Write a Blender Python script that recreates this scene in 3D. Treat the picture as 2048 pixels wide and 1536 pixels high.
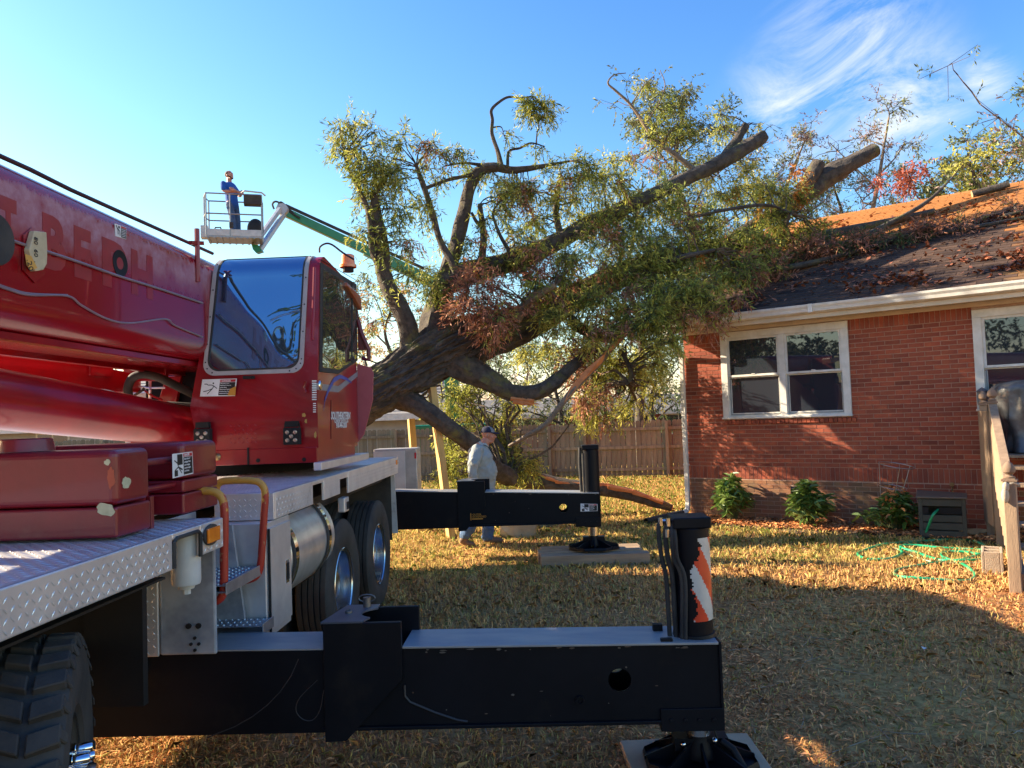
import bpy, bmesh, math, random
import numpy as np
from mathutils import Vector, Matrix, Euler
for o in list(bpy.data.objects): bpy.data.objects.remove(o)
S = bpy.context.scene; C = S.collection
R = math.radians
rng = np.random.default_rng(7); random.seed(7)
# ---------------------------------------------------------------- camera
CAMZ = 1.85; FPX = 1538.0
cam_rot = Matrix.Rotation(R(92.45), 3, 'X') @ Matrix.Rotation(R(-2.0), 3, 'Z')
cd = bpy.data.cameras.new('camera'); cam = bpy.data.objects.new('camera', cd); C.objects.link(cam)
cam.matrix_world = Matrix.Translation((0, 0, CAMZ)) @ cam_rot.to_4x4()
cd.sensor_width = 36; cd.lens = FPX / 2048 * 36; cd.clip_start = .05; cd.clip_end = 2000
S.camera = cam
# ---------------------------------------------------------------- sun and sky
SUN_EL = R(25.5); SUN_AZ = Vector((-.95, .30)).normalized()
sv = Vector((SUN_AZ.x * math.cos(SUN_EL), SUN_AZ.y * math.cos(SUN_EL), math.sin(SUN_EL)))
sl = bpy.data.lights.new('sun', 'SUN'); sl.energy = 3.9; sl.angle = R(.5); sl.color = (1, .83, .60)
so = bpy.data.objects.new('sun', sl); C.objects.link(so); so.location = (-20, 10, 20)
so.rotation_euler = sv.to_track_quat('Z', 'Y').to_euler()
W = bpy.data.worlds.new('World'); S.world = W; W.use_nodes = True
nt = W.node_tree; nt.nodes.clear()
def N(nt, t, **k):
    n = nt.nodes.new(t)
    for a, b in k.items():
        if a.startswith('i_'):
            key = a[2:]; key = int(key) if key.isdigit() else key.replace('_', ' ')
            n.inputs[key].default_value = b
        else: setattr(n, a, b)
    return n
def world():
    L = nt.links.new
    out = N(nt, 'ShaderNodeOutputWorld'); bg = N(nt, 'ShaderNodeBackground'); bg.inputs[1].default_value = .086
    sky = N(nt, 'ShaderNodeTexSky'); sky.sky_type = 'NISHITA'; sky.sun_disc = False
    sky.sun_elevation = SUN_EL; sky.sun_rotation = math.atan2(sv.x, sv.y)
    sky.air_density = 1.3; sky.dust_density = .4; sky.ozone_density = 3.0; sky.altitude = 0
    tc = N(nt, 'ShaderNodeTexCoord')
    # thin cirrus: streaks on a flat layer far above, present in one stretch of the sky
    sep = N(nt, 'ShaderNodeSeparateXYZ'); L(tc.outputs['Generated'], sep.inputs[0])
    zz = N(nt, 'ShaderNodeMath', operation='MAXIMUM'); L(sep.outputs[2], zz.inputs[0]); zz.inputs[1].default_value = .06
    dv = N(nt, 'ShaderNodeVectorMath', operation='DIVIDE'); L(tc.outputs['Generated'], dv.inputs[0])
    cb = N(nt, 'ShaderNodeCombineXYZ'); L(zz.outputs[0], cb.inputs[0]); L(zz.outputs[0], cb.inputs[1]); L(zz.outputs[0], cb.inputs[2]); L(cb.outputs[0], dv.inputs[1])
    mp = N(nt, 'ShaderNodeMapping'); mp.inputs['Rotation'].default_value = (0, 0, R(-62)); mp.inputs['Scale'].default_value = (1.9, .95, 1)
    L(dv.outputs[0], mp.inputs[0])
    n1 = N(nt, 'ShaderNodeTexNoise', noise_dimensions='2D', i_Scale=1.5, i_Detail=10.0, i_Roughness=.68, i_Distortion=.55); L(mp.outputs[0], n1.inputs['Vector'])
    r1 = N(nt, 'ShaderNodeMapRange', i_From_Min=.40, i_From_Max=.85); L(n1.outputs[0], r1.inputs[0])
    tot = None
    for (px, py, rad, wgt) in ((1700, 120, .13, 1.0), (1600, 215, .11, .9), (1690, 30, .08, .6), (1968, 160, .04, .8), (1790, 205, .11, .95)):
        d = ray(px, py).normalized()
        ds = N(nt, 'ShaderNodeVectorMath', operation='DISTANCE'); L(tc.outputs['Generated'], ds.inputs[0]); ds.inputs[1].default_value = d
        m = N(nt, 'ShaderNodeMapRange', interpolation_type='SMOOTHSTEP', i_From_Min=0, i_From_Max=rad, i_To_Min=wgt, i_To_Max=0.0); L(ds.outputs['Value'], m.inputs[0])
        if tot is None: tot = m
        else:
            a = N(nt, 'ShaderNodeMath', operation='MAXIMUM'); L(tot.outputs[0], a.inputs[0]); L(m.outputs[0], a.inputs[1]); tot = a
    # mask warped so its edge frays
    mu = N(nt, 'ShaderNodeMath', operation='MULTIPLY'); L(tot.outputs[0], mu.inputs[0]); L(r1.outputs[0], mu.inputs[1])
    m2 = N(nt, 'ShaderNodeMath', operation='MULTIPLY'); L(mu.outputs[0], m2.inputs[0]); m2.inputs[1].default_value = 1.7; m2.use_clamp = True
    mx = N(nt, 'ShaderNodeMix', data_type='RGBA'); L(m2.outputs[0], mx.inputs[0])
    sc_ = N(nt, 'ShaderNodeSeparateColor'); cc_ = N(nt, 'ShaderNodeCombineColor'); L(sky.outputs[0], sc_.inputs[0])   # camera response: deep azure above, pale near the sun
    for ch, (pw, kk) in enumerate(((1.7, .27), (1.42, .375), (.9, .84))):
        p_ = N(nt, 'ShaderNodeMath', operation='POWER'); L(sc_.outputs[ch], p_.inputs[0]); p_.inputs[1].default_value = pw
        k_ = N(nt, 'ShaderNodeMath', operation='MULTIPLY'); L(p_.outputs[0], k_.inputs[0]); k_.inputs[1].default_value = kk; L(k_.outputs[0], cc_.inputs[ch])
    L(cc_.outputs[0], mx.inputs[6]); mx.inputs[7].default_value = (2.5, 2.7, 2.9, 1)
    L(mx.outputs[2], bg.inputs[0]); L(bg.outputs[0], out.inputs[0])
def ray(px, py):
    return cam_rot @ Vector(((px - 1024) / FPX, -(py - 768) / FPX, -1))
world()
S.view_settings.view_transform = 'Standard'; S.view_settings.look = 'None'; S.view_settings.gamma = 1
S.view_settings.exposure = 2.2; S.view_settings.use_curve_mapping = False
# ---------------------------------------------------------------- measuring helpers
CP = Vector((0, 0, CAMZ))
def P(px, py, D):
    r = ray(px, py); return CP + r * (D / r.y)
def PZ(px, py, z=0.0):
    r = ray(px, py); return CP + r * ((z - CAMZ) / r.z)
def plane_hit(px, py, p0, n):
    r = ray(px, py); return CP + r * ((Vector(p0) - CP).dot(n) / r.dot(n))
# ---------------------------------------------------------------- materials
MATS = {}
def mat(name, col, rough=.6, metal=0, col2=None, scale=8, bump=0, bscale=60, coat=0, rnd=None, spec=.5, detail=4, lo=.35, hi=.65, trans=0, alpha=1, stretch=(1, 1, 1), rough2=None, dirt=None, dscale=1.5, island=False, ramp=None):
    if name in MATS: return MATS[name]
    m = bpy.data.materials.new(name); m.use_nodes = True; t = m.node_tree; L = t.links.new
    b = t.nodes['Principled BSDF']
    b.inputs['Roughness'].default_value = rough; b.inputs['Metallic'].default_value = metal
    b.inputs['Coat Weight'].default_value = coat; b.inputs['Coat Roughness'].default_value = .06
    b.inputs['Specular IOR Level'].default_value = spec
    c4 = lambda c: (c[0], c[1], c[2], 1)
    tc = N(t, 'ShaderNodeTexCoord'); mp = N(t, 'ShaderNodeMapping'); mp.inputs['Scale'].default_value = stretch
    L(tc.outputs['Object'], mp.inputs[0])
    cur = None
    if col2 is None: col2 = tuple(x * .8 for x in col)
    n = N(t, 'ShaderNodeTexNoise', i_Scale=float(scale), i_Detail=float(detail), i_Roughness=.6); L(mp.outputs[0], n.inputs['Vector'])
    r = N(t, 'ShaderNodeMapRange', i_From_Min=lo, i_From_Max=hi); L(n.outputs[0], r.inputs[0])
    mx = N(t, 'ShaderNodeMix', data_type='RGBA'); mx.inputs[6].default_value = c4(col); mx.inputs[7].default_value = c4(col2)
    L(r.outputs[0], mx.inputs[0]); cur = mx.outputs[2]
    if rnd or ramp:
        if island: g = N(t, 'ShaderNodeNewGeometry'); src = g.outputs['Random Per Island']
        else: g = N(t, 'ShaderNodeObjectInfo'); src = g.outputs['Random']
        if ramp:
            cr = N(t, 'ShaderNodeValToRGB'); cr.color_ramp.interpolation = 'LINEAR'
            els = cr.color_ramp.elements
            while len(els) < len(ramp): els.new(.5)
            for i, (p, c) in enumerate(ramp): els[i].position = p; els[i].color = c4(c)
            L(src, cr.inputs[0])
            m3 = N(t, 'ShaderNodeMix', data_type='RGBA', blend_type='MULTIPLY'); m3.inputs[0].default_value = 1
            L(cr.outputs[0], m3.inputs[6]); L(cur, m3.inputs[7]); cur = m3.outputs[2]
        if rnd:
            mr = N(t, 'ShaderNodeMapRange', i_To_Min=1 - rnd, i_To_Max=1 + rnd); L(src, mr.inputs[0])
            h = N(t, 'ShaderNodeHueSaturation'); L(mr.outputs[0], h.inputs['Value']); L(cur, h.inputs['Color']); cur = h.outputs[0]
    if dirt:
        n4 = N(t, 'ShaderNodeTexNoise', i_Scale=float(dscale), i_Detail=8.0, i_Roughness=.7); L(tc.outputs['Object'], n4.inputs['Vector'])
        r4 = N(t, 'ShaderNodeMapRange', i_From_Min=dirt[1], i_From_Max=dirt[2]); L(n4.outputs[0], r4.inputs[0])
        m4 = N(t, 'ShaderNodeMix', data_type='RGBA'); m4.inputs[7].default_value = c4(dirt[0]); L(cur, m4.inputs[6]); L(r4.outputs[0], m4.inputs[0]); cur = m4.outputs[2]
    L(cur, b.inputs['Base Color'])
    if rough2 is not None:
        rr = N(t, 'ShaderNodeMapRange', i_From_Min=lo, i_From_Max=hi, i_To_Min=rough, i_To_Max=rough2); L(n.outputs[0], rr.inputs[0]); L(rr.outputs[0], b.inputs['Roughness'])
    if bump:
        n2 = N(t, 'ShaderNodeTexNoise', i_Scale=float(bscale), i_Detail=6.0, i_Roughness=.65); L(mp.outputs[0], n2.inputs['Vector'])
        bp = N(t, 'ShaderNodeBump', i_Strength=min(1.0, bump), i_Distance=.01 if bump <= 1 else .01 * bump); L(n2.outputs[0], bp.inputs['Height']); L(bp.outputs[0], b.inputs['Normal'])
    if trans:
        tr = N(t, 'ShaderNodeBsdfTranslucent'); L(cur, tr.inputs[0]); ms = N(t, 'ShaderNodeMixShader', i_0=trans)
        L(b.outputs[0], ms.inputs[1]); L(tr.outputs[0], ms.inputs[2]); L(ms.outputs[0], t.nodes['Material Output'].inputs[0])
    MATS[name] = m; return m
def glass(name, tint=(.7, .8, .85), mixf=.35, dark=(.012, .014, .016), rough=.02, wob=0, refl=0):
    m = bpy.data.materials.new(name); m.use_nodes = True; t = m.node_tree; L = t.links.new
    b = t.nodes['Principled BSDF']; b.inputs['Base Color'].default_value = (*dark, 1); b.inputs['Roughness'].default_value = rough; b.inputs['Specular IOR Level'].default_value = 1.0; b.inputs['IOR'].default_value = 1.6; b.inputs['Metallic'].default_value = refl
    if wob:
        n = N(t, 'ShaderNodeTexNoise', i_Scale=1.6, i_Detail=1.0); tc = N(t, 'ShaderNodeTexCoord'); L(tc.outputs['Object'], n.inputs['Vector'])
        bp = N(t, 'ShaderNodeBump', i_Strength=1.0, i_Distance=wob); L(n.outputs[0], bp.inputs['Height']); L(bp.outputs[0], b.inputs['Normal'])
    if mixf:
        tr = N(t, 'ShaderNodeBsdfTransparent'); tr.inputs[0].default_value = (*tint, 1); ms = N(t, 'ShaderNodeMixShader', i_0=mixf)
        L(b.outputs[0], ms.inputs[1]); L(tr.outputs[0], ms.inputs[2]); L(ms.outputs[0], t.nodes['Material Output'].inputs[0])
    return m
def mirror(col, rough, metal=1):
    pass
# ---------------------------------------------------------------- object helpers
def obj(name, me, parent=None, loc=None):
    o = bpy.data.objects.new(name, me); C.objects.link(o)
    if parent: o.parent = parent
    if loc is not None: o.location = loc
    return o
def tag(o, label=None, cat=None, group=None, kind=None):
    if label: o['label'] = label
    if cat: o['category'] = cat
    if group: o['group'] = group
    if kind: o['kind'] = kind
    return o
def empty(name, loc=(0, 0, 0), rz=0, **k):
    o = obj(name, None, None, loc); o.rotation_euler.z = rz; o.empty_display_size = .1
    return tag(o, **k)
class MB:
    def __init__(s): s.v = []; s.f = []; s.m = []; s.T = None
    def add(s, vs, fs, mi=0):
        b = len(s.v)
        s.v += [tuple(s.T @ Vector(v)) if s.T else tuple(v) for v in vs]
        s.f += [tuple(i + b for i in f) for f in fs]; s.m += [mi] * len(fs); return s
    def box(s, x0, x1, y0, y1, z0, z1, mi=0):
        return s.hexa([(x0, y0, z0), (x1, y0, z0), (x1, y1, z0), (x0, y1, z0), (x0, y0, z1), (x1, y0, z1), (x1, y1, z1), (x0, y1, z1)], mi)
    def hexa(s, p, mi=0):
        return s.add(p, [(0, 3, 2, 1), (4, 5, 6, 7), (0, 1, 5, 4), (1, 2, 6, 5), (2, 3, 7, 6), (3, 0, 4, 7)], mi)
    def bar(s, a, b, w, h, up=(0, 0, 1), mi=0):
        a = Vector(a); b = Vector(b); d = (b - a).normalized(); up = Vector(up)
        if abs(d.dot(up)) > .97: up = Vector((0, 1, 0))
        x = d.cross(up).normalized() * w / 2; y = x.cross(d).normalized() * h / 2
        return s.hexa([a - x - y, a + x - y, b + x - y, b - x - y, a - x + y, a + x + y, b + x + y, b - x + y], mi)
    def prism(s, poly, off, mi=0):
        n = len(poly); off = Vector(off); a = [Vector(p) for p in poly]; b = [p + off for p in a]
        nn = Vector((0, 0, 0))
        for i in range(n): nn += a[i].cross(a[(i + 1) % n])
        flip = nn.dot(off) > 0
        f0 = tuple(range(n)); f1 = tuple(range(n, 2 * n))
        if flip: f0 = f0[::-1]
        else: f1 = f1[::-1]
        sides = [(i, (i + 1) % n, n + (i + 1) % n, n + i) if flip else (n + i, n + (i + 1) % n, (i + 1) % n, i) for i in range(n)]
        return s.add(a + b, [f0, f1] + sides, mi)
    def tube(s, pts, rad, n=8, caps=True, mi=0, closed=False, sy=1.0):
        pts = [Vector(p) for p in pts]; k = len(pts)
        if not hasattr(rad, '__len__'): rad = [rad] * k
        vs = []; fs = []
        up = None
        for i in range(k):
            if closed: d = pts[(i + 1) % k] - pts[i - 1]
            else: d = pts[min(i + 1, k - 1)] - pts[max(i - 1, 0)]
            d.normalize()
            if up is None:
                up = Vector((0, 0, 1)) if abs(d.z) < .9 else Vector((1, 0, 0))
            x = d.cross(up).normalized(); up = x.cross(d).normalized()
            for j in range(n):
                a = 2 * math.pi * j / n
                vs.append(pts[i] + x * math.cos(a) * rad[i] + up * math.sin(a) * rad[i] * sy)
        rg = k if closed else k - 1
        for i in range(rg):
            for j in range(n):
                i2 = (i + 1) % k; j2 = (j + 1) % n
                fs.append((i * n + j, i * n + j2, i2 * n + j2, i2 * n + j))
        if caps and not closed:
            fs.append(tuple(range(n))[::-1]); fs.append(tuple(range((k - 1) * n, k * n)))
        return s.add(vs, fs, mi)
    def cyl(s, a, b, r0, r1=None, n=16, mi=0): return s.tube([a, b], [r0, r0 if r1 is None else r1], n, mi=mi)
    def lathe(s, prof, n=24, axis='Z', c=(0, 0, 0), mi=0, cap=False, sx=1, sy=1):
        vs = []; fs = []; k = len(prof); c = Vector(c)
        for i in range(n):
            a = 2 * math.pi * i / n; ca, sa = math.cos(a), math.sin(a)
            for (r, h) in prof:
                if axis == 'Z': v = (r * ca * sx, r * sa * sy, h)
                elif axis == 'X': v = (h, r * ca, r * sa)
                else: v = (r * ca, h, r * sa)
                vs.append(c + Vector(v))
        for i in range(n):
            for j in range(k - 1):
                a0 = i * k + j; b0 = ((i + 1) % n) * k + j
                fs.append((a0, b0, b0 + 1, a0 + 1))
        if cap:
            fs.append(tuple(i * k for i in range(n))); fs.append(tuple(i * k + k - 1 for i in range(n)))
        return s.add(vs, fs, mi)
    def ball(s, c, r, n=12, m=8, mi=0):
        if not hasattr(r, '__len__'): r = (r, r, r)
        c = Vector(c); vs = [c + Vector((0, 0, r[2]))]; fs = []
        for i in range(1, m):
            t = math.pi * i / m
            for j in range(n):
                a = 2 * math.pi * j / n; vs.append(c + Vector((r[0] * math.sin(t) * math.cos(a), r[1] * math.sin(t) * math.sin(a), r[2] * math.cos(t))))
        vs.append(c - Vector((0, 0, r[2]))); last = len(vs) - 1
        for j in range(n): fs.append((0, 1 + j, 1 + (j + 1) % n)); fs.append((last, last - n + (j + 1) % n, last - n + j))
        for i in range(m - 2):
            for j in range(n):
                a = 1 + i * n + j; b = 1 + i * n + (j + 1) % n; fs.append((a, a + n, b + n, b))
        return s.add(vs, fs, mi)
    def quad(s, a, b, c, d, mi=0): return s.add([a, b, c, d], [(0, 1, 2, 3)], mi)
    def mesh(s, name, mats, smooth=False):
        me = bpy.data.meshes.new(name); me.from_pydata(s.v, [], s.f)
        if not isinstance(mats, (list, tuple)): mats = [mats]
        for m in mats: me.materials.append(m)
        if any(s.m): me.polygons.foreach_set('material_index', s.m)
        if smooth:
            bm = bmesh.new(); bm.from_mesh(me); bmesh.ops.recalc_face_normals(bm, faces=bm.faces); bm.to_mesh(me); bm.free()
            me.polygons.foreach_set('use_smooth', [True] * len(me.polygons))
            try: me.set_sharp_from_angle(angle=R(smooth if smooth > 1 else 40))
            except Exception: pass
        me.update(); return me
    def build(s, name, mats, parent=None, smooth=False, bevel=0, seg=2, **k):
        o = obj(name, s.mesh(name, mats, smooth), parent)
        if bevel:
            b = o.modifiers.new('bevel', 'BEVEL'); b.width = bevel; b.segments = seg; b.limit_method = 'ANGLE'; b.angle_limit = R(35)
        return tag(o, **k)
def B(): return MB()
def npmesh(name, V, nper, mats, mi=None, smooth=False):
    """V: (n*nper,3) array of n polygons with nper corners each"""
    n = len(V) // nper
    me = bpy.data.meshes.new(name); me.vertices.add(len(V)); me.vertices.foreach_set('co', np.asarray(V, np.float32).ravel())
    me.loops.add(len(V)); me.loops.foreach_set('vertex_index', np.arange(len(V), dtype=np.int32))
    me.polygons.add(n); me.polygons.foreach_set('loop_start', np.arange(0, len(V), nper, dtype=np.int32))
    me.polygons.foreach_set('loop_total', np.full(n, nper, dtype=np.int32))
    if not isinstance(mats, (list, tuple)): mats = [mats]
    for m in mats: me.materials.append(m)
    if mi is not None: me.polygons.foreach_set('material_index', np.asarray(mi, np.int32))
    me.update(calc_edges=True); return me
def plate_hole(mb, p00, ux, uy, w, h, cx, cy, r, n=24, mi=0):
    """flat rectangle w x h (origin p00, unit axes ux, uy) with a round hole"""
    p00 = Vector(p00); ux = Vector(ux); uy = Vector(uy); vs = []; fs = []
    for i in range(n):
        a = 2 * math.pi * i / n; ca, sa = math.cos(a), math.sin(a)
        vs.append(p00 + ux * (cx + r * ca) + uy * (cy + r * sa))
        t = min((w - cx) / ca if ca > 1e-6 else 1e9, -cx / ca if ca < -1e-6 else 1e9, (h - cy) / sa if sa > 1e-6 else 1e9, -cy / sa if sa < -1e-6 else 1e9)
        vs.append(p00 + ux * (cx + t * ca) + uy * (cy + t * sa))
    cor = {}
    for i in range(n):
        j = (i + 1) % n; fs.append((2 * i, 2 * i + 1, 2 * j + 1, 2 * j))
    # corner fill triangles
    for (X, Y) in ((0, 0), (w, 0), (w, h), (0, h)):
        k = len(vs); vs.append(p00 + ux * X + uy * Y)
        ang = math.atan2(Y - cy, X - cx) % (2 * math.pi); i = int(ang / (2 * math.pi / n)) % n; j = (i + 1) % n
        fs.append((2 * i + 1, k, 2 * j + 1))
    mb.add(vs, fs, mi)
def text_mesh(txt, size, T, m, name, parent, bold=0.0, italic=0, depth=.0006, align='CENTER'):
    cu = bpy.data.curves.new(name, 'FONT'); cu.body = txt; cu.size = size; cu.align_x = align; cu.align_y = 'CENTER'; cu.extrude = depth; cu.offset = bold; cu.shear = italic; cu.resolution_u = 3
    to = bpy.data.objects.new(name + '_tmp', cu); C.objects.link(to)
    bpy.context.view_layer.update(); me = bpy.data.meshes.new_from_object(to.evaluated_get(bpy.context.evaluated_depsgraph_get()))
    bpy.data.objects.remove(to); bpy.data.curves.remove(cu)
    me.name = name; me.transform(T); me.materials.clear(); me.materials.append(m)
    return obj(name, me, parent)
def frameT(o, x, y):
    """matrix whose local x,y,z are x, y, x cross y at o"""
    x = Vector(x).normalized(); y = Vector(y).normalized(); z = x.cross(y).normalized()
    m = Matrix((x, y, z)).transposed().to_4x4(); m.translation = Vector(o); return m
def spline(pts, k=4):
    """catmull-rom through points; pts are tuples of any length"""
    p = [np.array(q, float) for q in pts]; p = [2 * p[0] - p[1]] + p + [2 * p[-1] - p[-2]]; out = []
    for i in range(1, len(p) - 2):
        for t in np.linspace(0, 1, k, endpoint=False):
            a, b, c, d = p[i - 1], p[i], p[i + 1], p[i + 2]
            out.append(.5 * ((2 * b) + (-a + c) * t + (2 * a - 5 * b + 4 * c - d) * t * t + (-a + 3 * b - 3 * c + d) * t ** 3))
    out.append(p[-2]); return out
# ---------------------------------------------------------------- shared materials
RED = mat('red_paint', (.29, .0025, .008), .32, col2=(.21, .002, .008), scale=3, coat=.45, spec=.35, bump=.03, bscale=5, dirt=((.30, .05, .06), .62, .75), dscale=2.2)
BLACK = mat('black_paint', (.004, .005, .008), .45, col2=(.007, .008, .012), scale=2, spec=.16, bump=.08, bscale=12, dirt=((.022, .018, .015), .56, .85), dscale=3)
STEELTOP = mat('worn_steel_top', (.26, .28, .32), .42, .4, col2=(.40, .39, .37), scale=2.5, bump=.1, bscale=40, stretch=(1, 3, 1))
RUBBER = mat('rubber', (.022, .021, .021), .8, col2=(.05, .045, .04), scale=5, bump=.3, bscale=50)
ALU = mat('polished_aluminium', (.62, .64, .67), .22, 1, col2=(.5, .5, .52), scale=4, bump=.03, bscale=12)
ALUR = mat('brushed_aluminium', (.74, .74, .75), .38, .6, col2=(.60, .60, .62), scale=5, bump=.08, bscale=50)
PLATE = mat('tread_plate', (.80, .79, .79), .36, .55, col2=(.66, .65, .66), scale=4, bump=.08, bscale=80, dirt=((.2, .18, .15), .6, .8), dscale=4)
GREYP = mat('grey_paint', (.42, .44, .48), .45, .2, col2=(.19, .21, .25), scale=4, bump=.08, bscale=30, dirt=((.1, .09, .08), .62, .75), dscale=5)
WHITEP = mat('white_paint', (.72, .70, .65), .5, col2=(.58, .56, .50), scale=6, bump=.1, bscale=40, dirt=((.35, .32, .27), .62, .85), dscale=4)
CHROME = mat('chrome', (.8, .8, .82), .08, 1)
DARK = mat('dark_hollow', (.006, .006, .007), .8)
# ================================================================ GROUND
def gz(x, y):
    t = min(max((y - 24) / 16, 0), 1); return -1.0 * t * t * (3 - 2 * t)
def ground():
    xs = np.concatenate([np.linspace(-600, -40, 12), np.linspace(-36, 36, 73), np.linspace(40, 600, 12)])
    ys = np.concatenate([np.linspace(-60, -8, 8), np.linspace(-6, 44, 101), np.linspace(50, 900, 16)])
    vs = [(x, y, gz(x, y)) for y in ys for x in xs]; w = len(xs)
    fs = [(j * w + i, j * w + i + 1, (j + 1) * w + i + 1, (j + 1) * w + i) for j in range(len(ys) - 1) for i in range(w - 1)]
    m = bpy.data.materials.new('lawn_soil'); m.use_nodes = True; t = m.node_tree; L = t.links.new; b = t.nodes['Principled BSDF']; b.inputs['Roughness'].default_value = 1; b.inputs['Specular IOR Level'].default_value = 0
    tc = N(t, 'ShaderNodeTexCoord')
    n1 = N(t, 'ShaderNodeTexNoise', i_Scale=.5, i_Detail=5.0, i_Roughness=.6); L(tc.outputs['Object'], n1.inputs['Vector'])
    n2 = N(t, 'ShaderNodeTexNoise', i_Scale=14.0, i_Detail=8.0, i_Roughness=.7); L(tc.outputs['Object'], n2.inputs['Vector'])
    r1 = N(t, 'ShaderNodeValToRGB'); e = r1.color_ramp.elements; e[0].position = .4; e[0].color = (.38, .20, .10, 1); e[1].position = .62; e[1].color = (.38, .27, .12, 1); L(n1.outputs[0], r1.inputs[0])
    r2 = N(t, 'ShaderNodeValToRGB'); e = r2.color_ramp.elements; e[0].position = .35; e[0].color = (.45, .4, .35, 1); e[1].position = .65; e[1].color = (1.5, 1.4, 1.2, 1); L(n2.outputs[0], r2.inputs[0])
    mx = N(t, 'ShaderNodeMix', data_type='RGBA', blend_type='MULTIPLY', i_0=1.0); L(r1.outputs[0], mx.inputs[6]); L(r2.outputs[0], mx.inputs[7]); L(mx.outputs[2], b.inputs['Base Color'])
    bp = N(t, 'ShaderNodeBump', i_Strength=.8, i_Distance=.03); L(n2.outputs[0], bp.inputs['Height']); L(bp.outputs[0], b.inputs['Normal'])
    me = bpy.data.meshes.new('ground'); me.from_pydata(vs, [], fs); me.materials.append(m)
    tag(obj('ground', me), 'yard of soil under dry yellow and brown grass', kind='structure')
ground()
def vnoise(x, y, s, seed=0):
    """cheap value noise, numpy arrays"""
    x = x / s + 31.7 * seed; y = y / s + 17.3 * seed
    xi = np.floor(x).astype(int); yi = np.floor(y).astype(int); fx = x - xi; fy = y - yi
    fx = fx * fx * (3 - 2 * fx); fy = fy * fy * (3 - 2 * fy)
    def h(a, b):
        v = np.sin(a * 127.1 + b * 311.7 + seed * 74.7) * 43758.5453; return v - np.floor(v)
    return (h(xi, yi) * (1 - fx) + h(xi + 1, yi) * fx) * (1 - fy) + (h(xi, yi + 1) * (1 - fx) + h(xi + 1, yi + 1) * fx) * fy
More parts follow.
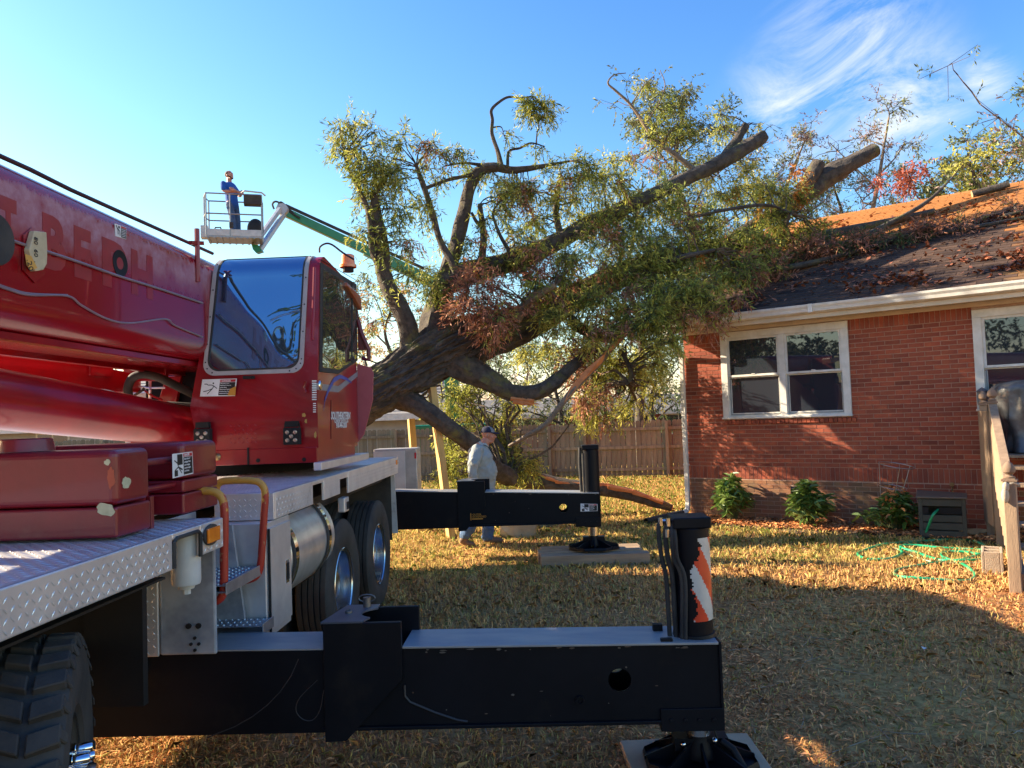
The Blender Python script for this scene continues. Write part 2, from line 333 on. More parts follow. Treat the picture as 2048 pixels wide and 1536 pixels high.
# house frame: corner, direction along the wall (towards the camera's right) and into the house
H0 = Vector((3.03, 13.45, 0)); HD = Vector((.786, -.618, 0)).normalized(); HN = Vector((.618, .786, 0)).normalized(); HRZ = math.atan2(HD.y, HD.x)
def hloc(p):
    q = Vector(p) - H0; return Vector((q.dot(HD), q.dot(HN), p[2]))
def Hp(px, py, t=0):
    return hloc(plane_hit(px, py, H0 + HN * t, HN))
def grass():
    # distance-weighted random points in the view wedge
    def pts(n, y0, y1, pw=2.0):
        u = rng.random(n); y = y0 * (y1 / y0) ** (u ** .9); x = (rng.random(n) * 2 - 1) * (y * .78 + .6); return x, y
    bar = lambda x, y: vnoise(x, y, 2.3, 3) * .6 + vnoise(x, y, .6, 5) * .4
    def keep_out(x, y):
        q = np.stack([x - H0.x, y - H0.y], 1); s = q @ np.array([HD.x, HD.y]); t = q @ np.array([HN.x, HN.y])
        return ((t > -.95 + .25 * vnoise(s, t, .7, 2)) & (s > -.1)) | (y > 45)
    # blades
    n = 420000; x, y = pts(n, 2.6, 32); b = bar(x, y)
    green = (y > 8.5) | (x < -20)
    p = np.where(y < 7.5, .12 + .55 * np.clip((b - .3) * 2, 0, 1), .85) ; k = (rng.random(n) < p) & ~keep_out(x, y); x = x[k]; y = y[k]; b = b[k]; n = len(x)
    z = np.array([gz(0, v) for v in y]); h = (.022 + .05 * rng.random(n)) * (1 + .012 * y * y / 4) ** .5 * (.7 + .8 * b)
    h = np.where(y < 7.5, h * .75, h)
    w = (.0022 + .0016 * rng.random(n)) * np.maximum(1, y / 3.2) ** .62
    a = rng.random(n) * 6.283; lean = rng.random(n) ** .7 * np.where(rng.random(n) < .55, 1.6, .7); la = rng.random(n) * 6.283
    bx = np.stack([np.cos(a), np.sin(a), np.zeros(n)], 1) * w[:, None]
    base = np.stack([x, y, z], 1); mid = base + np.stack([np.cos(la) * lean * h * .3, np.sin(la) * lean * h * .3, h * .6], 1)
    tip = base + np.stack([np.cos(la) * lean * h * 1.1, np.sin(la) * lean * h * 1.1, h * (1.05 - .35 * lean)], 1); tip[:, 2] = np.maximum(tip[:, 2], z + .006)
    V = np.empty((n, 5, 3)); V[:, 0] = base - bx; V[:, 1] = base + bx; V[:, 2] = mid + bx * .8; V[:, 3] = tip; V[:, 4] = mid - bx * .8
    gr = vnoise(x, y, 1.7, 9) * .6 + vnoise(x, y, .35, 11) * .4
    far = np.clip((y - 7) / 8, 0, 1)
    pg = np.clip((gr - .5) * 3.5, 0, 1) * .5 + far * .22; pg = np.where(y > 14, np.maximum(pg, .62), pg)
    u = rng.random(n); pg = np.where(y < 9.2, pg * .12, pg); mi = np.where(u < pg * .9, 0, np.where(u < np.where(y < 9.0, .25, .72) + .2 * far, 1, 2))
    G = mat('grass_green', (.15, .19, .035), .8, spec=.15, col2=(.20, .24, .05), scale=.8, trans=.3, rnd=.45, island=True)
    Y = mat('grass_straw', (.60, .45, .15), .8, spec=.15, col2=(.46, .37, .12), scale=.8, trans=.25, rnd=.4, island=True)
    Bn = mat('grass_dead', (.62, .34, .14), .9, spec=.05, col2=(.54, .31, .13), scale=.9, rnd=.4, island=True)
    tag(obj('grass', npmesh('grass', V.reshape(-1, 3), 5, [G, Y, Bn], mi)), 'short patchy lawn grass, straw yellow with green tufts', 'grass', kind='stuff')
    # fallen leaves: narrow curled willow leaves
    n = 150000; x, y = pts(n, 2.6, 16); dr = vnoise(x, y, 1.1, 41) * .65 + vnoise(x, y, .3, 42) * .35; k = (rng.random(n) < np.where(y < 8.2, .25 + 1.6 * np.clip(dr - .3, 0, .5), .16)) & ~keep_out(x, y); x = x[k]; y = y[k]; n = len(x)
    leaf_litter(x, y, np.array([gz(0, v) for v in y]) + .004 + .02 * rng.random(n), 'fallen_leaves', 'narrow brown leaves scattered over the shaded lawn')
LB = mat('litter_brown', (.58, .31, .15), .9, spec=.0, col2=(.42, .21, .10), scale=3, ramp=[(0, (.5, .4, .34)), (.5, (1, .85, .72)), (.85, (1.5, 1.2, .95)), (1, (2.1, 1.9, 1.6))], island=True)
LR = mat('litter_rust', (.30, .11, .05), .75, col2=(.20, .06, .03), scale=3, rnd=.5, island=True)
def leaf_litter(x, y, z, name, label, m=None, L0=.03, L1=.045, parent=None, w=.0036, tilt=.7, nrm=None):
    n = len(x); a = rng.random(n) * 6.283; l = L0 + L1 * rng.random(n); l = l * .5; ww = w * (.7 + .9 * rng.random(n)) * np.maximum(1, y / 5) ** .7
    ti = (rng.random(n) - .5) * tilt; d = np.stack([np.cos(a), np.sin(a), ti], 1); s = np.stack([-np.sin(a), np.cos(a), (rng.random(n) - .5) * 1.4], 1)
    c = np.stack([x, y, z], 1); V = np.empty((n, 4, 3))
    up = np.zeros((n, 3)); up[:, 2] = (rng.random(n)) * .012
    V[:, 0] = c - d * l[:, None]; V[:, 1] = c + s * ww[:, None] + up; V[:, 2] = c + d * l[:, None] + up * .7; V[:, 3] = c - s * ww[:, None] + up
    o = obj(name, npmesh(name, V.reshape(-1, 3), 4, m or LB), parent)
    if parent: tag(o, kind='stuff')
    else: tag(o, label, 'fallen leaves', kind='stuff')
    return o
grass()
def sticks():
    n = 420; y = 2.8 * (14 / 2.8) ** rng.random(n); x = (rng.random(n) * 2 - 1) * (y * .75 + .4); a = rng.random(n) * 6.283; q = B()
    for i in range(n):
        l = .05 + .16 * rng.random() ** 2; d = Vector((math.cos(a[i]), math.sin(a[i]), 0)); s = Vector((-d.y, d.x, 0)); c = Vector((x[i], y[i], .012 + .012 * rng.random())); q.tube([c - d * l, c + s * l * .15 * rng.normal(), c + d * l + Vector((0, 0, .01))], [.003, .0035, .0015], 4, caps=False)
    tag(q.build('twig_debris', mat('stick_bark', (.20, .13, .08), .9, col2=(.32, .24, .16))), 'small broken twigs strewn over the lawn', 'twigs', kind='stuff')
sticks()
# ================================================================ HOUSE
def house():
    h = empty('brick_house', H0, HRZ, label='red brick house with white windows and a shingle roof struck by the tree', cat='house')
    LEN = 8.2; DEP = 11.0; ZT = 3.22
    MORTAR = mat('mortar', (.50, .33, .24), .9, col2=(.40, .26, .19), scale=20, bump=.4, bscale=90)
    BR = [(0, (.6, .56, .58)), (.12, (.82, .78, .8)), (.5, (1, 1, 1)), (.85, (1.12, 1.06, 1.0)), (1, (1.3, 1.25, 1.15))]
    mk = dict(rough=.85, col2=(.27, .055, .028), scale=9, bump=.35, bscale=120, ramp=BR)
    brickP = mat('brick_red', (.32, .083, .038), **mk); brickM = mat('brick_red_mass', (.32, .083, .038), island=True, **mk)
    brickL = mat('brick_low', (.27, .10, .05), .9, col2=(.20, .12, .06), scale=3, bump=.35, bscale=120, ramp=BR, island=True)
    # openings in wall coords: (s0,s1,z0,z1) outer edge of the white casing
    def rect(tl, br):
        a = Hp(*tl); b = Hp(*br); return a.x, b.x, b.z, a.z
    w1 = (Hp(1444, 750).x, Hp(1700, 736).x, (Hp(1448, 838).z + Hp(1703, 832).z) / 2, (Hp(1440, 667).z + Hp(1695, 641).z) / 2)
    w2s = Hp(1949, 720).x; w2 = (w2s, w2s + 1.3, Hp(1955, 822).z, Hp(1942, 621).z)
    vent = (Hp(1582, 990).x, Hp(1610, 990).x, Hp(1590, 1003).z, Hp(1590, 973).z)
    ops = [w1, w2, vent]
    course = .0677; bw = .2; pitch = .2095
    wl = B(); wl.box(0, LEN, .012, .2, 0, ZT)          # mortar face 12 mm behind brick faces
    for (a, b_, c, d) in ops: pass
    # wall core built round the openings
    wl = B(); xs = sorted({0.0, LEN, *[v for o_ in ops for v in o_[:2]]}); 
    for i in range(len(xs) - 1):
        cx = (xs[i] + xs[i + 1]) / 2; zc = [0.0]
        segs = sorted([(o_[2], o_[3]) for o_ in ops if o_[0] < cx < o_[1]]); z = 0.0
        for (a, b_) in segs: wl.box(xs[i], xs[i + 1], .0045, .2, z, a); z = b_
        wl.box(xs[i], xs[i + 1], .0045, .2, z, ZT)
    wall = wl.build('wall', MORTAR, h)
    g = B(); g.box(-.001, .2, .2, DEP, 0, ZT); g.box(LEN - .2, LEN, .2, DEP, 0, ZT); g.box(0, LEN, DEP - .2, DEP, 0, ZT)
    g.prism([(.0, .1, ZT), (.0, DEP / 2, ZT + 2.5), (.0, DEP, ZT)], (.2, 0, 0)); g.build('gable_wall', brickM, h)
    cells = []   # s0,s1,z0,z1,type
    nz = int(ZT / course); zsold = .69
    def blocked(a, b_, c, d): return any(a < o_[1] - .01 and b_ > o_[0] + .01 and c < o_[3] - .02 and d > o_[2] - .005 for o_ in ops)
    def row(z0, z1, p, off, wid, typ):
        s = -off
        while s < LEN:
            a = max(s, 0); b_ = min(s + wid, LEN)
            if b_ - a > .03:
                pieces = [(a, b_)]
                for o_ in ops:
                    if z0 < o_[3] - .02 and z1 > o_[2] + .01:
                        np_ = []
                        for (c, d) in pieces:
                            if d <= o_[0] or c >= o_[1]: np_.append((c, d)); continue
                            if c < o_[0] - .025: np_.append((c, o_[0] - .004))
                            if d > o_[1] + .025: np_.append((o_[1] + .004, d))
                        pieces = np_
                for (c, d) in pieces:
                    if d - c > .025: cells.append((c, d, z0, z1, typ))
            s += p
    z = .0; i = 0
    while z < zsold - .03: row(z + .004, min(z + course - .006, zsold - .008), pitch, pitch / 2 * (i % 2), bw, 2 if z < zsold else 0); z += course; i += 1
    row(zsold, zsold + .2, .0677, 0, .059, 1); z = zsold + .2095
    while z < ZT - .24: row(z, z + course - .0095, pitch, pitch / 2 * (i % 2), bw, 0); z += course; i += 1
    ztop = z
    row(ztop, ZT - .01, .0677, 0, .059, 1)
    # sloping rowlock sills below the windows
    for o_ in (w1, w2):
        s = o_[0] + .02
        sb = B()
        while s < o_[1]: sb.hexa([(s, -.035, o_[2] - .085), (s + .058, -.035, o_[2] - .085), (s + .058, .05, o_[2] - .085), (s, .05, o_[2] - .085), (s, -.035, o_[2] - .03), (s + .058, -.035, o_[2] - .03), (s + .058, .05, o_[2] - .004), (s, .05, o_[2] - .004)]); s += .0677
        sb.build('sill_bricks', brickM, wall, kind='stuff')
    r_ = random.Random(3)
    vis = []
    for c in cells:
        p = H0 + HD * ((c[0] + c[1]) / 2); z = (c[2] + c[3]) / 2
        v = cam_rot.transposed() @ (Vector((p.x, p.y, z)) - CP); px = 1024 + v.x / -v.z * FPX
        size = (c[1] - c[0]) * (c[3] - c[2]) / (v.z ** 2) if px < 2040 else 0
        vis.append(size)
    order = sorted(range(len(cells)), key=lambda i: -vis[i]); top = set(order[:300])
    shared = {}
    mass = B(); low = B()
    for i, c in enumerate(cells):
        j = r_.uniform(0, .003); ww = c[1] - c[0]; hh = c[3] - c[2]
        if i in top:
            key = (round(ww, 3), round(hh, 3), c[4] == 2)
            if key not in shared:
                b = B(); b.box(0, ww, 0, .03, 0, hh); shared[key] = b.mesh('brick', brickP)
            o = obj('brick', shared[key], wall, (c[0], -j, c[2]))
        else:
            (low if c[4] == 2 else mass).box(c[0], c[1], -j, .03, c[2], c[3])
    mass.build('brick_courses', brickM, wall, kind='stuff'); low.build('foundation_bricks', brickL, wall, kind='stuff', label='mossy brown bricks of the foundation')
    # windows
    GL = glass('window_glass', mixf=.0, dark=(.035, .045, .06), rough=.015, refl=.3)
    SCREEN = mat('insect_screen', (.03, .032, .036), .6, spec=.3)
    for wi, (a, b_, c, d) in enumerate((w1, w2)):
        w = B(); t = .11; y0 = -.03; y1 = .06
        w.box(a, b_, y0, y1, d - t, d); w.box(a, a + t, y0, y1, c, d - t - .001); w.box(b_ - t, b_, y0, y1, c, d - t - .001); w.box(a + t, b_ - t, y0, y1, c, c + .045)
        win = w.build('window', WHITEP, h, bevel=.004)
        sb = B(); sb.box(a - .01, b_ + .01, -.055, .03, c - .002, c + .03); sb.build('sill', WHITEP, win, bevel=.004)
        ia, ib, ic, id_ = a + t, b_ - t, c + .045, d - t
        halves = [(ia, (ia + ib) / 2 - .05), ((ia + ib) / 2 + .05, ib)] if wi == 0 else [(ia, ib)]
        if wi == 0:
            m = B(); m.box((ia + ib) / 2 - .05, (ia + ib) / 2 + .05, -.028, .06, ic, id_); m.build('mullion', WHITEP, win, bevel=.004)
        for (p, q) in halves:
            mz = (ic + id_) / 2 + (.0 if wi == 0 else -.08); s = .035
            up = B(); up.box(p, q, -.005, .03, id_ - s, id_); up.box(p, p + s, -.005, .03, mz, id_ - s); up.box(q - s, q, -.005, .03, mz, id_ - s); up.box(p + s, q - s, -.005, .03, mz, mz + s); up.build('upper_sash', WHITEP, win, bevel=.003)
            lo = B(); lo.box(p, q, .032, .06, mz - s * .6, mz - .002); lo.box(p, p + s, .032, .06, ic, mz - s); lo.box(q - s, q, .032, .06, ic, mz - s); lo.box(p + s, q - s, .032, .06, ic, ic + .05); lo.build('lower_sash', WHITEP, win, bevel=.003)
            gl = B(); gl.quad((p + s, .012, mz + s), (q - s, .012, mz + s), (q - s, .012, id_ - s), (p + s, .012, id_ - s)); gl.build('pane', GL, win)
            gl = B(); gl.quad((p + s, .048, ic + .05), (q - s, .048, ic + .05), (q - s, .048, mz - s * .6), (p + s, .048, mz - s * .6)); gl.build('pane', GL, win)
            sc = B()
            nx = 14
            sc.box(p + .01, q - .01, .026, .029, ic + .015, ic + .035); sc.box(p + .012, p + .03, .0262, .0288, ic + .035, mz - .02); sc.box(q - .03, q - .012, .0262, .0288, ic + .035, mz - .02); sc.build('screen_frame', mat('screen_frame', (.3, .3, .29), .5), win)
            lk = B(); lk.box((p + q) / 2 - .03, (p + q) / 2 + .03, -.012, .0, mz + s, mz + s + .012); lk.build('sash_lock', WHITEP, win)
    # vent
    v = B(); a, b_, c, d = vent; v.box(a, b_, .03, .06, c, d); vo = v.build('vent', DARK, h)
    vv = B()
    for k in range(5): zz = c + (d - c) * (k + .5) / 5; vv.hexa([(a, .0, zz - .014), (b_, .0, zz - .014), (b_, .02, zz + .006), (a, .02, zz + .006), (a, .0, zz - .010), (b_, .0, zz - .010), (b_, .02, zz + .010), (a, .02, zz + .010)])
    vv.build('louvre', mat('vent_metal', (.04, .045, .05), .6), vo)
    # soffit, fascia and gutter
    OV = .33; FA = mat('fascia_cream', (.66, .58, .46), .55, col2=(.55, .47, .36), scale=3, dirt=((.3, .24, .17), .6, .8), dscale=5)
    e = B(); e.box(-.28, LEN, -OV, .0, ZT + .005, ZT + .03); e.build('soffit', FA, h)
    e = B(); e.box(-.28, LEN, -OV - .025, -OV, ZT - .02, ZT + .19); e.build('fascia', FA, h, bevel=.004)
    e = B(); e.box(0, LEN, -.03, -.001, ZT - .06, ZT + .004); e.build('frieze_board', FA, h, bevel=.004)
    prof = [(-OV - .027, .185), (-OV - .027, .07), (-OV - .06, .05), (-OV - .115, .075), (-OV - .125, .12), (-OV - .145, .155), (-OV - .15, .185), (-OV - .14, .188), (-OV - .135, .155), (-OV - .115, .12), (-OV - .105, .08), (-OV - .06, .06), (-OV - .036, .08), (-OV - .036, .185)]
    e = B(); e.prism([(-.3, y, ZT + z) for (y, z) in prof], (LEN + .3, 0, 0)); gu = e.build('gutter', WHITEP, h)
    for sx in (2.3, 5.2):
        e = B(); e.box(sx, sx + .06, -OV - .154, -OV - .126, ZT + .06, ZT + .19); e.build('gutter_joint', WHITEP, gu)
    # downspout
    e = B(); sx = -.02
    path = [(sx - .09, -OV - .08, ZT + .06), (sx - .09, -OV - .08, ZT - .05), (sx + .0, -.06, ZT - .42), (sx + .0, -.06, .26), (sx - .0, -.09, .13), (sx - .06, -.2, .08)]
    for p, q in zip(path[:-1], path[1:]): e.bar(p, q, .075, .06, up=(0, 1, 0))
    ds = e.build('downspout', WHITEP, h, bevel=.006)
    for zz in (.9, 2.3):
        e = B(); e.box(sx - .042, sx + .042, -.095, -.02, zz, zz + .03); e.build('strap', WHITEP, ds)
    # roof: sheathing and shingle courses
    PT = .455; RD = DEP / 2; zr0 = ZT + .2
    rf = B(); y0 = -OV - .04
    def rz(y): return zr0 + (y + OV + .04) * PT
    x0 = -.35; x1 = LEN + .2
    rf.prism([(x0, y0, rz(y0) - .03), (x0, RD, rz(RD) - .03), (x0, 2 * RD - y0, rz(y0) - .03), (x0, 2 * RD - y0, rz(y0) - .0), (x0, RD, rz(RD) + .0), (x0, y0, rz(y0) + .0)], (x1 - x0, 0, 0))
    SH = [(0, (.55, .55, .6)), (.5, (1, 1, 1)), (1, (1.35, 1.25, 1.15))]
    SHM = dict(rough=.95, spec=.1, col2=(.10, .065, .05), scale=3, bump=.5, bscale=150, ramp=SH, dirt=((.30, .17, .07), .50, .68), dscale=1.1)
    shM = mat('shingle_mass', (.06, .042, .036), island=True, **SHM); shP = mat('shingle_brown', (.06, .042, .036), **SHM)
    t = shM.node_tree; b = t.nodes['Principled BSDF']; src = b.inputs['Base Color'].links[0].from_socket   # orange tint paints sunlight into the upper slope
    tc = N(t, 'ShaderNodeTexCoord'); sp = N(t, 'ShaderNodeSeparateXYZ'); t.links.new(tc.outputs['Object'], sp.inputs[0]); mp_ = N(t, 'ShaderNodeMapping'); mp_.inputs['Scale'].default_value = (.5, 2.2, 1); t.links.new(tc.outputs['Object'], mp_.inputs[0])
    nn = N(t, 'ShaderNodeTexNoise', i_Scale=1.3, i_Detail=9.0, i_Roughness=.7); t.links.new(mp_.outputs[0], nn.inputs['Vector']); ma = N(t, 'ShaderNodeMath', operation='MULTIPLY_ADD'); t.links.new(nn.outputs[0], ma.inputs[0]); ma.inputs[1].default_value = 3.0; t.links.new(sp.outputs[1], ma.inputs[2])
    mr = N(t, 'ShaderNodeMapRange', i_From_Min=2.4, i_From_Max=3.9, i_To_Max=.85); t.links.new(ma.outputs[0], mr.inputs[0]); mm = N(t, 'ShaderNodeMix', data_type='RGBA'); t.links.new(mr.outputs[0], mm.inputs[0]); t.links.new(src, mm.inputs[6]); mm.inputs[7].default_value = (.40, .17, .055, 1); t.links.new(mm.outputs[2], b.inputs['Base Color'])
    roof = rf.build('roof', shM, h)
    cells = []; L = .143; sl = math.hypot(1, PT); dy = L / sl; yy = y0; k = 0
    while yy < RD:
        s = x0 - (.15 if k % 2 else 0) - r_.uniform(0, .03)
        while s < x1:
            cells.append((max(s, x0), min(s + .296, x1), yy, min(yy + dy, RD))); s += .304
        yy += dy; k += 1
    sz = []
    for c in cells:
        p = H0 + HD * ((c[0] + c[1]) / 2) + HN * c[2]; v = cam_rot.transposed() @ (Vector((p.x, p.y, rz(c[2]))) - CP); px = 1024 + v.x / -v.z * FPX
        sz.append(1 / v.z ** 2 if px < 2030 else 0)
    top = set(sorted(range(len(cells)), key=lambda i: -sz[i])[:300]); shared = {}; mass = B()
    def shp(b, w, d, ox=0, oy=0, oz=0, j=0):
        th = .006 + j
        b.hexa([(ox, oy, oz - .002), (ox + w, oy, oz - .002), (ox + w, oy + d, oz + d * PT - .002), (ox, oy + d, oz + d * PT - .002), (ox, oy, oz + th + .006), (ox + w, oy, oz + th + .006), (ox + w, oy + d, oz + d * PT + .002), (ox, oy + d, oz + d * PT + .002)])
    for i, c in enumerate(cells):
        w = c[1] - c[0]; d = c[3] - c[2]
        if w < .02 or d < .01: continue
        if i in top:
            key = (round(w, 2), round(d, 3))
            if key not in shared: b = B(); shp(b, w, d); shared[key] = b.mesh('shingle', shP)
            obj('shingle', shared[key], roof, (c[0], c[2], rz(c[2]) + r_.uniform(0, .002)))
        else: shp(mass, w, d, c[0], c[2], rz(c[2]), r_.uniform(0, .004))
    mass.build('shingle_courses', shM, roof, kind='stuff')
    rc = B(); 
    s = x0
    while s < x1: rc.prism([(s, RD - .14, rz(RD - .14) + .012), (s, RD, rz(RD) + .02), (s, RD + .14, rz(RD - .14) + .012), (s, RD + .14, rz(RD - .14) + .004), (s, RD, rz(RD) + .01), (s, RD - .14, rz(RD - .14) + .004)], (.19, 0, 0)); s += .2
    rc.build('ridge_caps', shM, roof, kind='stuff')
    # spigot
    p = Hp(1905, 975, -.06); e = B(); e.tube([(p.x, 0, p.z), (p.x, -.07, p.z), (p.x, -.1, p.z - .04)], .012, 8); e.lathe([(.0, -.01), (.03, -.008), (.03, .008), (0, .01)], 10, 'Y', (p.x, -.09, p.z + .045)); e.tube([(p.x, -.06, p.z - .3), (p.x, -.06, p.z)], .009, 6); e.build('spigot', mat('old_brass', (.35, .22, .1), .4, .8), h, smooth=True)
    return h, rz, w2
HOUSE, roofz, W2 = house()
def on_roof(s, y):
    p = H0 + HD * s + HN * y; return Vector((p.x, p.y, roofz(y)))
def roof_litter():
    # drifts of rusty leaves lying on the roof slope
    n = 26000; s = rng.random(n) * 8.2 - .2; y = rng.random(n) * 5.3 - .3
    d = vnoise(s * 1.0, y * 2.6, 1.0, 21) * .6 + vnoise(s, y, .3, 22) * .4
    band = np.exp(-((y - 3.0) / .9) ** 2) * 1.0
    gut = np.exp(-((y - .1) / .35) ** 2) * np.clip((s - 2.5) / 1.2, 0, 1) + np.exp(-((y - 1.0) / .5) ** 2) * np.clip((s - 3.9) / .8, 0, 1) + .7 * np.exp(-((s - .3) / .9) ** 2)
    pr = np.clip((d - .48) * 5, 0, 1) * (band * .45 + gut * 1.0 + .03) + .03
    k = rng.random(n) < np.clip(pr, 0, 1); s = s[k]; y = y[k]
    x = H0.x + HD.x * s + HN.x * y; Y = H0.y + HD.y * s + HN.y * y; z = roofz(y) + .02 + .03 * rng.random(len(s))
    leaf_litter(x, Y, z, 'roof_leaves', 'rust brown leaves drifted over the shingle roof slope', LR, .05, .07, w=.012, tilt=1.4)
roof_litter()
def mulch():
    # bed of dark mulch along the wall foot
    xs = np.linspace(-.1, 8, 60); vs = []; fs = []
    m = mat('mulch', (.075, .045, .03), .95, col2=(.14, .09, .06), scale=12, bump=1, bscale=60)
    for i, s in enumerate(xs):
        e = -.85 + .12 * math.sin(s * 2.1) + .07 * math.sin(s * 5.3)
        for t, z in ((e, .003), (e + .12, .03), (e * .5, .05), (-.02, .06)):
            p = H0 + HD * s + HN * t; vs.append((p.x, p.y, z))
    fs = [(i * 4 + j, i * 4 + j + 4, i * 4 + j + 5, i * 4 + j + 1) for i in range(len(xs) - 1) for j in range(3)]
    me = bpy.data.meshes.new('mulch_bed'); me.from_pydata(vs, [], fs); me.materials.append(m)
    tag(obj('mulch_bed', me), 'strip of dark mulch along the foot of the brick wall', kind='structure')
    n = 9000; s = rng.random(n) * 8; t = -rng.random(n) * .9
    x = H0.x + HD.x * s + HN.x * t; y = H0.y + HD.y * s + HN.y * t
    leaf_litter(x, y, .05 + .02 * rng.random(n), 'mulch_litter', 'brown leaves and chips lying on the mulch bed by the wall', LB, .03, .05, w=.008)
mulch()
# ================================================================ FENCE
def fence():
    WOOD = mat('fence_wood', (.235, .225, .155), .85, col2=(.15, .145, .10), scale=3, bump=.4, bscale=30, stretch=(6, 6, .6), rnd=.22)
    D = 23.0
    def seg(pxa, Da, pxb, Db, label, zt=1.6, facing=True, gate=False):
        a = P(pxa, 900, Da); b = P(pxb, 900, Db); a.z = b.z = 0
        f = empty('gate' if gate else 'picket_fence', a, 0, label=label, cat='gate' if gate else 'fence')
        d = b - a; ln = d.length; d.normalize(); nrm = Vector((-d.y, d.x, 0)); r_ = random.Random(int(pxa))
        # dog-eared picket
        meshes = []
        for k in range(3):
            q = B(); w = .135; h = zt + (k - 1) * .015; q.prism([(0, 0, .03), (w, 0, .03), (w, 0, h - .04), (w - .035, 0, h), (.035, 0, h), (0, 0, h - .04)], (0, .016, 0)); meshes.append(q.mesh('picket', WOOD))
        s = .01; ang = math.atan2(d.y, d.x)
        while s < ln - .1:
            o = obj('picket', r_.choice(meshes), f, d * s + nrm * r_.uniform(0, .004)); o.rotation_euler = (r_.uniform(-.006, .006), r_.uniform(-.008, .008), ang + r_.uniform(-.02, .02)); s += .143 + r_.uniform(0, .008)
        for z in (.22, .85, 1.38):
            q = B(); q.bar(Vector((0, 0, z)) - nrm * .022, d * ln + Vector((0, 0, z)) - nrm * .022, .04, .085); q.build('rail', WOOD, f)
        s = 0 if not gate else .0
        while s < ln + .01:
            q = B(); c = d * s - nrm * .095; q.box(-.045, .045, -.045, .045, 0, zt - .03); o = q.build('post', WOOD, f); o.location = c; o.rotation_euler.z = ang; s += 2.35 if not gate else ln
        return f
    seg(640, 23.4, 1098, 23.0, 'weathered wooden picket fence left of the gate behind the grey shirt man')
    seg(1101, 22.95, 1168, 22.7, 'narrow wooden gate with two posts in the back fence', gate=True, zt=1.57)
    seg(1171, 22.6, 1400, 22.0, 'weathered wooden picket fence between the gate and the brick house corner', zt=1.62)
    # left part of the fence running on behind the crane
    seg(60, 23.8, 630, 23.4, 'weathered wooden fence seen under the crane boom')
fence()
# ================================================================ MOBILE CRANE
CX0 = -1.59; CRZ = -math.atan(.033)
crane = empty('mobile_crane', (CX0, 0, 0), CRZ, label='red mobile crane truck with its outriggers set and boom lowered forward', cat='crane')
CM = Matrix.Translation((CX0, 0, 0)) @ Matrix.Rotation(CRZ, 4, 'Z'); CMI = CM.inverted(); CM3 = CM.to_3x3()
def CU(px, py, u):   # pixel -> crane local on plane u = const
    return CMI @ plane_hit(px, py, CM @ Vector((u, 0, 0)), CM3 @ Vector((1, 0, 0)))
def CV(px, py, v):
    return CMI @ plane_hit(px, py, CM @ Vector((0, v, 0)), CM3 @ Vector((0, 1, 0)))
def CZ(px, py, z): return CMI @ PZ(px, py, z)
ORANGE = mat('amber_lens', (.8, .22, .01), .15, col2=(.7, .16, .01), scale=20, coat=1)
def lugs(name, parent, o, ux, uy, nx, ny, m, s=.032, hgt=.0022):
    """raised lozenges of tread plate, alternate ones turned a quarter"""
    o = Vector(o); ux = Vector(ux); uy = Vector(uy); nz_ = ux.cross(uy).normalized(); V = []; 
    base = []
    for i in range(nx):
        for j in range(ny):
            c = o + ux * (s * (i + .5)) + uy * (s * (j + .5)); d = (ux + uy) if (i + j) % 2 else (ux - uy); d = d.normalized(); e = nz_.cross(d)
            a = c - d * s * .46; b_ = c + d * s * .46; l = e * s * .13; t = nz_ * hgt
            V += [a, c - l, c + t, c - l, b_, c + t, b_, c + l, c + t, c + l, a, c + t]
    o_ = obj(name, npmesh(name, np.array([tuple(v) for v in V]), 3, m), parent); return tag(o_, kind='stuff')
# ---- chassis
q = B(); q.box(-1.75, -1.45, -1.2, 10.0, .62, .95); q.box(-1.05, -.75, -1.2, 10.0, .62, .95)
for v in (-.5, 3.2, 5.2, 7.1, 9.2): q.box(-1.45, -1.05, v, v + .3, .6, .97)
q.box(-2.45, -.12, .3, 3.3, 1.2, 1.255); q.box(-2.45, -.12, 5.2, 8.9, 1.2, 1.3); q.build('chassis_frame', BLACK, crane, bevel=.01)
# ---- front deck
q = B(); q.box(-2.5, -.004, -.8, 3.82, 1.37, 1.40); dk = q.build('front_deck', PLATE, crane, bevel=.004)
zt = 1.402
lugs('tread_pattern', dk, (-1.30, .7, zt), (1, 0, 0), (0, 1, 0), 40, 97, PLATE)
n0 = CU(345, 1090, 0).y; n1 = CU(401, 1080, 0).y
q = B()
q.box(-.02, 0, -.8, n0, 1.245, 1.4); q.box(-.02, 0, n1, 3.86, 1.255, 1.4); q.box(-.02, 0, n0, n1, 1.372, 1.4)
q.box(-1.1, -.02, 3.82, 3.86, 1.255, 1.4)
sk = q.build('deck_skirt', PLATE, crane, bevel=.006)
lugs('tread_pattern', sk, (.001, .8, 1.25), (0, 1, 0), (0, 0, 1), int((n0 - .8) / .032), 4, PLATE)
lugs('tread_pattern', sk, (.001, n1, 1.26), (0, 1, 0), (0, 0, 1), int((3.86 - n1) / .032), 4, PLATE)
q = B(); q.tube([(.003, n0 + .006, 1.25), (.003, n0 + .006, 1.36), (.003, n0 + .03, 1.375), (.003, n1 - .03, 1.375), (.003, n1 - .006, 1.36), (.003, n1 - .006, 1.255)], .009, 6); q.build('notch_trim', RUBBER, crane, smooth=True)
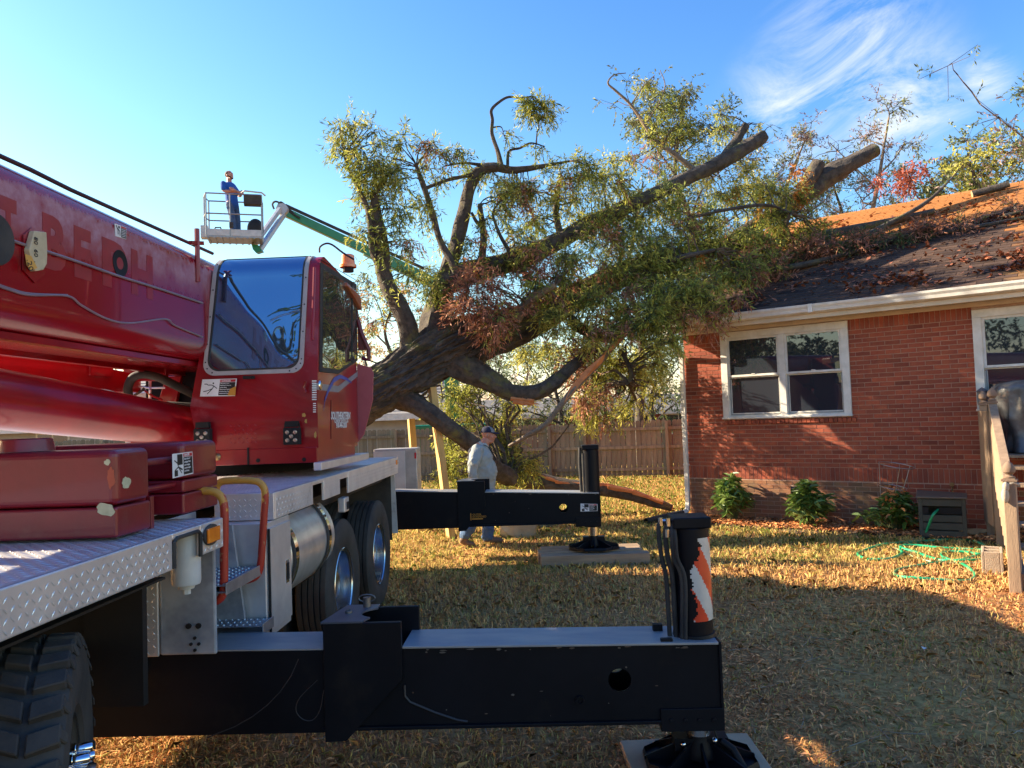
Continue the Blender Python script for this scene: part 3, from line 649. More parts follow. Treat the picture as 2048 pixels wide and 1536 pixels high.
# marker lamp
def marker(u, v, z, w=.075, hh=.038, parent=crane):
    q = B(); q.prism([(u, v + w * math.cos(a) * (1 if abs(math.cos(a)) < .8 else 1), z + hh * math.sin(a)) for a in np.linspace(0, 2 * math.pi, 20, endpoint=False)], (.012, 0, 0)); b_ = q.build('marker_lamp', RUBBER, parent, bevel=.003)
    q = B(); q.prism([(u + .012, v + w * .78 * s, z + hh * .7 * t) for s, t in ((-1, -1), (1, -1), (1, 1), (-1, 1))], (.012, 0, 0)); q.build('lens', ORANGE, b_, bevel=.005); return b_
p = CU(420, 1069, 0); marker(0, p.y, p.z, .085, .05)
# filter canister hanging in the notch
p = CU(372, 1120, -.09); q = B(); q.lathe([(0, -.15), (.035, -.15), (.04, -.135), (.062, -.13), (.066, -.115), (.066, .10), (.05, .12), (0, .12)], 24, 'Z', (p.x, p.y, 1.27 - .02)); q.lathe([(.0, -.175), (.02, -.175), (.02, -.15)], 8, 'Z', (p.x, p.y, 1.25)); q.build('filter_canister', mat('canister', (.55, .56, .55), .4, col2=(.45, .46, .46)), crane, smooth=True)
# ---- steps bay: v 3.86 .. 4.6
q = B(); a = CV(300, 1240, 3.95)
q.box(-.35, -.065, 3.9, 3.925, .715, 1.245); pn = q.build('side_panel', GREYP, crane, bevel=.01)       # grey panel facing the camera behind filter
q = B(); q.box(-.425, -.352, 3.885, 3.9, .715, 1.22); tp = q.build('tread_panel', PLATE, crane, bevel=.003); lugs('tread_pattern', tp, (-.422, 3.884, .72), (1, 0, 0), (0, 0, 1), 2, 15, PLATE)
q = B()
for (u, z) in ((-.20, .86), (-.15, .86)): q.prism([(u + .014 * math.cos(t), 3.898, z + .014 * math.sin(t)) for t in np.linspace(0, 6.28, 8, endpoint=False)], (0, -.01, 0))
for (u, z) in ((-.17, .80), (-.19, .77), (-.15, .77), (-.17, .74)): q.prism([(u + .008 * math.cos(t), 3.898, z + .008 * math.sin(t)) for t in np.linspace(0, 6.28, 8, endpoint=False)], (0, -.008, 0))
q.build('bolt_heads', DARK, pn, kind='stuff')
# inner deck beyond steps, and far deck
q = B(); q.box(-2.5, -.47, 3.86, 4.62, 1.39, 1.42); q.box(-2.5, -.004, 4.60, 8.62, 1.42, 1.45); fd = q.build('rear_deck', PLATE, crane, bevel=.004)
lugs('tread_pattern', fd, (-1.3, 4.62, 1.452), (1, 0, 0), (0, 1, 0), 40, 60, PLATE)
lugs('tread_pattern', fd, (-1.3, 3.88, 1.422), (1, 0, 0), (0, 1, 0), 25, 22, PLATE)
vb0 = CU(626, 985, 0).y; vb1 = CU(648, 975, 0).y; vc0 = CU(680, 965, 0).y; vc1 = CU(697, 950, 0).y
q = B(); q.box(-.02, 0, 4.62, vb0, 1.29, 1.45); q.box(-.02, 0, vb0, vb1, 1.43, 1.45); q.box(-.02, 0, vb1, vc0, 1.29, 1.45); q.box(-.02, 0, vc1, 8.62, 1.27, 1.45); q.box(-.02, -.005, vc0, vc1, 1.40, 1.445)
q.box(-.36, 0, 4.595, 4.62, 1.29, 1.45)
s2 = q.build('rear_deck_skirt', PLATE, crane, bevel=.004)
lugs('tread_pattern', s2, (.001, 4.63, 1.295), (0, 1, 0), (0, 0, 1), int((vb0 - 4.65) / .032), 4, PLATE)
lugs('tread_pattern', s2, (.001, vb1, 1.295), (0, 1, 0), (0, 0, 1), int((vc0 - vb1) / .032), 4, PLATE)
lugs('tread_pattern', s2, (-.35, 4.594, 1.298), (1, 0, 0), (0, 0, 1), 10, 4, PLATE)
lugs('tread_pattern', s2, (.001, vc1, 1.28), (0, 1, 0), (0, 0, 1), int((8.6 - vc1) / .032), 4, PLATE)
q = B(); q.box(0, .012, 8.50, 8.585, 1.37, 1.42); q.build('marker_lens', ORANGE, crane, bevel=.003)
# work light bracket under the deck
p = CU(690, 985, -.02); q = B(); q.box(p.x - .05, p.x + .01, p.y - .05, p.y + .09, 1.12, 1.24); b_ = q.build('work_light_bracket', ALUR, crane, bevel=.01)
q = B(); q.box(p.x + .005, p.x + .015, p.y + .0, p.y + .06, 1.14, 1.2); q.build('light_recess', DARK, b_)
# ladder sides and steps
STEPM = mat('step_grating', (.45, .48, .55), .4, .8, col2=(.3, .33, .4), scale=10, bump=.2, bscale=40)
def stepbox(v0, v1, z, uin, uo, nm='step'):
    q = B(); q.box(uin, uo, v0, v1, z - .05, z - .045); q.box(uo - .006, uo, v0, v1, z - .06, z); q.box(uin, uin + .006, v0, v1, z - .06, z); s_ = q.build(nm, STEPM, crane, bevel=.002)
    q = B(); nu = max(3, int((uo - uin) / .034)); nv = int((v1 - v0) / .045)
    for i in range(nu):
        for j in range(nv):
            cu = uin + (i + .5) * (uo - uin) / nu; cv = v0 + (j + .5) * (v1 - v0) / nv
            q.lathe([(.011, -.001), (.009, .006)], 6, 'Z', (cu, cv, z - .012), cap=True)
    q.box(uin + .006, uo - .006, v0, v1, z - .016, z - .012); q.build('grating', STEPM, s_, kind='stuff'); return s_
stepbox(3.93, 4.44, 1.06, -.32, -.02); stepbox(4.27, 4.44, .765, -.32, .04)
q = B(); q.prism([(-.42, 3.925, .715), (-.28, 3.925, .715), (-.12, 3.925, 1.24), (-.42, 3.925, 1.24)], (0, .008, 0)); q.box(-.45, -.44, 3.93, 4.53, .62, 1.36); q.build('step_side', GREYP, crane, bevel=.002)
# cabinet beside the tank
q = B(); va = CU(536, 1150, 0).y; vb = CU(584, 1150, 0).y
q.hexa([(-.48, va, .62), (-.01, va, .62), (-.01, vb, .62), (-.48, vb, .62), (-.48, va, 1.285), (-.01, va, 1.285), (-.01, vb, 1.285), (-.48, vb, 1.285)]); cab_ = q.build('tool_cabinet', ALUR, crane, bevel=.006)
q = B(); q.box(-.008, .004, va + .03, vb - .02, .66, 1.25); dr = q.build('door', ALUR, cab_, bevel=.003)
q = B(); q.tube([(.003, va + .02, .65), (.003, va + .02, 1.25)], .007, 6); q.build('hinge', DARK, dr)
p = CU(573, 1142, 0); q = B(); q.box(.003, .008, p.y - .028, p.y + .028, p.z - .07, p.z + .07); pl = q.build('latch_plate', CHROME, dr, bevel=.003)
q = B(); q.box(.007, .013, p.y - .018, p.y + .02, p.z - .05, p.z + .05); q.build('latch', DARK, pl if False else dr)
# face panel of the cabinet towards camera (slanted)
q = B(); q.prism([(-.55, va - .06, .62), (-.10, va - .06, .62), (-.18, va - .06, 1.29), (-.55, va - .06, 1.29)], (0, .02, 0)); q.build('bulkhead', GREYP, crane, bevel=.003)
# fuel tank
tv0 = vb + .03; tv1 = CU(662, 1090, -.05).y; R_ = .335; tu = -.345; tz = .995
q = B(); q.lathe([(0, tv0 - .02), (.2, tv0 - .015), (.3, tv0), (R_, tv0 + .035), (R_, tv1 - .035), (.3, tv1), (0, tv1)], 56, 'Y', (tu, 0, tz)); tank = q.build('fuel_tank', mat('tank_aluminium', (.85, .86, .88), .3, .7, col2=(.52, .54, .57), scale=3, bump=.04, bscale=6), crane, smooth=True)
for v in (tv0 + .10, tv1 - .18):
    q = B(); q.lathe([(R_ + .001, v - .045), (R_ + .006, v - .045), (R_ + .006, v + .045), (R_ + .001, v + .045)], 56, 'Y', (tu, 0, tz)); st = q.build('tank_strap', CHROME, tank, smooth=True)
    q = B(); q.lathe([(R_ + .006, v - .028 - .045), (R_ + .012, v - .022 - .045), (R_ + .012, v + .01 - .045), (R_ + .006, v + .01 - .045)], 56, 'Y', (tu, 0, tz)); q.build('strap_rubber', RUBBER, tank, smooth=True)
q = B(); q.lathe([(.05, 0), (.05, .03), (.045, .04), (0, .042)], 16, 'Z', (tu + .12, tv0 + .3, tz + R_ - .03)); q.tube([(tu + .07, tv0 + .3, tz + R_ + .01), (tu + .12, tv0 + .3, tz + R_ + .04), (tu + .17, tv0 + .3, tz + R_ + .01)], .006, 6); q.build('fuel_cap', ALUR, tank, smooth=True)
# grab rails: red tube with worn yellow tops
def rail_mat():
    m = bpy.data.materials.new('rail_paint'); m.use_nodes = True; t = m.node_tree; L = t.links.new; b = t.nodes['Principled BSDF']; b.inputs['Roughness'].default_value = .45
    tc = N(t, 'ShaderNodeTexCoord'); s_ = N(t, 'ShaderNodeSeparateXYZ'); L(tc.outputs['Object'], s_.inputs[0]); n = N(t, 'ShaderNodeTexNoise', i_Scale=26.0, i_Detail=5.0); L(tc.outputs['Object'], n.inputs['Vector'])
    n2 = N(t, 'ShaderNodeMath', operation='MULTIPLY_ADD'); L(n.outputs[0], n2.inputs[0]); n2.inputs[1].default_value = .35; L(s_.outputs[2], n2.inputs[2])
    r = N(t, 'ShaderNodeMapRange', i_From_Min=1.625, i_From_Max=1.645); L(n2.outputs[0], r.inputs[0])
    n3 = N(t, 'ShaderNodeTexNoise', i_Scale=40.0, i_Detail=3.0); L(tc.outputs['Object'], n3.inputs['Vector']); r3 = N(t, 'ShaderNodeMapRange', i_From_Min=.66, i_From_Max=.68); L(n3.outputs[0], r3.inputs[0])
    mxa = N(t, 'ShaderNodeMix', data_type='RGBA'); mxa.inputs[6].default_value = (.38, .03, .015, 1); mxa.inputs[7].default_value = (.55, .27, .04, 1); L(r.outputs[0], mxa.inputs[0])
    mxb = N(t, 'ShaderNodeMix', data_type='RGBA'); mxb.inputs[7].default_value = (.42, .22, .10, 1); L(mxa.outputs[2], mxb.inputs[6]); L(r3.outputs[0], mxb.inputs[0]); L(mxb.outputs[2], b.inputs['Base Color']); return m
RAILM = rail_mat()
def grab(pxpts, u, r=.017):
    pts = [CU(x, y, uu) for (x, y, uu) in pxpts]; q = B(); q.tube(spline([tuple(p) for p in pts], 5), r, 10); return q.build('grab_rail', RAILM, crane, smooth=True)
# the loops lie across the steps: inner leg and outer leg
def loop(pix, v):
    pts = [tuple(CV(x, y, v)) for (x, y) in pix]; q = B(); q.tube(spline(pts, 5), .021, 12); return q.build('grab_rail', RAILM, crane, smooth=True)
loop([(385, 984), (400, 982), (425, 983), (441, 992), (448, 1012), (449, 1060), (448, 1110), (448, 1160), (445, 1190), (433, 1202), (420, 1204)], 3.98)
loop([(432, 995), (433, 975), (442, 964), (465, 961), (500, 961), (520, 966), (530, 985), (528, 1030), (525, 1080), (521, 1130), (512, 1152), (495, 1160), (482, 1161)], 4.42)
q = B(); a = CV(465, 1158, 4.42); q.box(a.x - .08, a.x + .02, 4.38, 4.45, a.z - .045, a.z + .045); q.build('rail_foot', BLACK, crane, bevel=.005)
# ---- wheel wells, near mudguard panel, rear mudflap
q = B(); q.box(-.45, -.185, 3.42, 3.46, .64, 1.22); q.box(-.95, -.45, 3.44, 3.475, .5, 1.22); q.box(-1.05, -.08, 1.4, 3.42, 1.19, 1.2); q.build('mudguard', mat('black_rubber_sheet', (.006, .006, .007), .6, bump=.1), crane)
q = B(); q.box(-.85, -.06, 8.48, 8.5, .55, 1.25); q.build('mud_flap', RUBBER, crane)
q = B(); q.hexa([(-.06, 8.505, .62), (-.0, 8.505, .62), (-.0, 8.52, .62), (-.06, 8.52, .62), (-.09, 8.505, 1.26), (-.02, 8.505, 1.26), (-.02, 8.52, 1.26), (-.09, 8.52, 1.26)]); q.build('flap_bracket', PLATE, crane)
# ---- wheels
def tyre_profile(Ro, wd, Ri, groove=True):
    h = wd / 2; pr = [(Ri, -h * .72), (Ri + .03, -h * .9), ((Ro + Ri) / 2, -h), (Ro - .05, -h * .97), (Ro - .012, -h * .86)]
    if groove:
        k = 5
        for i in range(k):
            a = -h * .82 + i * (2 * h * .82) / k; b_ = a + 2 * h * .82 / k; g = .012; dd = .016
            pr += [(Ro, a + g / 2), (Ro, b_ - g / 2)]
            if i < k - 1: pr += [(Ro - dd, b_ - g / 2 + .001), (Ro - dd, b_ + g / 2 - .001)]
    else: pr += [(Ro - .03, -h * .8), (Ro - .022, 0), (Ro - .03, h * .8)]
    pr += [(Ro - .012, h * .86), (Ro - .05, h * .97), ((Ro + Ri) / 2, h), (Ri + .03, h * .9), (Ri, h * .72)]
    return pr
def rear_wheel(u, v, Rz=.53):
    w = empty('wheel', (u, v, Rz)); w.parent = crane
    q = B(); q.lathe(tyre_profile(Rz, .28, .285), 72, 'X'); q.build('tyre', RUBBER, w, smooth=True)
    q = B(); q.lathe([(.292, .125), (.30, .118), (.292, .105), (.27, .10), (.262, .02), (.255, -.03), (.19, -.06), (.15, -.062), (.14, -.04), (.11, -.04), (.11, .05), (.10, .06), (0, .062)], 48, 'X'); q.build('rim', ALU, w, smooth=30)
    q = B()
    for i in range(10):
        a = 2 * math.pi * i / 10; q.lathe([(0, .03), (.012, .03), (.016, .022), (.018, -.05)], 6, 'X', (-.01, .168 * math.cos(a), .168 * math.sin(a)))
    q.build('lug_nuts', CHROME, w, kind='stuff')
    # inner dual
    q = B(); q.lathe(tyre_profile(Rz, .28, .285), 60, 'X', (-.34, 0, 0)); q.build('inner_tyre', RUBBER, w, smooth=True)
    return w
rear_wheel(-.17, 6.36); rear_wheel(-.17, 7.76)
for v in (6.36, 7.76):
    q = B(); q.cyl((-2.4, v, .53), (-.2, v, .53), .08, n=12); q.build('axle', BLACK, crane)
for v in (6.36, 7.76, 2.75):
    q = B(); q.lathe(tyre_profile(.55, .5, .285), 48, 'X', (-2.25, v, .55)); q.build('far_side_tyre', RUBBER, crane, smooth=True)
def front_wheel():
    w = empty('wheel', tuple(CMI @ Vector((-1.545, 2.73, .57)))); w.parent = crane; w.rotation_euler.z = R(24) - CRZ
    Ro = .575; wd = .42; h = wd / 2
    q = B(); q.lathe([(.285, -h * .72), (.32, -h * .92), (.43, -h), (.52, -h * .97), (Ro - .035, -h * .86), (Ro - .024, -h * .5), (Ro - .022, 0), (Ro - .024, h * .5), (Ro - .035, h * .86), (.52, h * .97), (.43, h), (.32, h * .92), (.285, h * .72)], 80, 'X', (-h, 0, 0)); ty = q.build('tyre', RUBBER, w, smooth=True)
    # chunky on/off road tread: offset lugs with slanted sides
    q = B(); nb = 34
    def blk(a, x0, x1, da0, da1, sk, rr=Ro):
        pts = []
        for r_ in (Ro - .032, rr):
            sh = .86 if r_ == rr else 1
            for (x, aa, ss) in ((x0, da0, 0), (x1, da0, sk), (x1, da1, sk), (x0, da1, 0)):
                t = a + (aa * sh) + ss; xm = (x0 + x1) / 2; xx = xm + (x - xm) * (.93 if r_ == rr else 1)
                drop = 0.012 * (abs(xx + h) / h) ** 4
                pts.append((xx, (r_ - drop) * math.cos(t), (r_ - drop) * math.sin(t)))
        q.hexa(pts)
    st = 2 * math.pi / nb
    for i in range(nb):
        a = i * st
        blk(a, -.012, -.105, -.38 * st, .30 * st, .22 * st); blk(a + st * .5, -.012 - wd + .024, -.105 - wd + .21, -.38 * st, .30 * st, -.22 * st)
        blk(a + st * .15, -.118, -.2, -.36 * st, .33 * st, -.35 * st); blk(a + st * .6, -.215, -.3, -.36 * st, .33 * st, .35 * st)
        if i % 1 == 0:  # shoulder rib running down the sidewall
            t0 = a - .2 * st; t1 = a + .16 * st
            q.hexa([(-.006, .515 * math.cos(t0), .515 * math.sin(t0)), (-.006, .515 * math.cos(t1), .515 * math.sin(t1)), (-.03, .55 * math.cos(t1), .55 * math.sin(t1)), (-.03, .55 * math.cos(t0), .55 * math.sin(t0)),
                    (.004, .515 * math.cos(t0), .515 * math.sin(t0)), (.004, .515 * math.cos(t1), .515 * math.sin(t1)), (-.014, .565 * math.cos(t1), .565 * math.sin(t1)), (-.014, .565 * math.cos(t0), .565 * math.sin(t0))])
    q.build('tread_blocks', RUBBER, ty, kind='stuff', bevel=.004, seg=1)
    q = B(); q.lathe([(.296, -.03), (.306, -.042), (.292, -.06), (.275, -.065), (.27, -.10), (.2, -.085), (.15, -.03), (.14, -.02), (.125, -.02), (.12, .03), (.11, .045), (0, .047)], 48, 'X'); rim = q.build('rim', ALU, w, smooth=30)
    for i in range(10):
        a = 2 * math.pi * i / 10; q = B(); q.lathe([(0, .052), (.014, .051), (.019, .043), (.019, .0), (.023, -.002), (.023, -.03)], 12, 'X', (-.02, .168 * math.cos(a), .168 * math.sin(a))); q.build('lug_nut', CHROME, rim, smooth=True)
front_wheel()
# ---- weights on the front deck
WT = mat('weight_paint', (.20, .008, .016), .38, col2=(.14, .006, .013), scale=3, coat=.3, bump=.15, bscale=18, dirt=((.20, .05, .045), .55, .75), dscale=3)
CHIP = mat('chipped_cream', (.55, .53, .34), .7, col2=(.42, .4, .25), scale=20)
def slab(u0, u1, v0, v1, zs, nm='counterweight', bev=.03):
    q = None; par = None
    for i, (a, b_) in enumerate(zip(zs[:-1], zs[1:])):
        q = B(); q.box(u0, u1, v0, v1, a + .002, b_ - .002)
        o = q.build(nm, WT, crane, bevel=bev if i == len(zs) - 2 else .012, seg=4)
    return o
slab(-1.55, -.15, 3.16, 3.44, (1.41, 1.54, 1.775))
slab(-.95, -.15, 3.76, 4.16, (1.43, 1.535, 1.60, 1.785))
q = B(); q.box(-1.6, -.3, 3.5, 3.72, 1.42, 1.6); q.tube([(-.2, 3.44, 1.7), (-.2, 3.76, 1.7)], .018, 8); q.tube([(-.2, 3.44, 1.58), (-.2, 3.76, 1.58)], .014, 8); q.box(-.19, -.165, 3.47, 3.5, 1.405, 1.55); q.build('weight_brace', WT, crane, bevel=.004)
q = B(); q.lathe([(.11, 0), (.10, .05), (.09, .055), (0, .055)], 20, 'Z', (-.62, 3.3, 1.775)); q.build('weight_cap', WT, crane, smooth=30)
def chip(px, py, w, h_, face_v=None, face_u=None, seed=0, m=CHIP):
    r_ = random.Random(seed); c = CV(px, py, face_v) if face_v is not None else CU(px, py, face_u); pts = []
    for i in range(18):
        a = 2 * math.pi * i / 18; rr = r_.uniform(.65, 1.0); x = w * rr * math.cos(a); z = h_ * rr * math.sin(a)
        pts.append(c + (Vector((x, -.0015, z)) if face_v is not None else Vector((.0015, x, z))))
    q = B(); q.prism(pts, (0, -.0006, 0) if face_v is not None else (.0006, 0, 0)); q.build('paint_chip', m, crane)
chip(212, 1019, .045, .034, face_v=3.16, seed=4); chip(215, 925, .015, .015, face_v=3.16, seed=5)
chip(252, 965, .04, .03, face_u=-.15, seed=6); chip(222, 955, .02, .055, face_v=3.16, seed=7, m=mat('chip_orange', (.42, .07, .03), .5))
q = B(); q.box(-2.12, -2.07 + .0, 3.18, 3.3, 1.4, 2.35); q.build('front_post', WT, crane, bevel=.006)
# ---- slewing table and superstructure
q = B(); q.lathe([(.95, 1.45), (.95, 1.54), (.88, 1.56), (0, 1.56)], 48, 'Z', (-1.35, 7.2, 0)); q.build('slewing_ring', BLACK, crane, smooth=30)
q = B(); q.box(-2.3, -.6, 6.4, 9.3, 1.56, 1.72)
q.prism([(-1.95, 6.6, 1.72), (-1.95, 9.4, 1.72), (-1.95, 9.5, 3.0), (-1.95, 8.6, 3.15), (-1.95, 7.2, 2.1), (-1.95, 6.6, 1.95)], (.06, 0, 0)); q.prism([(-.85, 6.9, 1.72), (-.85, 9.4, 1.72), (-.85, 9.5, 3.0), (-.85, 8.6, 3.15), (-.85, 7.2, 2.1)], (.06, 0, 0))
q.box(-2.4, -.8, 9.3, 9.9, 1.5, 2.45); q.build('superstructure', RED, crane, bevel=.02)
# ---- boom
def boom_mat():
    m = bpy.data.materials.new('boom_paint'); m.use_nodes = True; t = m.node_tree; L = t.links.new; b = t.nodes['Principled BSDF']; b.inputs['Roughness'].default_value = .28; b.inputs['Coat Weight'].default_value = .6
    tc = N(t, 'ShaderNodeTexCoord'); s_ = N(t, 'ShaderNodeSeparateXYZ'); L(tc.outputs['Object'], s_.inputs[0])
    n = N(t, 'ShaderNodeTexNoise', i_Scale=9.0, i_Detail=9.0, i_Roughness=.72); L(tc.outputs['Object'], n.inputs['Vector'])
    mp = N(t, 'ShaderNodeMapping'); mp.inputs['Scale'].default_value = (1, 3.0, .9); L(tc.outputs['Object'], mp.inputs[0]); n2 = N(t, 'ShaderNodeTexNoise', i_Scale=5.0, i_Detail=8.0, i_Roughness=.7); L(mp.outputs[0], n2.inputs['Vector'])
    # weathered band on the flank, ragged upper and lower limits
    h1 = N(t, 'ShaderNodeMath', operation='MULTIPLY_ADD'); L(n2.outputs[0], h1.inputs[0]); h1.inputs[1].default_value = .16; L(s_.outputs[2], h1.inputs[2])
    up = N(t, 'ShaderNodeMapRange', i_From_Min=3.155, i_From_Max=3.175, i_To_Min=1, i_To_Max=0); L(h1.outputs[0], up.inputs[0])
    lo = N(t, 'ShaderNodeMapRange', i_From_Min=2.88, i_From_Max=3.06); L(h1.outputs[0], lo.inputs[0])
    mu = N(t, 'ShaderNodeMath', operation='MULTIPLY'); L(up.outputs[0], mu.inputs[0]); L(lo.outputs[0], mu.inputs[1])
    r = N(t, 'ShaderNodeMapRange', i_From_Min=.28, i_From_Max=.62); L(n.outputs[0], r.inputs[0]); m3 = N(t, 'ShaderNodeMath', operation='MULTIPLY'); L(mu.outputs[0], m3.inputs[0]); L(r.outputs[0], m3.inputs[1])
    mx = N(t, 'ShaderNodeMix', data_type='RGBA'); mx.inputs[6].default_value = (.25, .003, .010, 1); mx.inputs[7].default_value = (.38, .20, .25, 1); L(m3.outputs[0], mx.inputs[0]); L(mx.outputs[2], b.inputs['Base Color'])
    rr = N(t, 'ShaderNodeMapRange', i_To_Min=.24, i_To_Max=.7); L(m3.outputs[0], rr.inputs[0]); L(rr.outputs[0], b.inputs['Roughness'])
    cw = N(t, 'ShaderNodeMapRange', i_To_Min=.4, i_To_Max=0); L(m3.outputs[0], cw.inputs[0]); L(cw.outputs[0], b.inputs['Coat Weight'])
    n5 = N(t, 'ShaderNodeTexNoise', i_Scale=1.6, i_Detail=2.0); L(tc.outputs['Object'], n5.inputs['Vector']); bp = N(t, 'ShaderNodeBump', i_Strength=.5, i_Distance=.012); L(n5.outputs[0], bp.inputs['Height']); L(bp.outputs[0], b.inputs['Normal'])
    return m
BOOMP = boom_mat()
bu0, bu1, bz0, bz1 = -1.75, -.95, 2.36, 3.2
def rrect(u0, u1, z0, z1, rt, rb, n=6):
    pts = []
    for (cx, cz, r, a0) in ((u1 - rb, z0 + rb, rb, -90), (u1 - rt, z1 - rt, rt, 0), (u0 + rt, z1 - rt, rt, 90), (u0 + rb, z0 + rb, rb, 180)):
        for k in range(n + 1): a = R(a0 + 90 * k / n); pts.append((cx + r * math.cos(a), cz + r * math.sin(a)))
    return pts
sec = rrect(bu0, bu1, bz0, bz1, .13, .16)
q = B(); q.prism([(u, -2.2, z) for (u, z) in sec], (0, 11.6, 0)); boom = q.build('boom', BOOMP, crane, smooth=30)
q = B(); q.box(bu0 - .0, bu1 + .018, 3.0 + 4.2, 3.0 + 4.26, bz0 + .1, bz1 - .1); q.build('boom_collar', RED, boom)
# lower flange strips
q = B(); q.box(bu1 - .16, bu1 - .10, -2.2, 8.6, bz0 - .035, bz0 + .004); q.box(bu0 + .1, bu0 + .16, -2.2, 8.6, bz0 - .035, bz0 + .004); q.build('boom_flange', RED, boom, bevel=.004)
# ghost lettering left by removed letters
GH = mat('ghost_letter', (.30, .016, .018), .5, coat=.3, bump=.05, bscale=8)
fu = bu1 + .0015
for ch, x0, x1, yb, yt in (('T', 0, 34, 455, 400), ('B', 78, 134, 570, 440), ('E', 140, 187, 600, 470), ('P', 194, 256, 590, 485), ('H', 262, 305, 570, 510)):
    a = CU((x0 + x1) / 2, (yb + yt) / 2, fu); va_ = CU(x0, 500, fu).y; vb_ = CU(x1, 500, fu).y
    T = Matrix.Translation(Vector((fu, (va_ + vb_) / 2, 2.84))) @ Matrix(((0, 0, 1, 0), (1, 0, 0, 0), (0, 1, 0, 0), (0, 0, 0, 1))) @ Matrix.Diagonal(((vb_ - va_) / .42, .60 if ch != 'T' else .6, 1, 1))
    text_mesh(ch, 1.0 if False else .62, T, GH, 'faded_letter', boom, bold=.03, depth=.0005)
# hole, sheave disc, angle indicator
p = CU(240, 527, fu); q = B(); q.lathe([(0, .0), (.075, .001), (.08, .004), (.082, .004), (.083, 0)], 32, 'X', (fu, p.y, p.z)); q.build('boom_hole', DARK, boom, smooth=True)
p = CU(-22, 478, fu); q = B(); q.lathe([(0, .04), (.12, .04), (.125, .03), (.125, 0)], 32, 'X', (fu, p.y, p.z)); q.build('hose_reel', RUBBER, boom, smooth=30)
p = CU(65, 505, fu); q = B()
PLY = mat('aged_plastic', (.55, .47, .30), .45, col2=(.42, .35, .22), scale=10)
def U(px, py, u=fu + .01): return CU(px, py, u)
q.prism([U(58, 462), U(82, 465), U(84, 500), U(83, 528), U(76, 540), U(60, 543), U(52, 530), U(47, 500)], (.03, 0, 0)); ai = q.build('angle_indicator', PLY, boom, bevel=.004)
q = B(); q.prism([U(50, 508, fu + .042), U(62, 512, fu + .042), U(74, 536, fu + .042), U(60, 541, fu + .042), U(53, 527, fu + .042)], (.002, 0, 0)); q.build('scale_plate', mat('amber_plate', (.6, .33, .06), .5), ai)
def side_text(s, px, py, u, size, m, par, rot=0, **k):
    c = CU(px, py, u); T = Matrix.Translation(c) @ Matrix(((0, 0, 1, 0), (1, 0, 0, 0), (0, 1, 0, 0), (0, 0, 0, 1))) @ Matrix.Rotation(R(rot), 4, 'Z'); return text_mesh(s, size, T, m, k.get('nm', 'lettering'), par, bold=k.get('bold', 0), italic=k.get('italic', 0))
INK = mat('ink_black', (.01, .01, .01), .6); WINK = mat('ink_white', (.75, .75, .75), .5); RINK = mat('ink_red', (.5, .01, .02), .5); YINK = mat('ink_orange', (.55, .25, .03), .5)
side_text('80  60  .', 72, 500, fu + .043, .04, INK, ai, -90); side_text('.20', 60, 530, fu + .045, .05, INK, ai, -70)
q = B(); q.prism([U(45, 470, fu + .002), U(62, 455, fu + .002), U(86, 462, fu + .002), U(88, 548, fu + .002), U(68, 566, fu + .002), U(44, 540, fu + .002)], (.006, 0, 0)); q.build('indicator_plate', BOOMP, boom)
# cables and hoses strung along the flank
CABLE = mat('cable_grey', (.30, .22, .25), .4, .3)
def flank(pix, r, m, nm, off=.012):
    pts = [tuple(CU(x, y, fu + off)) for x, y in pix]; q = B(); q.tube(spline(pts, 6), r, 6); return q.build(nm, m, boom, smooth=True)
flank([(8, 475), (50, 490), (84, 500), (160, 525), (240, 553), (320, 578), (405, 606)], .008, CABLE, 'cable')
flank([(-30, 562), (20, 580), (60, 590), (135, 592), (165, 612), (215, 638), (260, 646), (330, 638), (352, 652), (405, 674)], .006, CABLE, 'cable')
flank([(-30, 559), (20, 577), (60, 587), (135, 590)], .005, CABLE, 'cable')
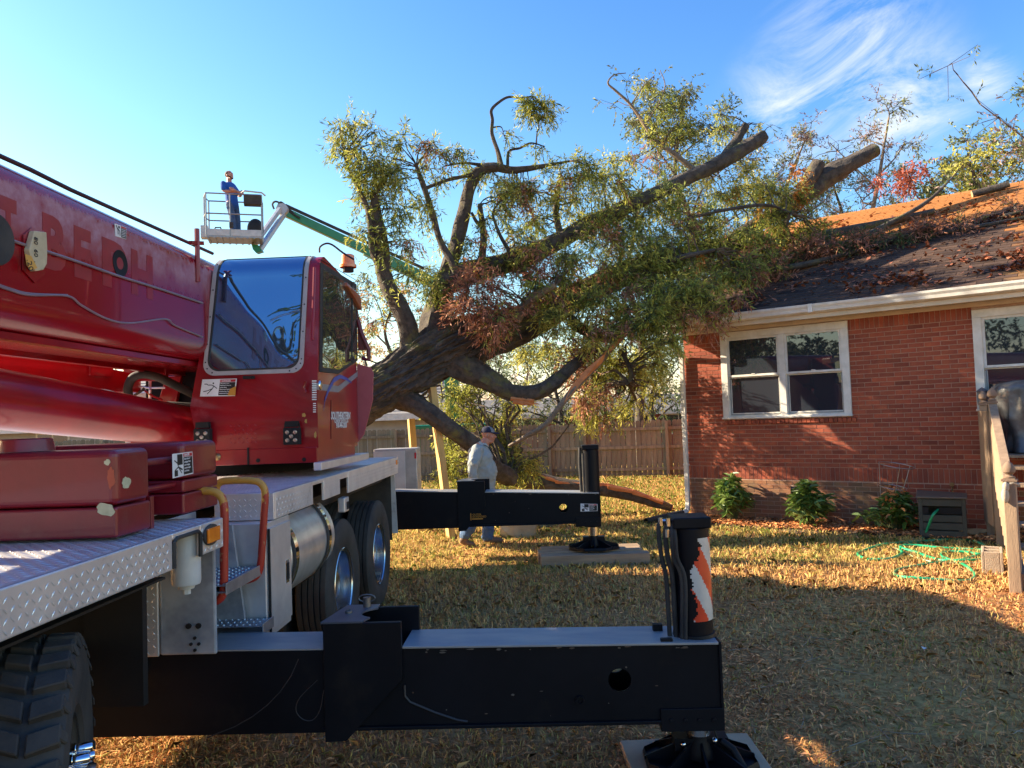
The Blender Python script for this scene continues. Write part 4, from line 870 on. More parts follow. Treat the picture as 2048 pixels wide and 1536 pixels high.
# boom sign
def sign(corners, nm, label, style, parent, off=Vector((.002, 0, 0))):
    """corners: bl, br, tr, tl in crane space"""
    bl, br, tr, tl = [Vector(c) for c in corners]
    ux = (br - bl); uy = (tl - bl); nn = ux.cross(uy).normalized()
    q = B(); q.prism([bl, br, tr, tl], nn * .002); s_ = q.build(nm, WINK, parent)
    if label: s_['label'] = label
    def pt(a, b_, z=.0026): return bl + ux * a + uy * b_ + (tr - br - uy) * (a * b_) + nn * z
    def patch(a0, a1, b0, b1, m, z=.0026, nm2='print'): q = B(); q.quad(pt(a0, b0, z), pt(a1, b0, z), pt(a1, b1, z), pt(a0, b1, z)); return q.build(nm2, m, s_)
    def stroke(pts, w, z=.0028):
        q = B()
        for a, b_ in zip(pts[:-1], pts[1:]):
            p_ = pt(*a, z); r_ = pt(*b_, z); d = (r_ - p_); n_ = nn.cross(d).normalized() * w / 2; q.quad(p_ - n_, r_ - n_, r_ + n_, p_ + n_)
        q.build('pictogram', INK, s_)
    H_ = uy.length
    def tx(s, a, b_, size, m, bold=0): text_mesh(s, size * H_, frameT(pt(a, b_, .0032), ux, nn.cross(ux)), m, 'print', s_, bold=bold * H_, depth=.0002, align='LEFT')
    patch(.52, .97, .05, .80, INK); patch(.52, .97, .82, .96, RINK)
    if style == 'danger':
        patch(.03, .51, .05, .95, WINK, .0024)
        stroke([(.08, .72), (.16, .72), (.18, .66), (.3, .66), (.36, .6), (.33, .45), (.2, .33), (.08, .28)], .006); stroke([(.36, .6), (.46, .45)], .006); stroke([(.33, .45), (.27, .3), (.2, .14)], .006)
        q = B(); c = pt(.335, .76, .0028); q.prism([c + (ux.normalized() * math.cos(a) + nn.cross(ux).normalized() * math.sin(a)) * H_ * .05 for a in np.linspace(0, 6.28, 12, endpoint=False)], nn * .0002); q.build('pictogram', INK, s_)
        tx('! DANGER', .54, .885, .13, WINK, .004)
        for i, w in enumerate(('Stay away from', 'machine if close to', 'power lines.', 'Electrocut. hazard', 'present near the', 'unattended load')): tx(w, .54, .74 - i * .115, .085, WINK, .002)
    elif style == 'crush':
        patch(.22, .48, .5, .95, INK); patch(.08, .24, .05, .3, INK)
        stroke([(.08, .72), (.26, .55), (.26, .42), (.1, .3)], .006); stroke([(.26, .42), (.46, .28)], .008); stroke([(.27, .42), (.42, .14)], .006)
        tx('DANGER', .56, .885, .12, WINK, .004)
        for i, w in enumerate(('Stand clear of', 'outrigger float', 'and swinging', 'counterweight', 'at all times')): tx(w, .55, .72 - i * .13, .10, WINK, .003)
    elif style == 'small':
        stroke([(.1, .9), (.25, .55), (.25, .2)], .008); stroke([(.2, .7), (.4, .5), (.42, .15)], .008); patch(.28, .42, .72, .9, INK, .003)
        for i in range(5): patch(.56, .92, .15 + i * .13, .20 + i * .13, WINK, .003)
    return s_
sign([U(230, 472, fu), U(252, 479, fu), U(252, 455, fu), U(229, 447, fu)], 'warning_sign', None, 'small', boom)
# guard rail along the boom top and its bracket
q = B(); q.tube([CU(-60, 285, -1.0), CU(60, 339, -1.0), CU(140, 379, -1.0), CU(425, 507, -1.0)], .013, 8); gr = q.build('boom_rail', mat('dark_maroon', (.05, .015, .02), .5), boom, smooth=True)
p = CU(389, 480, -.96); q = B(); q.tube([(-.94, p.y, 2.95), (-.94, p.y, CU(389, 455, -.94).z)], .02, 8); q.bar((-.94, p.y - .12, CU(389, 490, -.94).z), (-.94, p.y + .1, CU(389, 478, -.94).z), .02, .03); q.build('rail_bracket', RED, boom)
# lift cylinder under the boom
a = CV(-40, 798, 4.0); q = B(); c0 = CU(-20, 796, -1.3); c1 = CU(400, 857, -1.3)
dd = (c1 - c0).normalized(); q.tube([c0 - dd * 2.5, c1 + dd * .6], .165, 40); lc = q.build('lift_cylinder', RED, crane, smooth=30)
q = B(); q.tube([c1 + dd * .5, c1 + dd * 1.2], .11, 20); q.build('cylinder_rod', CHROME, lc, smooth=30)
# jib stowed below the boom on the far side
q = B(); j = -1.95
a0 = CU(-40, 734, j); a1 = CU(150, 752, j); a2 = CU(260, 760, j)
hh = .14
q.hexa([(j - .1, a0.y, a0.z - hh), (j + .1, a0.y, a0.z - hh), (j + .1, a2.y, a2.z - hh * .8), (j - .1, a2.y, a2.z - hh * .8), (j - .1, a0.y, a0.z + hh), (j + .1, a0.y, a0.z + hh), (j + .1, a2.y, a2.z + hh * .3), (j - .1, a2.y, a2.z + hh * .3)])
b0 = CU(150, 700, j).y; b1 = CU(198, 700, j).y; q.box(j - .12, j + .12, b0, b1, a1.z, bz0 + .1); q.build('stowed_jib', RED, crane, bevel=.01)
# bracket plate and hoses between boom and cab
q = B(); v_ = 6.5; q.prism([CV(246, 702, v_), CV(246, 745, v_), CV(255, 762, v_), CV(330, 762, v_), CV(335, 715, v_)], (0, .06, 0)); q.build('boom_bracket', RED, crane, bevel=.006)
q = B(); q.lathe([(0, -.1), (.1, -.1), (.1, .1), (0, .1)], 20, 'Y', tuple(CV(235, 765, 7.0))); q.lathe([(0, -.06), (.07, -.06), (.07, .06), (0, .06)], 16, 'Z', tuple(CV(248, 772, 6.6))); q.build('winch_motor', RUBBER, crane, smooth=30)
q = B(); v_ = 6.2; q.tube(spline([tuple(CV(x, y, v_)) for x, y in ((258, 795), (256, 775), (265, 756), (285, 749), (315, 754), (345, 768), (375, 782), (400, 795))], 5), .035, 10); q.build('hydraulic_hose', RUBBER, crane, smooth=True)
for k, (x0, y0, x1, y1, r) in enumerate(((262, 770, 330, 776, .008), (270, 790, 300, 765, .012), (285, 778, 325, 800, .01), (300, 755, 300, 800, .012), (335, 805, 420, 806, .012), (340, 812, 420, 818, .01), (200, 765, 215, 785, .02))):
    q = B(); q.tube([CV(x0, y0, 6.6), CV((x0 + x1) / 2, (y0 + y1) / 2 + 3, 6.55), CV(x1, y1, 6.6)], r, 8); q.build('hydraulic_pipe', (ALUR, RUBBER, RED)[k % 3], crane, smooth=True)
q = B(); a = CV(345, 790, 6.9); q.box(a.x - .25, a.x + .3, 6.9, 7.5, 1.6, CV(345, 742, 6.9).z); q.build('valve_block', BLACK, crane, bevel=.01)
q = B(); a = CV(290, 795, 7.4); q.box(a.x - .15, a.x + .12, 7.3, 7.5, 1.7, a.z + .05); q.build('valve_cover', ALUR, crane, bevel=.01)
q = B(); q.prism([CV(312, 815, 6.8), CV(350, 815, 6.8), CV(362, 752, 6.8), CV(332, 752, 6.8)], (0, .05, 0)); q.build('hoist_bracket', RED, crane, bevel=.006)
# ---- operator cab
VF = 5.85
def c(px, py, v=VF): return CV(px, py, v)
UR = -.088; VB = 7.15
LEAN = .15; zt_ = c(620, 507, VF + LEAN).z; zb = c(630, 896).z; zsill = c(630, 925).z
Lx = lambda px, py: c(px, py).x
# front outline (u,z) left side flares out then tucks in
uL_top = c(433, 512, VF + LEAN).x; uL_mid = c(380, 815).x; uL_bot = c(398, 896).x
zmid = c(380, 815).z; 
# side profile: front is upright, top front corner rounded back
prof = [(0, zb), (0, zmid), (LEAN * .95, zt_ - .16)] + [(LEAN * .95 + .16 - .16 * math.cos(a), zt_ - .16 + .16 * math.sin(a)) for a in np.linspace(.2, math.pi / 2, 6)]
body = B()
rings = []
for (dv, z) in prof + [(VB - VF, zt_ - .09)]:
    f = (z - zmid) / (zt_ - zmid); uL = uL_mid + (uL_top - uL_mid) * max(f, 0) if z > zmid else uL_mid + (uL_bot - uL_mid) * (zmid - z) / (zmid - zb)
    rings.append((uL, UR, VF + dv, z))

vs = []; n_ = len(rings)
for (a, b_, v, z) in rings: vs += [(a, v, z), (b_, v, z)]
fs = [(2 * i, 2 * i + 1, 2 * i + 3, 2 * i + 2) for i in range(n_ - 1)]
bl_ = len(vs); vs += [(uL_bot, VB, zb), (UR, VB, zb)]
right = [2 * i + 1 for i in range(n_)] + [bl_ + 1]; left = [2 * i for i in range(n_)] + [bl_]
fs += [tuple(reversed(right)), tuple(left), (2 * (n_ - 1), 2 * (n_ - 1) + 1, bl_ + 1, bl_), (0, bl_, bl_ + 1, 1)]
body.add(vs, fs); cabo = body.build('cab', RED, crane, smooth=35)
q = B(); q.box(c(424, 910).x, UR - .01, VF - .004, VB - .1, zsill, zb + .01); q.build('cab_sill', RED, cabo, bevel=.006)
# right side roof edge with visor
# windshield: border frame then glass, following front and curving over the top
def path_pt(t):  # t along profile length from zb
    L_ = 0; pr = [(0, zb)] + prof[1:]
    for (a, b_) in zip(pr[:-1], pr[1:]):
        l = math.hypot(b_[0] - a[0], b_[1] - a[1])
        if t <= L_ + l: k = (t - L_) / l; return (a[0] + (b_[0] - a[0]) * k, a[1] + (b_[1] - a[1]) * k)
        L_ += l
    return (pr[-1][0] + (t - L_), pr[-1][1])
def screen_outline(inset, n=8, rc=.09):
    """closed list of (u, t)"""
    zb_ = c(500, 748).z; t0 = zb_ - zb + inset; t1 = (zmid - zb) + math.hypot(LEAN * .95, zt_ - .16 - zmid) + .16 * 1.57 + .02 - inset
    uLb = c(403, 740).x + inset; uLt = c(430, 512, VF + LEAN).x + inset; uRb = c(607, 740, VF + .03).x - inset; uRt = c(619, 512, VF + LEAN).x - inset
    pts = []
    for k in range(n + 1): a = R(180 + 90 * k / n); pts.append((uLb + rc + rc * math.cos(a), t0 + rc + rc * math.sin(a)))
    for k in range(n + 1): a = R(270 + 90 * k / n); pts.append((uRb - rc + rc * math.cos(a), t0 + rc + rc * math.sin(a)))
    for k in range(14): f = k / 13; pts.append((uRb + (uRt - uRb) * f, t0 + rc + (t1 - t0 - rc) * f))
    for k in range(1, 6): f = k / 6; pts.append((uRt + (uLt - uRt) * f, t1))
    for k in range(14): f = 1 - k / 13; pts.append((uLb + (uLt - uLb) * f, t0 + rc + (t1 - t0 - rc) * f))
    return pts
def lift(u, t, off):
    d, z = path_pt(t); d2, z2 = path_pt(t + .01); tx, tz = d2 - d, z2 - z; l = math.hypot(tx, tz) or 1; n_ = (-tz / l, tx / l); return Vector((u, VF + d + n_[0] * off, z + n_[1] * off))
o1 = screen_outline(0); o2 = screen_outline(.032); o3 = screen_outline(.046)
q = B(); n_ = len(o1); vs = [lift(u, t, .002) for u, t in o1] + [lift(u, t, .012) for u, t in o1] + [lift(u, t, .012) for u, t in o2] + [lift(u, t, .004) for u, t in o2]
fs = [(k * n_ + i, k * n_ + (i + 1) % n_, (k + 1) * n_ + (i + 1) % n_, (k + 1) * n_ + i) for k in range(3) for i in range(n_)]; q.add(vs, fs); wf = q.build('windshield_frame', mat('frame_beige', (.42, .39, .37), .5, col2=(.36, .33, .32)), cabo, smooth=30)
q = B(); vs = [lift(u, t, .0125) for u, t in o2] + [lift(u, t, .0135) for u, t in o3] + [lift(u, t, .003) for u, t in o3]; q.add(vs, [(k * n_ + i, k * n_ + (i + 1) % n_, (k + 1) * n_ + (i + 1) % n_, (k + 1) * n_ + i) for k in range(2) for i in range(n_)]); q.build('windshield_gasket', RUBBER, wf, smooth=30)
q = B()
for i in range(0, n_, 3):
    u = (o1[i][0] + o2[i][0]) / 2; t = (o1[i][1] + o2[i][1]) / 2; q.ball(lift(u, t, .012), .006, 6, 4)
q.build('rivets', DARK, wf, kind='stuff')
# glass sheet as grid rows
q = B(); rows = []
tmin = min(t for u, t in o3); tmax = max(t for u, t in o3)
for k in range(30):
    t = tmin + (tmax - tmin) * k / 29
    us = []
    for i in range(n_):
        (u0, t0), (u1, t1) = o3[i], o3[(i + 1) % n_]
        if (t0 - t) * (t1 - t) <= 0 and abs(t1 - t0) > 1e-7: us.append(u0 + (u1 - u0) * (t - t0) / (t1 - t0))
    if len(us) < 2: us = [o3[0][0] + .08, o3[9][0] - .08] if k < 3 else [min(u for u, tt in o3[-6:]) , max(u for u, tt in o3[18:30])]
    rows.append((min(us), max(us), t))
vs = []; 
for (a, b_, t) in rows:
    for j in range(9): vs.append(lift(a + (b_ - a) * j / 8, t, .006 + .05 * math.sin(math.pi * j / 8) ** 1 * 0))
q.add(vs, [(k * 9 + j, k * 9 + j + 1, k * 9 + j + 10, k * 9 + j + 9) for k in range(29) for j in range(8)]); q.build('windshield', glass('cab_glass', mixf=0, dark=(.17, .29, .43), rough=.01, wob=.02, refl=.9), cabo, smooth=30)
# side window in the door and trim
def s(px, py, off=0): return CU(px, py, UR + off)
doorpts = [s(640, 524), s(712, 568), s(714, 722), s(676, 748), s(638, 744)]
def inset(poly, f): 
    cc = sum(poly, Vector()) / len(poly); return [cc + (p_ - cc) * f for p_ in poly]
q = B(); q.prism([p_ + Vector((-.004, 0, 0)) for p_ in doorpts], (.012, 0, 0)); sf = q.build('side_window', RUBBER, cabo, bevel=.006)
q = B(); q.prism([p_ + Vector((.009, 0, 0)) for p_ in inset(doorpts, .9)], (.002, 0, 0)); q.build('pane', glass('side_glass', mixf=0, dark=(.35, .37, .34), rough=.015, wob=.012, refl=.9), sf)
q = B(); a = s(704, 565, .012); b_ = s(704, 726, .012); q.bar(a, b_, .012, .012); q.build('window_bar', RUBBER, sf)
# door seams
q = B(); q.tube([s(662, 800, .002), s(662, 878, .002)], .003, 5); q.build('door_seam', DARK, cabo)
q = B(); q.tube([s(636, 520, .002), s(640, 519, .002), s(715, 562, .002), s(716, 600, .002)], .003, 5); q.build('door_seam', DARK, cabo)
q = B(); q.prism([s(625, 765, .001), s(676, 772, .001), s(716, 742, .001), s(716, 752, .001), s(676, 785, .001), s(625, 778, .001)], (.001, 0, 0)); q.build('grey_stripe', mat('stripe_grey', (.25, .25, .28), .4), cabo)
q = B(); cc = [s(x, y, .0035) for x, y in ((647, 822), (650, 800), (657, 780), (668, 760), (680, 753), (694, 758), (703, 766))]
q = B(); prev = None; w_ = [.012, .03, .04, .04, .035, .025, .01]
for i in range(len(cc) - 1):
    a, b_ = cc[i], cc[i + 1]; q.quad(a + Vector((0, 0, w_[i] / 2)), a - Vector((0, 0, w_[i] / 2)), b_ - Vector((0, 0, w_[i + 1] / 2)), b_ + Vector((0, 0, w_[i + 1] / 2)))
q.build('blue_swoosh', mat('ink_blue', (.02, .07, .4), .35), cabo)
side_text('SOUTHEASTERN', 682, 832, UR + .004, .085, WINK, cabo, 0, bold=.003, italic=.2)
side_text('CRANE SERVICES', 683, 841, UR + .004, .06, WINK, cabo, 0, bold=.001)
side_text('910-946-2838', 683, 851, UR + .004, .062, WINK, cabo, 0, bold=.002, italic=.2)
q = B()
for i in range(9): a = s(624, 762 + i * 4.6, .003); b_ = s(633, 762 + i * 4.6, .003); q.quad(a - Vector((0, 0, .005)), b_ - Vector((0, 0, .005)), b_ + Vector((0, 0, .005)), a + Vector((0, 0, .005)))
for i in range(5): a = s(626, 807 + i * 4.2, .003); b_ = s(632, 807 + i * 4.2, .003); q.quad(a - Vector((0, 0, .004)), b_ - Vector((0, 0, .004)), b_ + Vector((0, 0, .004)), a + Vector((0, 0, .004)))
q.build('ratings_decal', WINK, cabo)
p_ = s(640, 771, .0); q = B(); q.lathe([(0, .012), (.02, .014), (.035, .008), (.04, 0)], 16, 'X', tuple(p_)); q.build('door_lock', CHROME, cabo, smooth=True)
# roof visor, beacon, grab rail
q = B(); a = Vector((UR - .02, VF + .35, zt_ - .02)); q.hexa([(UR - .3, VF + .9, zt_ - .14), (UR + .04, VF + .9, zt_ - .14), (UR + .04, VB + .12, zt_ - .28), (UR - .3, VB + .12, zt_ - .28), (UR - .3, VF + .9, zt_ - .10), (UR + .03, VF + .9, zt_ - .10), (UR + .03, VB + .12, zt_ - .14), (UR - .3, VB + .12, zt_ - .14)]); q.build('roof_visor', mat('warm_reflection_tint', (.35, .10, .03), .35, col2=(.3, .05, .02), scale=6, coat=.5), cabo, bevel=.008)  # ochre colour paints in the warm reflection on the door header
p_ = CV(696, 522, 6.9); q = B(); q.lathe([(.075, -.06), (.075, -.035), (.062, -.03), (.055, .05), (.045, .058), (0, .06)], 24, 'Z', tuple(p_)); q.build('beacon', ORANGE, cabo, smooth=30)
q = B(); q.lathe([(.0, -.1), (.05, -.1), (.05, -.06), (0, -.06)], 12, 'Z', tuple(p_)); q.build('beacon_base', DARK, cabo)
q = B(); q.tube(spline([tuple(CV(x, y, 6.3)) for x, y in ((639, 505), (640, 494), (652, 487), (665, 490), (685, 505), (708, 519))], 4), .008, 8); q.build('roof_rail', mat('dark_maroon', (.05, .015, .02), .5), cabo, smooth=True)
q = B(); q.tube([s(629, 535, .02), s(627, 600, .02), s(624, 680, .02)], .012, 8); q.build('door_rail', RED, cabo, smooth=True)
q = B(); q.tube([c(612, 784, VF - .03), c(607, 775, VF - .03), c(611, 762, VF - .03)], .01, 6); q.build('door_hinge', RED, cabo, smooth=True)
# pink door standing open behind the cab
v_ = VB + .03; q = B(); q.prism([CV(714, 727, v_), CV(741, 735, v_), CV(746, 745, v_), CV(745, 800, v_), CV(728, 868, v_), CV(716, 884, v_)], (0, .025, 0)); q.build('engine_cover_panel', mat('pink_panel', (.42, .10, .12), .5, col2=(.38, .08, .10)), crane)
q = B(); q.tube([CV(716, 640, v_), CV(722, 665, v_), CV(737, 700, v_), CV(738, 720, v_), CV(724, 716, v_)], .022, 8); q.prism([CV(714, 620, v_), CV(718, 640, v_), CV(730, 700, v_), CV(716, 700, v_)], (0, .03, 0)); q.build('mirror_bracket', mat('dark_red', (.14, .01, .02), .4), crane, smooth=30)
# running board below the door and stuff on deck
q = B(); a = CV(624, 912, 5.9); q.hexa([(UR - .02, 5.78, 1.50), (UR + .04, 5.78, 1.50), (UR + .06, 7.3, 1.50), (UR - .1, 7.3, 1.50), (UR - .02, 5.78, 1.56), (UR + .04, 5.78, 1.56), (UR + .06, 7.3, 1.56), (UR - .1, 7.3, 1.56)]); q.build('running_board', ALUR, crane, bevel=.004)
# flood lights on the cab front
for (px, py) in ((411, 874), (588, 872)):
    a = c(px, py); w_ = .062; z_ = .064
    q = B(); q.box(a.x - w_, a.x + w_, VF - .07, VF - .012, a.z - z_, a.z + z_); f_ = q.build('flood_light', DARK, cabo, bevel=.006)
    q = B(); q.box(a.x - w_ * .8, a.x + w_ * .8, VF - .06, VF - .02, a.z + z_ + .006, a.z + z_ + .05); q.tube([(a.x - w_ * .9, VF - .04, a.z), (a.x - w_ * .9, VF - .04, a.z + z_ + .03), (a.x + w_ * .9, VF - .04, a.z + z_ + .03), (a.x + w_ * .9, VF - .04, a.z)], .006, 6); q.build('lamp_bracket', DARK, f_)
    q = B()
    for (i, j_) in ((-1, -1), (1, -1), (-1, 1), (1, 1), (0, 0)): q.lathe([(0, -.006), (.013, -.005), (.017, .002)], 14, 'Y', (a.x + i * .03, VF - .072, a.z + j_ * .03))
    q.build('lamp_lenses', mat('lens_glass', (.45, .42, .38), .15, .6), f_, smooth=True)
sign([c(400, 793), c(470, 792), c(474, 757), c(405, 759)], 'danger_sign', 'white and black DANGER decal with a falling figure', 'danger', cabo)
q = B(); q.prism([c(455, 791, VF - .006), c(470.5, 791, VF - .006), c(472, 772, VF - .006), c(464, 776, VF - .006), c(460, 778, VF - .006)], (0, -.0005, 0)); q.build('torn_corner', YINK, cabo)
q = B(); a = c(434, 914, VF - .01); q.lathe([(.028, .02), (.028, 0), (.02, -.01), (.012, -.014), (0, -.014)], 18, 'Y', tuple(a)); q.build('sill_bolt', mat('old_brass', (.35, .22, .1), .4, .8), cabo, smooth=30)
q = B(); a = c(516, 921, VF - .01); q.lathe([(.016, .0), (.0, -.004)], 12, 'Y', tuple(a)); q.build('sill_bolt', DARK, cabo)
q = B(); a = c(608, 919, VF - .01); q.lathe([(.016, .0), (.0, -.004)], 12, 'Y', tuple(a)); q.build('sill_bolt', DARK, cabo)
q = B(); q.box(c(497, 910).x - .006, c(497, 910).x + .006, VF - .012, VF - .004, zsill, zb + .02); q.build('sill_hardware', DARK, cabo)
a = c(496, 755, VF - .012); q = B(); q.box(a.x - .03, a.x + .05, VF - .04, VF, a.z - .012, a.z + .012); q.tube([a, a + Vector((.05, -.04, -.01))], .008, 6); q.build('wiper_motor', DARK, cabo)
for sd, (px, py, w_, h_) in enumerate(((608, 830, .016, .02), (612, 842, .012, .02), (631, 870, .012, .03))): chip(px, py, w_, h_, face_v=VF, seed=30 + sd, m=mat('chip_ochre', (.55, .33, .08), .6))
# faint tread plate patch on the cab front
a0 = c(458, 890); a1 = c(520, 840); lugs('kick_plate', cabo, (a0.x, VF - .001, a0.z), (1, 0, 0), (0, 0, 1), int((a1.x - a0.x) / .032), int((a1.z - a0.z) / .032), RED)
# sign on the weight block
uw = -.149; sign([CU(345, 957, uw), CU(386, 947, uw), CU(384, 903, uw), CU(344, 908, uw)], 'crush_sign', 'black and white crushing hazard decal', 'crush', crane)
# ---- outriggers
def outrigger(v0, v1, zb_, zt_a, zt_b, uL, uC0, uC1, uE, ztc, hole, jack, near=True):
    og = None; m = (v0 + v1) / 2
    par = empty('outrigger', (uE, v0, 0)); par.parent = crane; T = Matrix.Translation((-uE, -v0, 0))
    def NB(): b_ = B(); b_.T = T; return b_
    q = NB(); f = lambda u: zt_a + (zt_b - zt_a) * (u - uL) / (uE - uL)
    # sleeve
    q.hexa([(uL, v0, zb_ - .01), (uC0, v0, zb_ - .01), (uC0, v1, zb_ - .01), (uL, v1, zb_ - .01), (uL, v0, f(uL)), (uC0, v0, f(uC0)), (uC0, v1, f(uC0)), (uL, v1, f(uL))]); q.build('sleeve', BLACK, par, bevel=.004)
    q = NB(); q.hexa([(uL, v0 - .003, f(uL) + .001), (uC0, v0 - .003, f(uC0) + .001), (uC0, v1, f(uC0) + .001), (uL, v1, f(uL) + .001), (uL, v0 - .003, f(uL) + .008), (uC0, v0 - .003, f(uC0) + .008), (uC0, v1, f(uC0) + .008), (uL, v1, f(uL) + .008)]); q.build('top_plate', STEELTOP, par)
    # inner beam: web plates with a lightening hole, flanges
    hu, hz, hr = hole; t = .014
    for v in (v0 + .012, v1 - .012):
        q = NB(); lo = zb_ + .018; q2 = q
        plate_hole(q, (uC0 + .02, v, lo), (1, 0, 0), (0, 0, 1), uE - uC0 - .02, f(uE) - .012 - lo, hu - uC0 - .02, hz - lo, hr, 36)
        plate_hole(q, (uC0 + .02, v + t, lo), (1, 0, 0), (0, 0, 1), uE - uC0 - .02, f(uE) - .012 - lo, hu - uC0 - .02, hz - lo, hr, 36)
        q.tube([(hu, v, hz), (hu, v + t, hz)], hr, 36, caps=False)
        q.hexa([(uC1 - .02, v, f(uE) - .012), (uE, v, f(uE) - .012), (uE, v + t, f(uE) - .012), (uC1 - .02, v + t, f(uE) - .012), (uC1 - .02, v, f(uC1) - .001), (uE, v, f(uE) - .001), (uE, v + t, f(uE) - .001), (uC1 - .02, v + t, f(uC1) - .001)])
        q.build('web_plate', BLACK, par, smooth=30)
    q = NB(); q.hexa([(uC1, v0, f(uC1) + .001), (uE, v0, f(uE) + .001), (uE, v1, f(uE) + .001), (uC1, v1, f(uC1) + .001), (uC1, v0, f(uC1) + .013), (uE, v0, f(uE) + .013), (uE, v1, f(uE) + .013), (uC1, v1, f(uC1) + .013)]); q.build('top_plate', STEELTOP, par, bevel=.002)
    q = NB(); q.box(uC0 - .02, uE - .3, v0 - .012, v1 + .012, zb_, zb_ + .017); q.box(uE, uE + .014, v0, v1, zb_ - .02, f(uE) + .013); q.box(uE - .30, uE + .012, v0 - .004, v1 + .004, zb_ - .04, zb_ + .07); q.build('bottom_flange', BLACK, par, bevel=.003)
    # collar
    q = NB()
    q.prism([(uC0, v0 - .02, zb_ - .05), (uC0 + (uC1 - uC0) * .27, v0 - .02, zb_ - .045), (uC1, v0 - .02, zb_ + .25), (uC1, v0 - .02, ztc), (uC0, v0 - .02, ztc)], (0, .03, 0)); q.prism([(uC0, v1 - .01, zb_ - .05), (uC0 + (uC1 - uC0) * .27, v1 - .01, zb_ - .045), (uC1 + .04, v1 - .01, zb_ + .25), (uC1 + .04, v1 - .01, ztc), (uC0, v1 - .01, ztc)], (0, .03, 0))
    q.box(uC0, uC0 + .02, v0, v1, zb_, ztc - .002); col = q.build('collar', BLACK, par, bevel=.003)
    q = NB(); cy = (v0 + v1) / 2; r_ = .095; cxx = uC0 + .27; pts = [(uC0 - .01, v0 - .022, ztc)] + [(uC0 + .16, v0 - .022, ztc)] 
    arc = [(cxx + r_ * math.cos(a) * 1.15, cy + r_ * math.sin(a) * 1.1, ztc) for a in np.linspace(-2.0, -4.28, 12)]
    q.prism([(uC0 - .01, v0 - .022, ztc), (uC0 + .2, v0 - .022, ztc)] + arc + [(uC0 + .22, v1 + .022, ztc), (uC0 + .04, v1 + .022, ztc)], (0, 0, .01)); q.build('pin_plate', mat('satin_grey', (.09, .10, .13), .35, .3), par, bevel=.001)
    if near:
        q = NB(); a = (uC0 + .06, v1 - .02, ztc); q.lathe([(.02, 0), (.02, .012), (.014, .014), (.014, 0)], 12, 'Z', (uC0 + .09, cy, ztc + .01)); q.build('plate_bush', mat('worn_steel', (.2, .19, .18), .45, .8), par)
        q = NB(); q.cyl((uC0 + .16, v1 - .03, ztc + .01), (uC0 + .16, v1 - .03, ztc + .06), .022, n=12); q.tube([(uC0 + .16 + .045 * math.cos(a_), v1 - .03, ztc + .055 + .02 * math.sin(a_)) for a_ in np.linspace(0, 6.28, 12, endpoint=False)], .004, 6, closed=True); q.build('locking_pin', mat('worn_steel', (.2, .19, .18), .45, .8), par, smooth=30)
        # weld beads on the web
        for pts in ([(809, 1370), (810, 1392), (820, 1404), (870, 1425), (915, 1440), (935, 1443)], ): 
            q = NB(); q.tube([CV(x, y, v0 + .008) for x, y in pts], .006, 6); q.build('weld_bead', mat('weld', (.03, .03, .035), .5), par, smooth=True)
        q = NB(); q.tube([CV(x, y, v0) for x, y in ((597, 1318), (582, 1352), (560, 1384), (535, 1410), (505, 1433), (470, 1453), (415, 1475))], .003, 6); q.tube(spline([tuple(CV(x, y, v0)) for x, y in ((635, 1360), (600, 1395), (592, 1420), (605, 1438), (625, 1440), (640, 1420), (648, 1380))], 4), .0025, 6); q.build('weld_bead', mat('weld', (.07, .07, .08), .4), par, smooth=True)
        a = CV(1160, 1400, v0 + .008); q = NB(); q.lathe([(.0, -.004), (.012, -.004), (.014, -.012), (.022, -.012), (.024, .0)], 20, 'Y', tuple(a)); q.build('bolt_boss', BLACK, par, smooth=30)
    ST = mat('bare_steel', (.16, .15, .14), .5, .6, col2=(.10, .06, .04)); rr3 = random.Random(int(v0 * 10))
    for i in range(26 if near else 10):   # scuffed spots where the paint has gone
        uu = rr3.uniform(uC1 + .03, uE - .02); top = rr3.random() < .6; zz = f(uu) - rr3.uniform(.0, .02) if top else rr3.uniform(zb_ + .03, f(uu) - .03); w3 = rr3.uniform(.004, .016) * (1.6 if top else .7); h3 = rr3.uniform(.002, .007)
        q = NB(); q.prism([(uu + w3 * math.cos(t3) * rr3.uniform(.6, 1), v0 + (-.0015 if top else .0105), zz + h3 * math.sin(t3) * rr3.uniform(.6, 1)) for t3 in np.linspace(0, 6.0, 9)], (0, -.0008, 0)); q.build('paint_chip', ST, par)
    for i in range(4):
        q = NB(); q.lathe([(0, -.008), (.011, -.007), (.012, 0)], 6, 'Y', (uE - .25 + .07 * i, v0 - .004, zb_ + .015)); q.build('bolt', BLACK, par)
    # jack
    ju, jv, jr, jt, rodb, fz, fr = jack; zj = f(uE)
    q = NB(); q.lathe([(0, zb_ - .06), (jr, zb_ - .06), (jr, jt - .06), (jr * .96, jt - .055), (0, jt - .055)], 40, 'Z', (ju, jv, 0)); jk = q.build('jack_tube', BLACK, par, smooth=30)
    q = NB(); q.box(ju - jr * 1.0, ju + jr * .95, jv - jr, jv + jr, jt - .055, jt); q.build('jack_head', BLACK, par, bevel=.006)
    q = NB(); q.lathe([(jr + .012, zj + .014), (jr + .008, zj + .03), (jr, zj + .032)], 32, 'Z', (ju, jv, 0)); q.build('jack_flange', BLACK, par, smooth=30)
    q = NB(); q.cyl((ju, jv, rodb), (ju, jv, zb_ - .04), jr * .62, n=28); q.build('jack_rod', ALU, par, smooth=30)
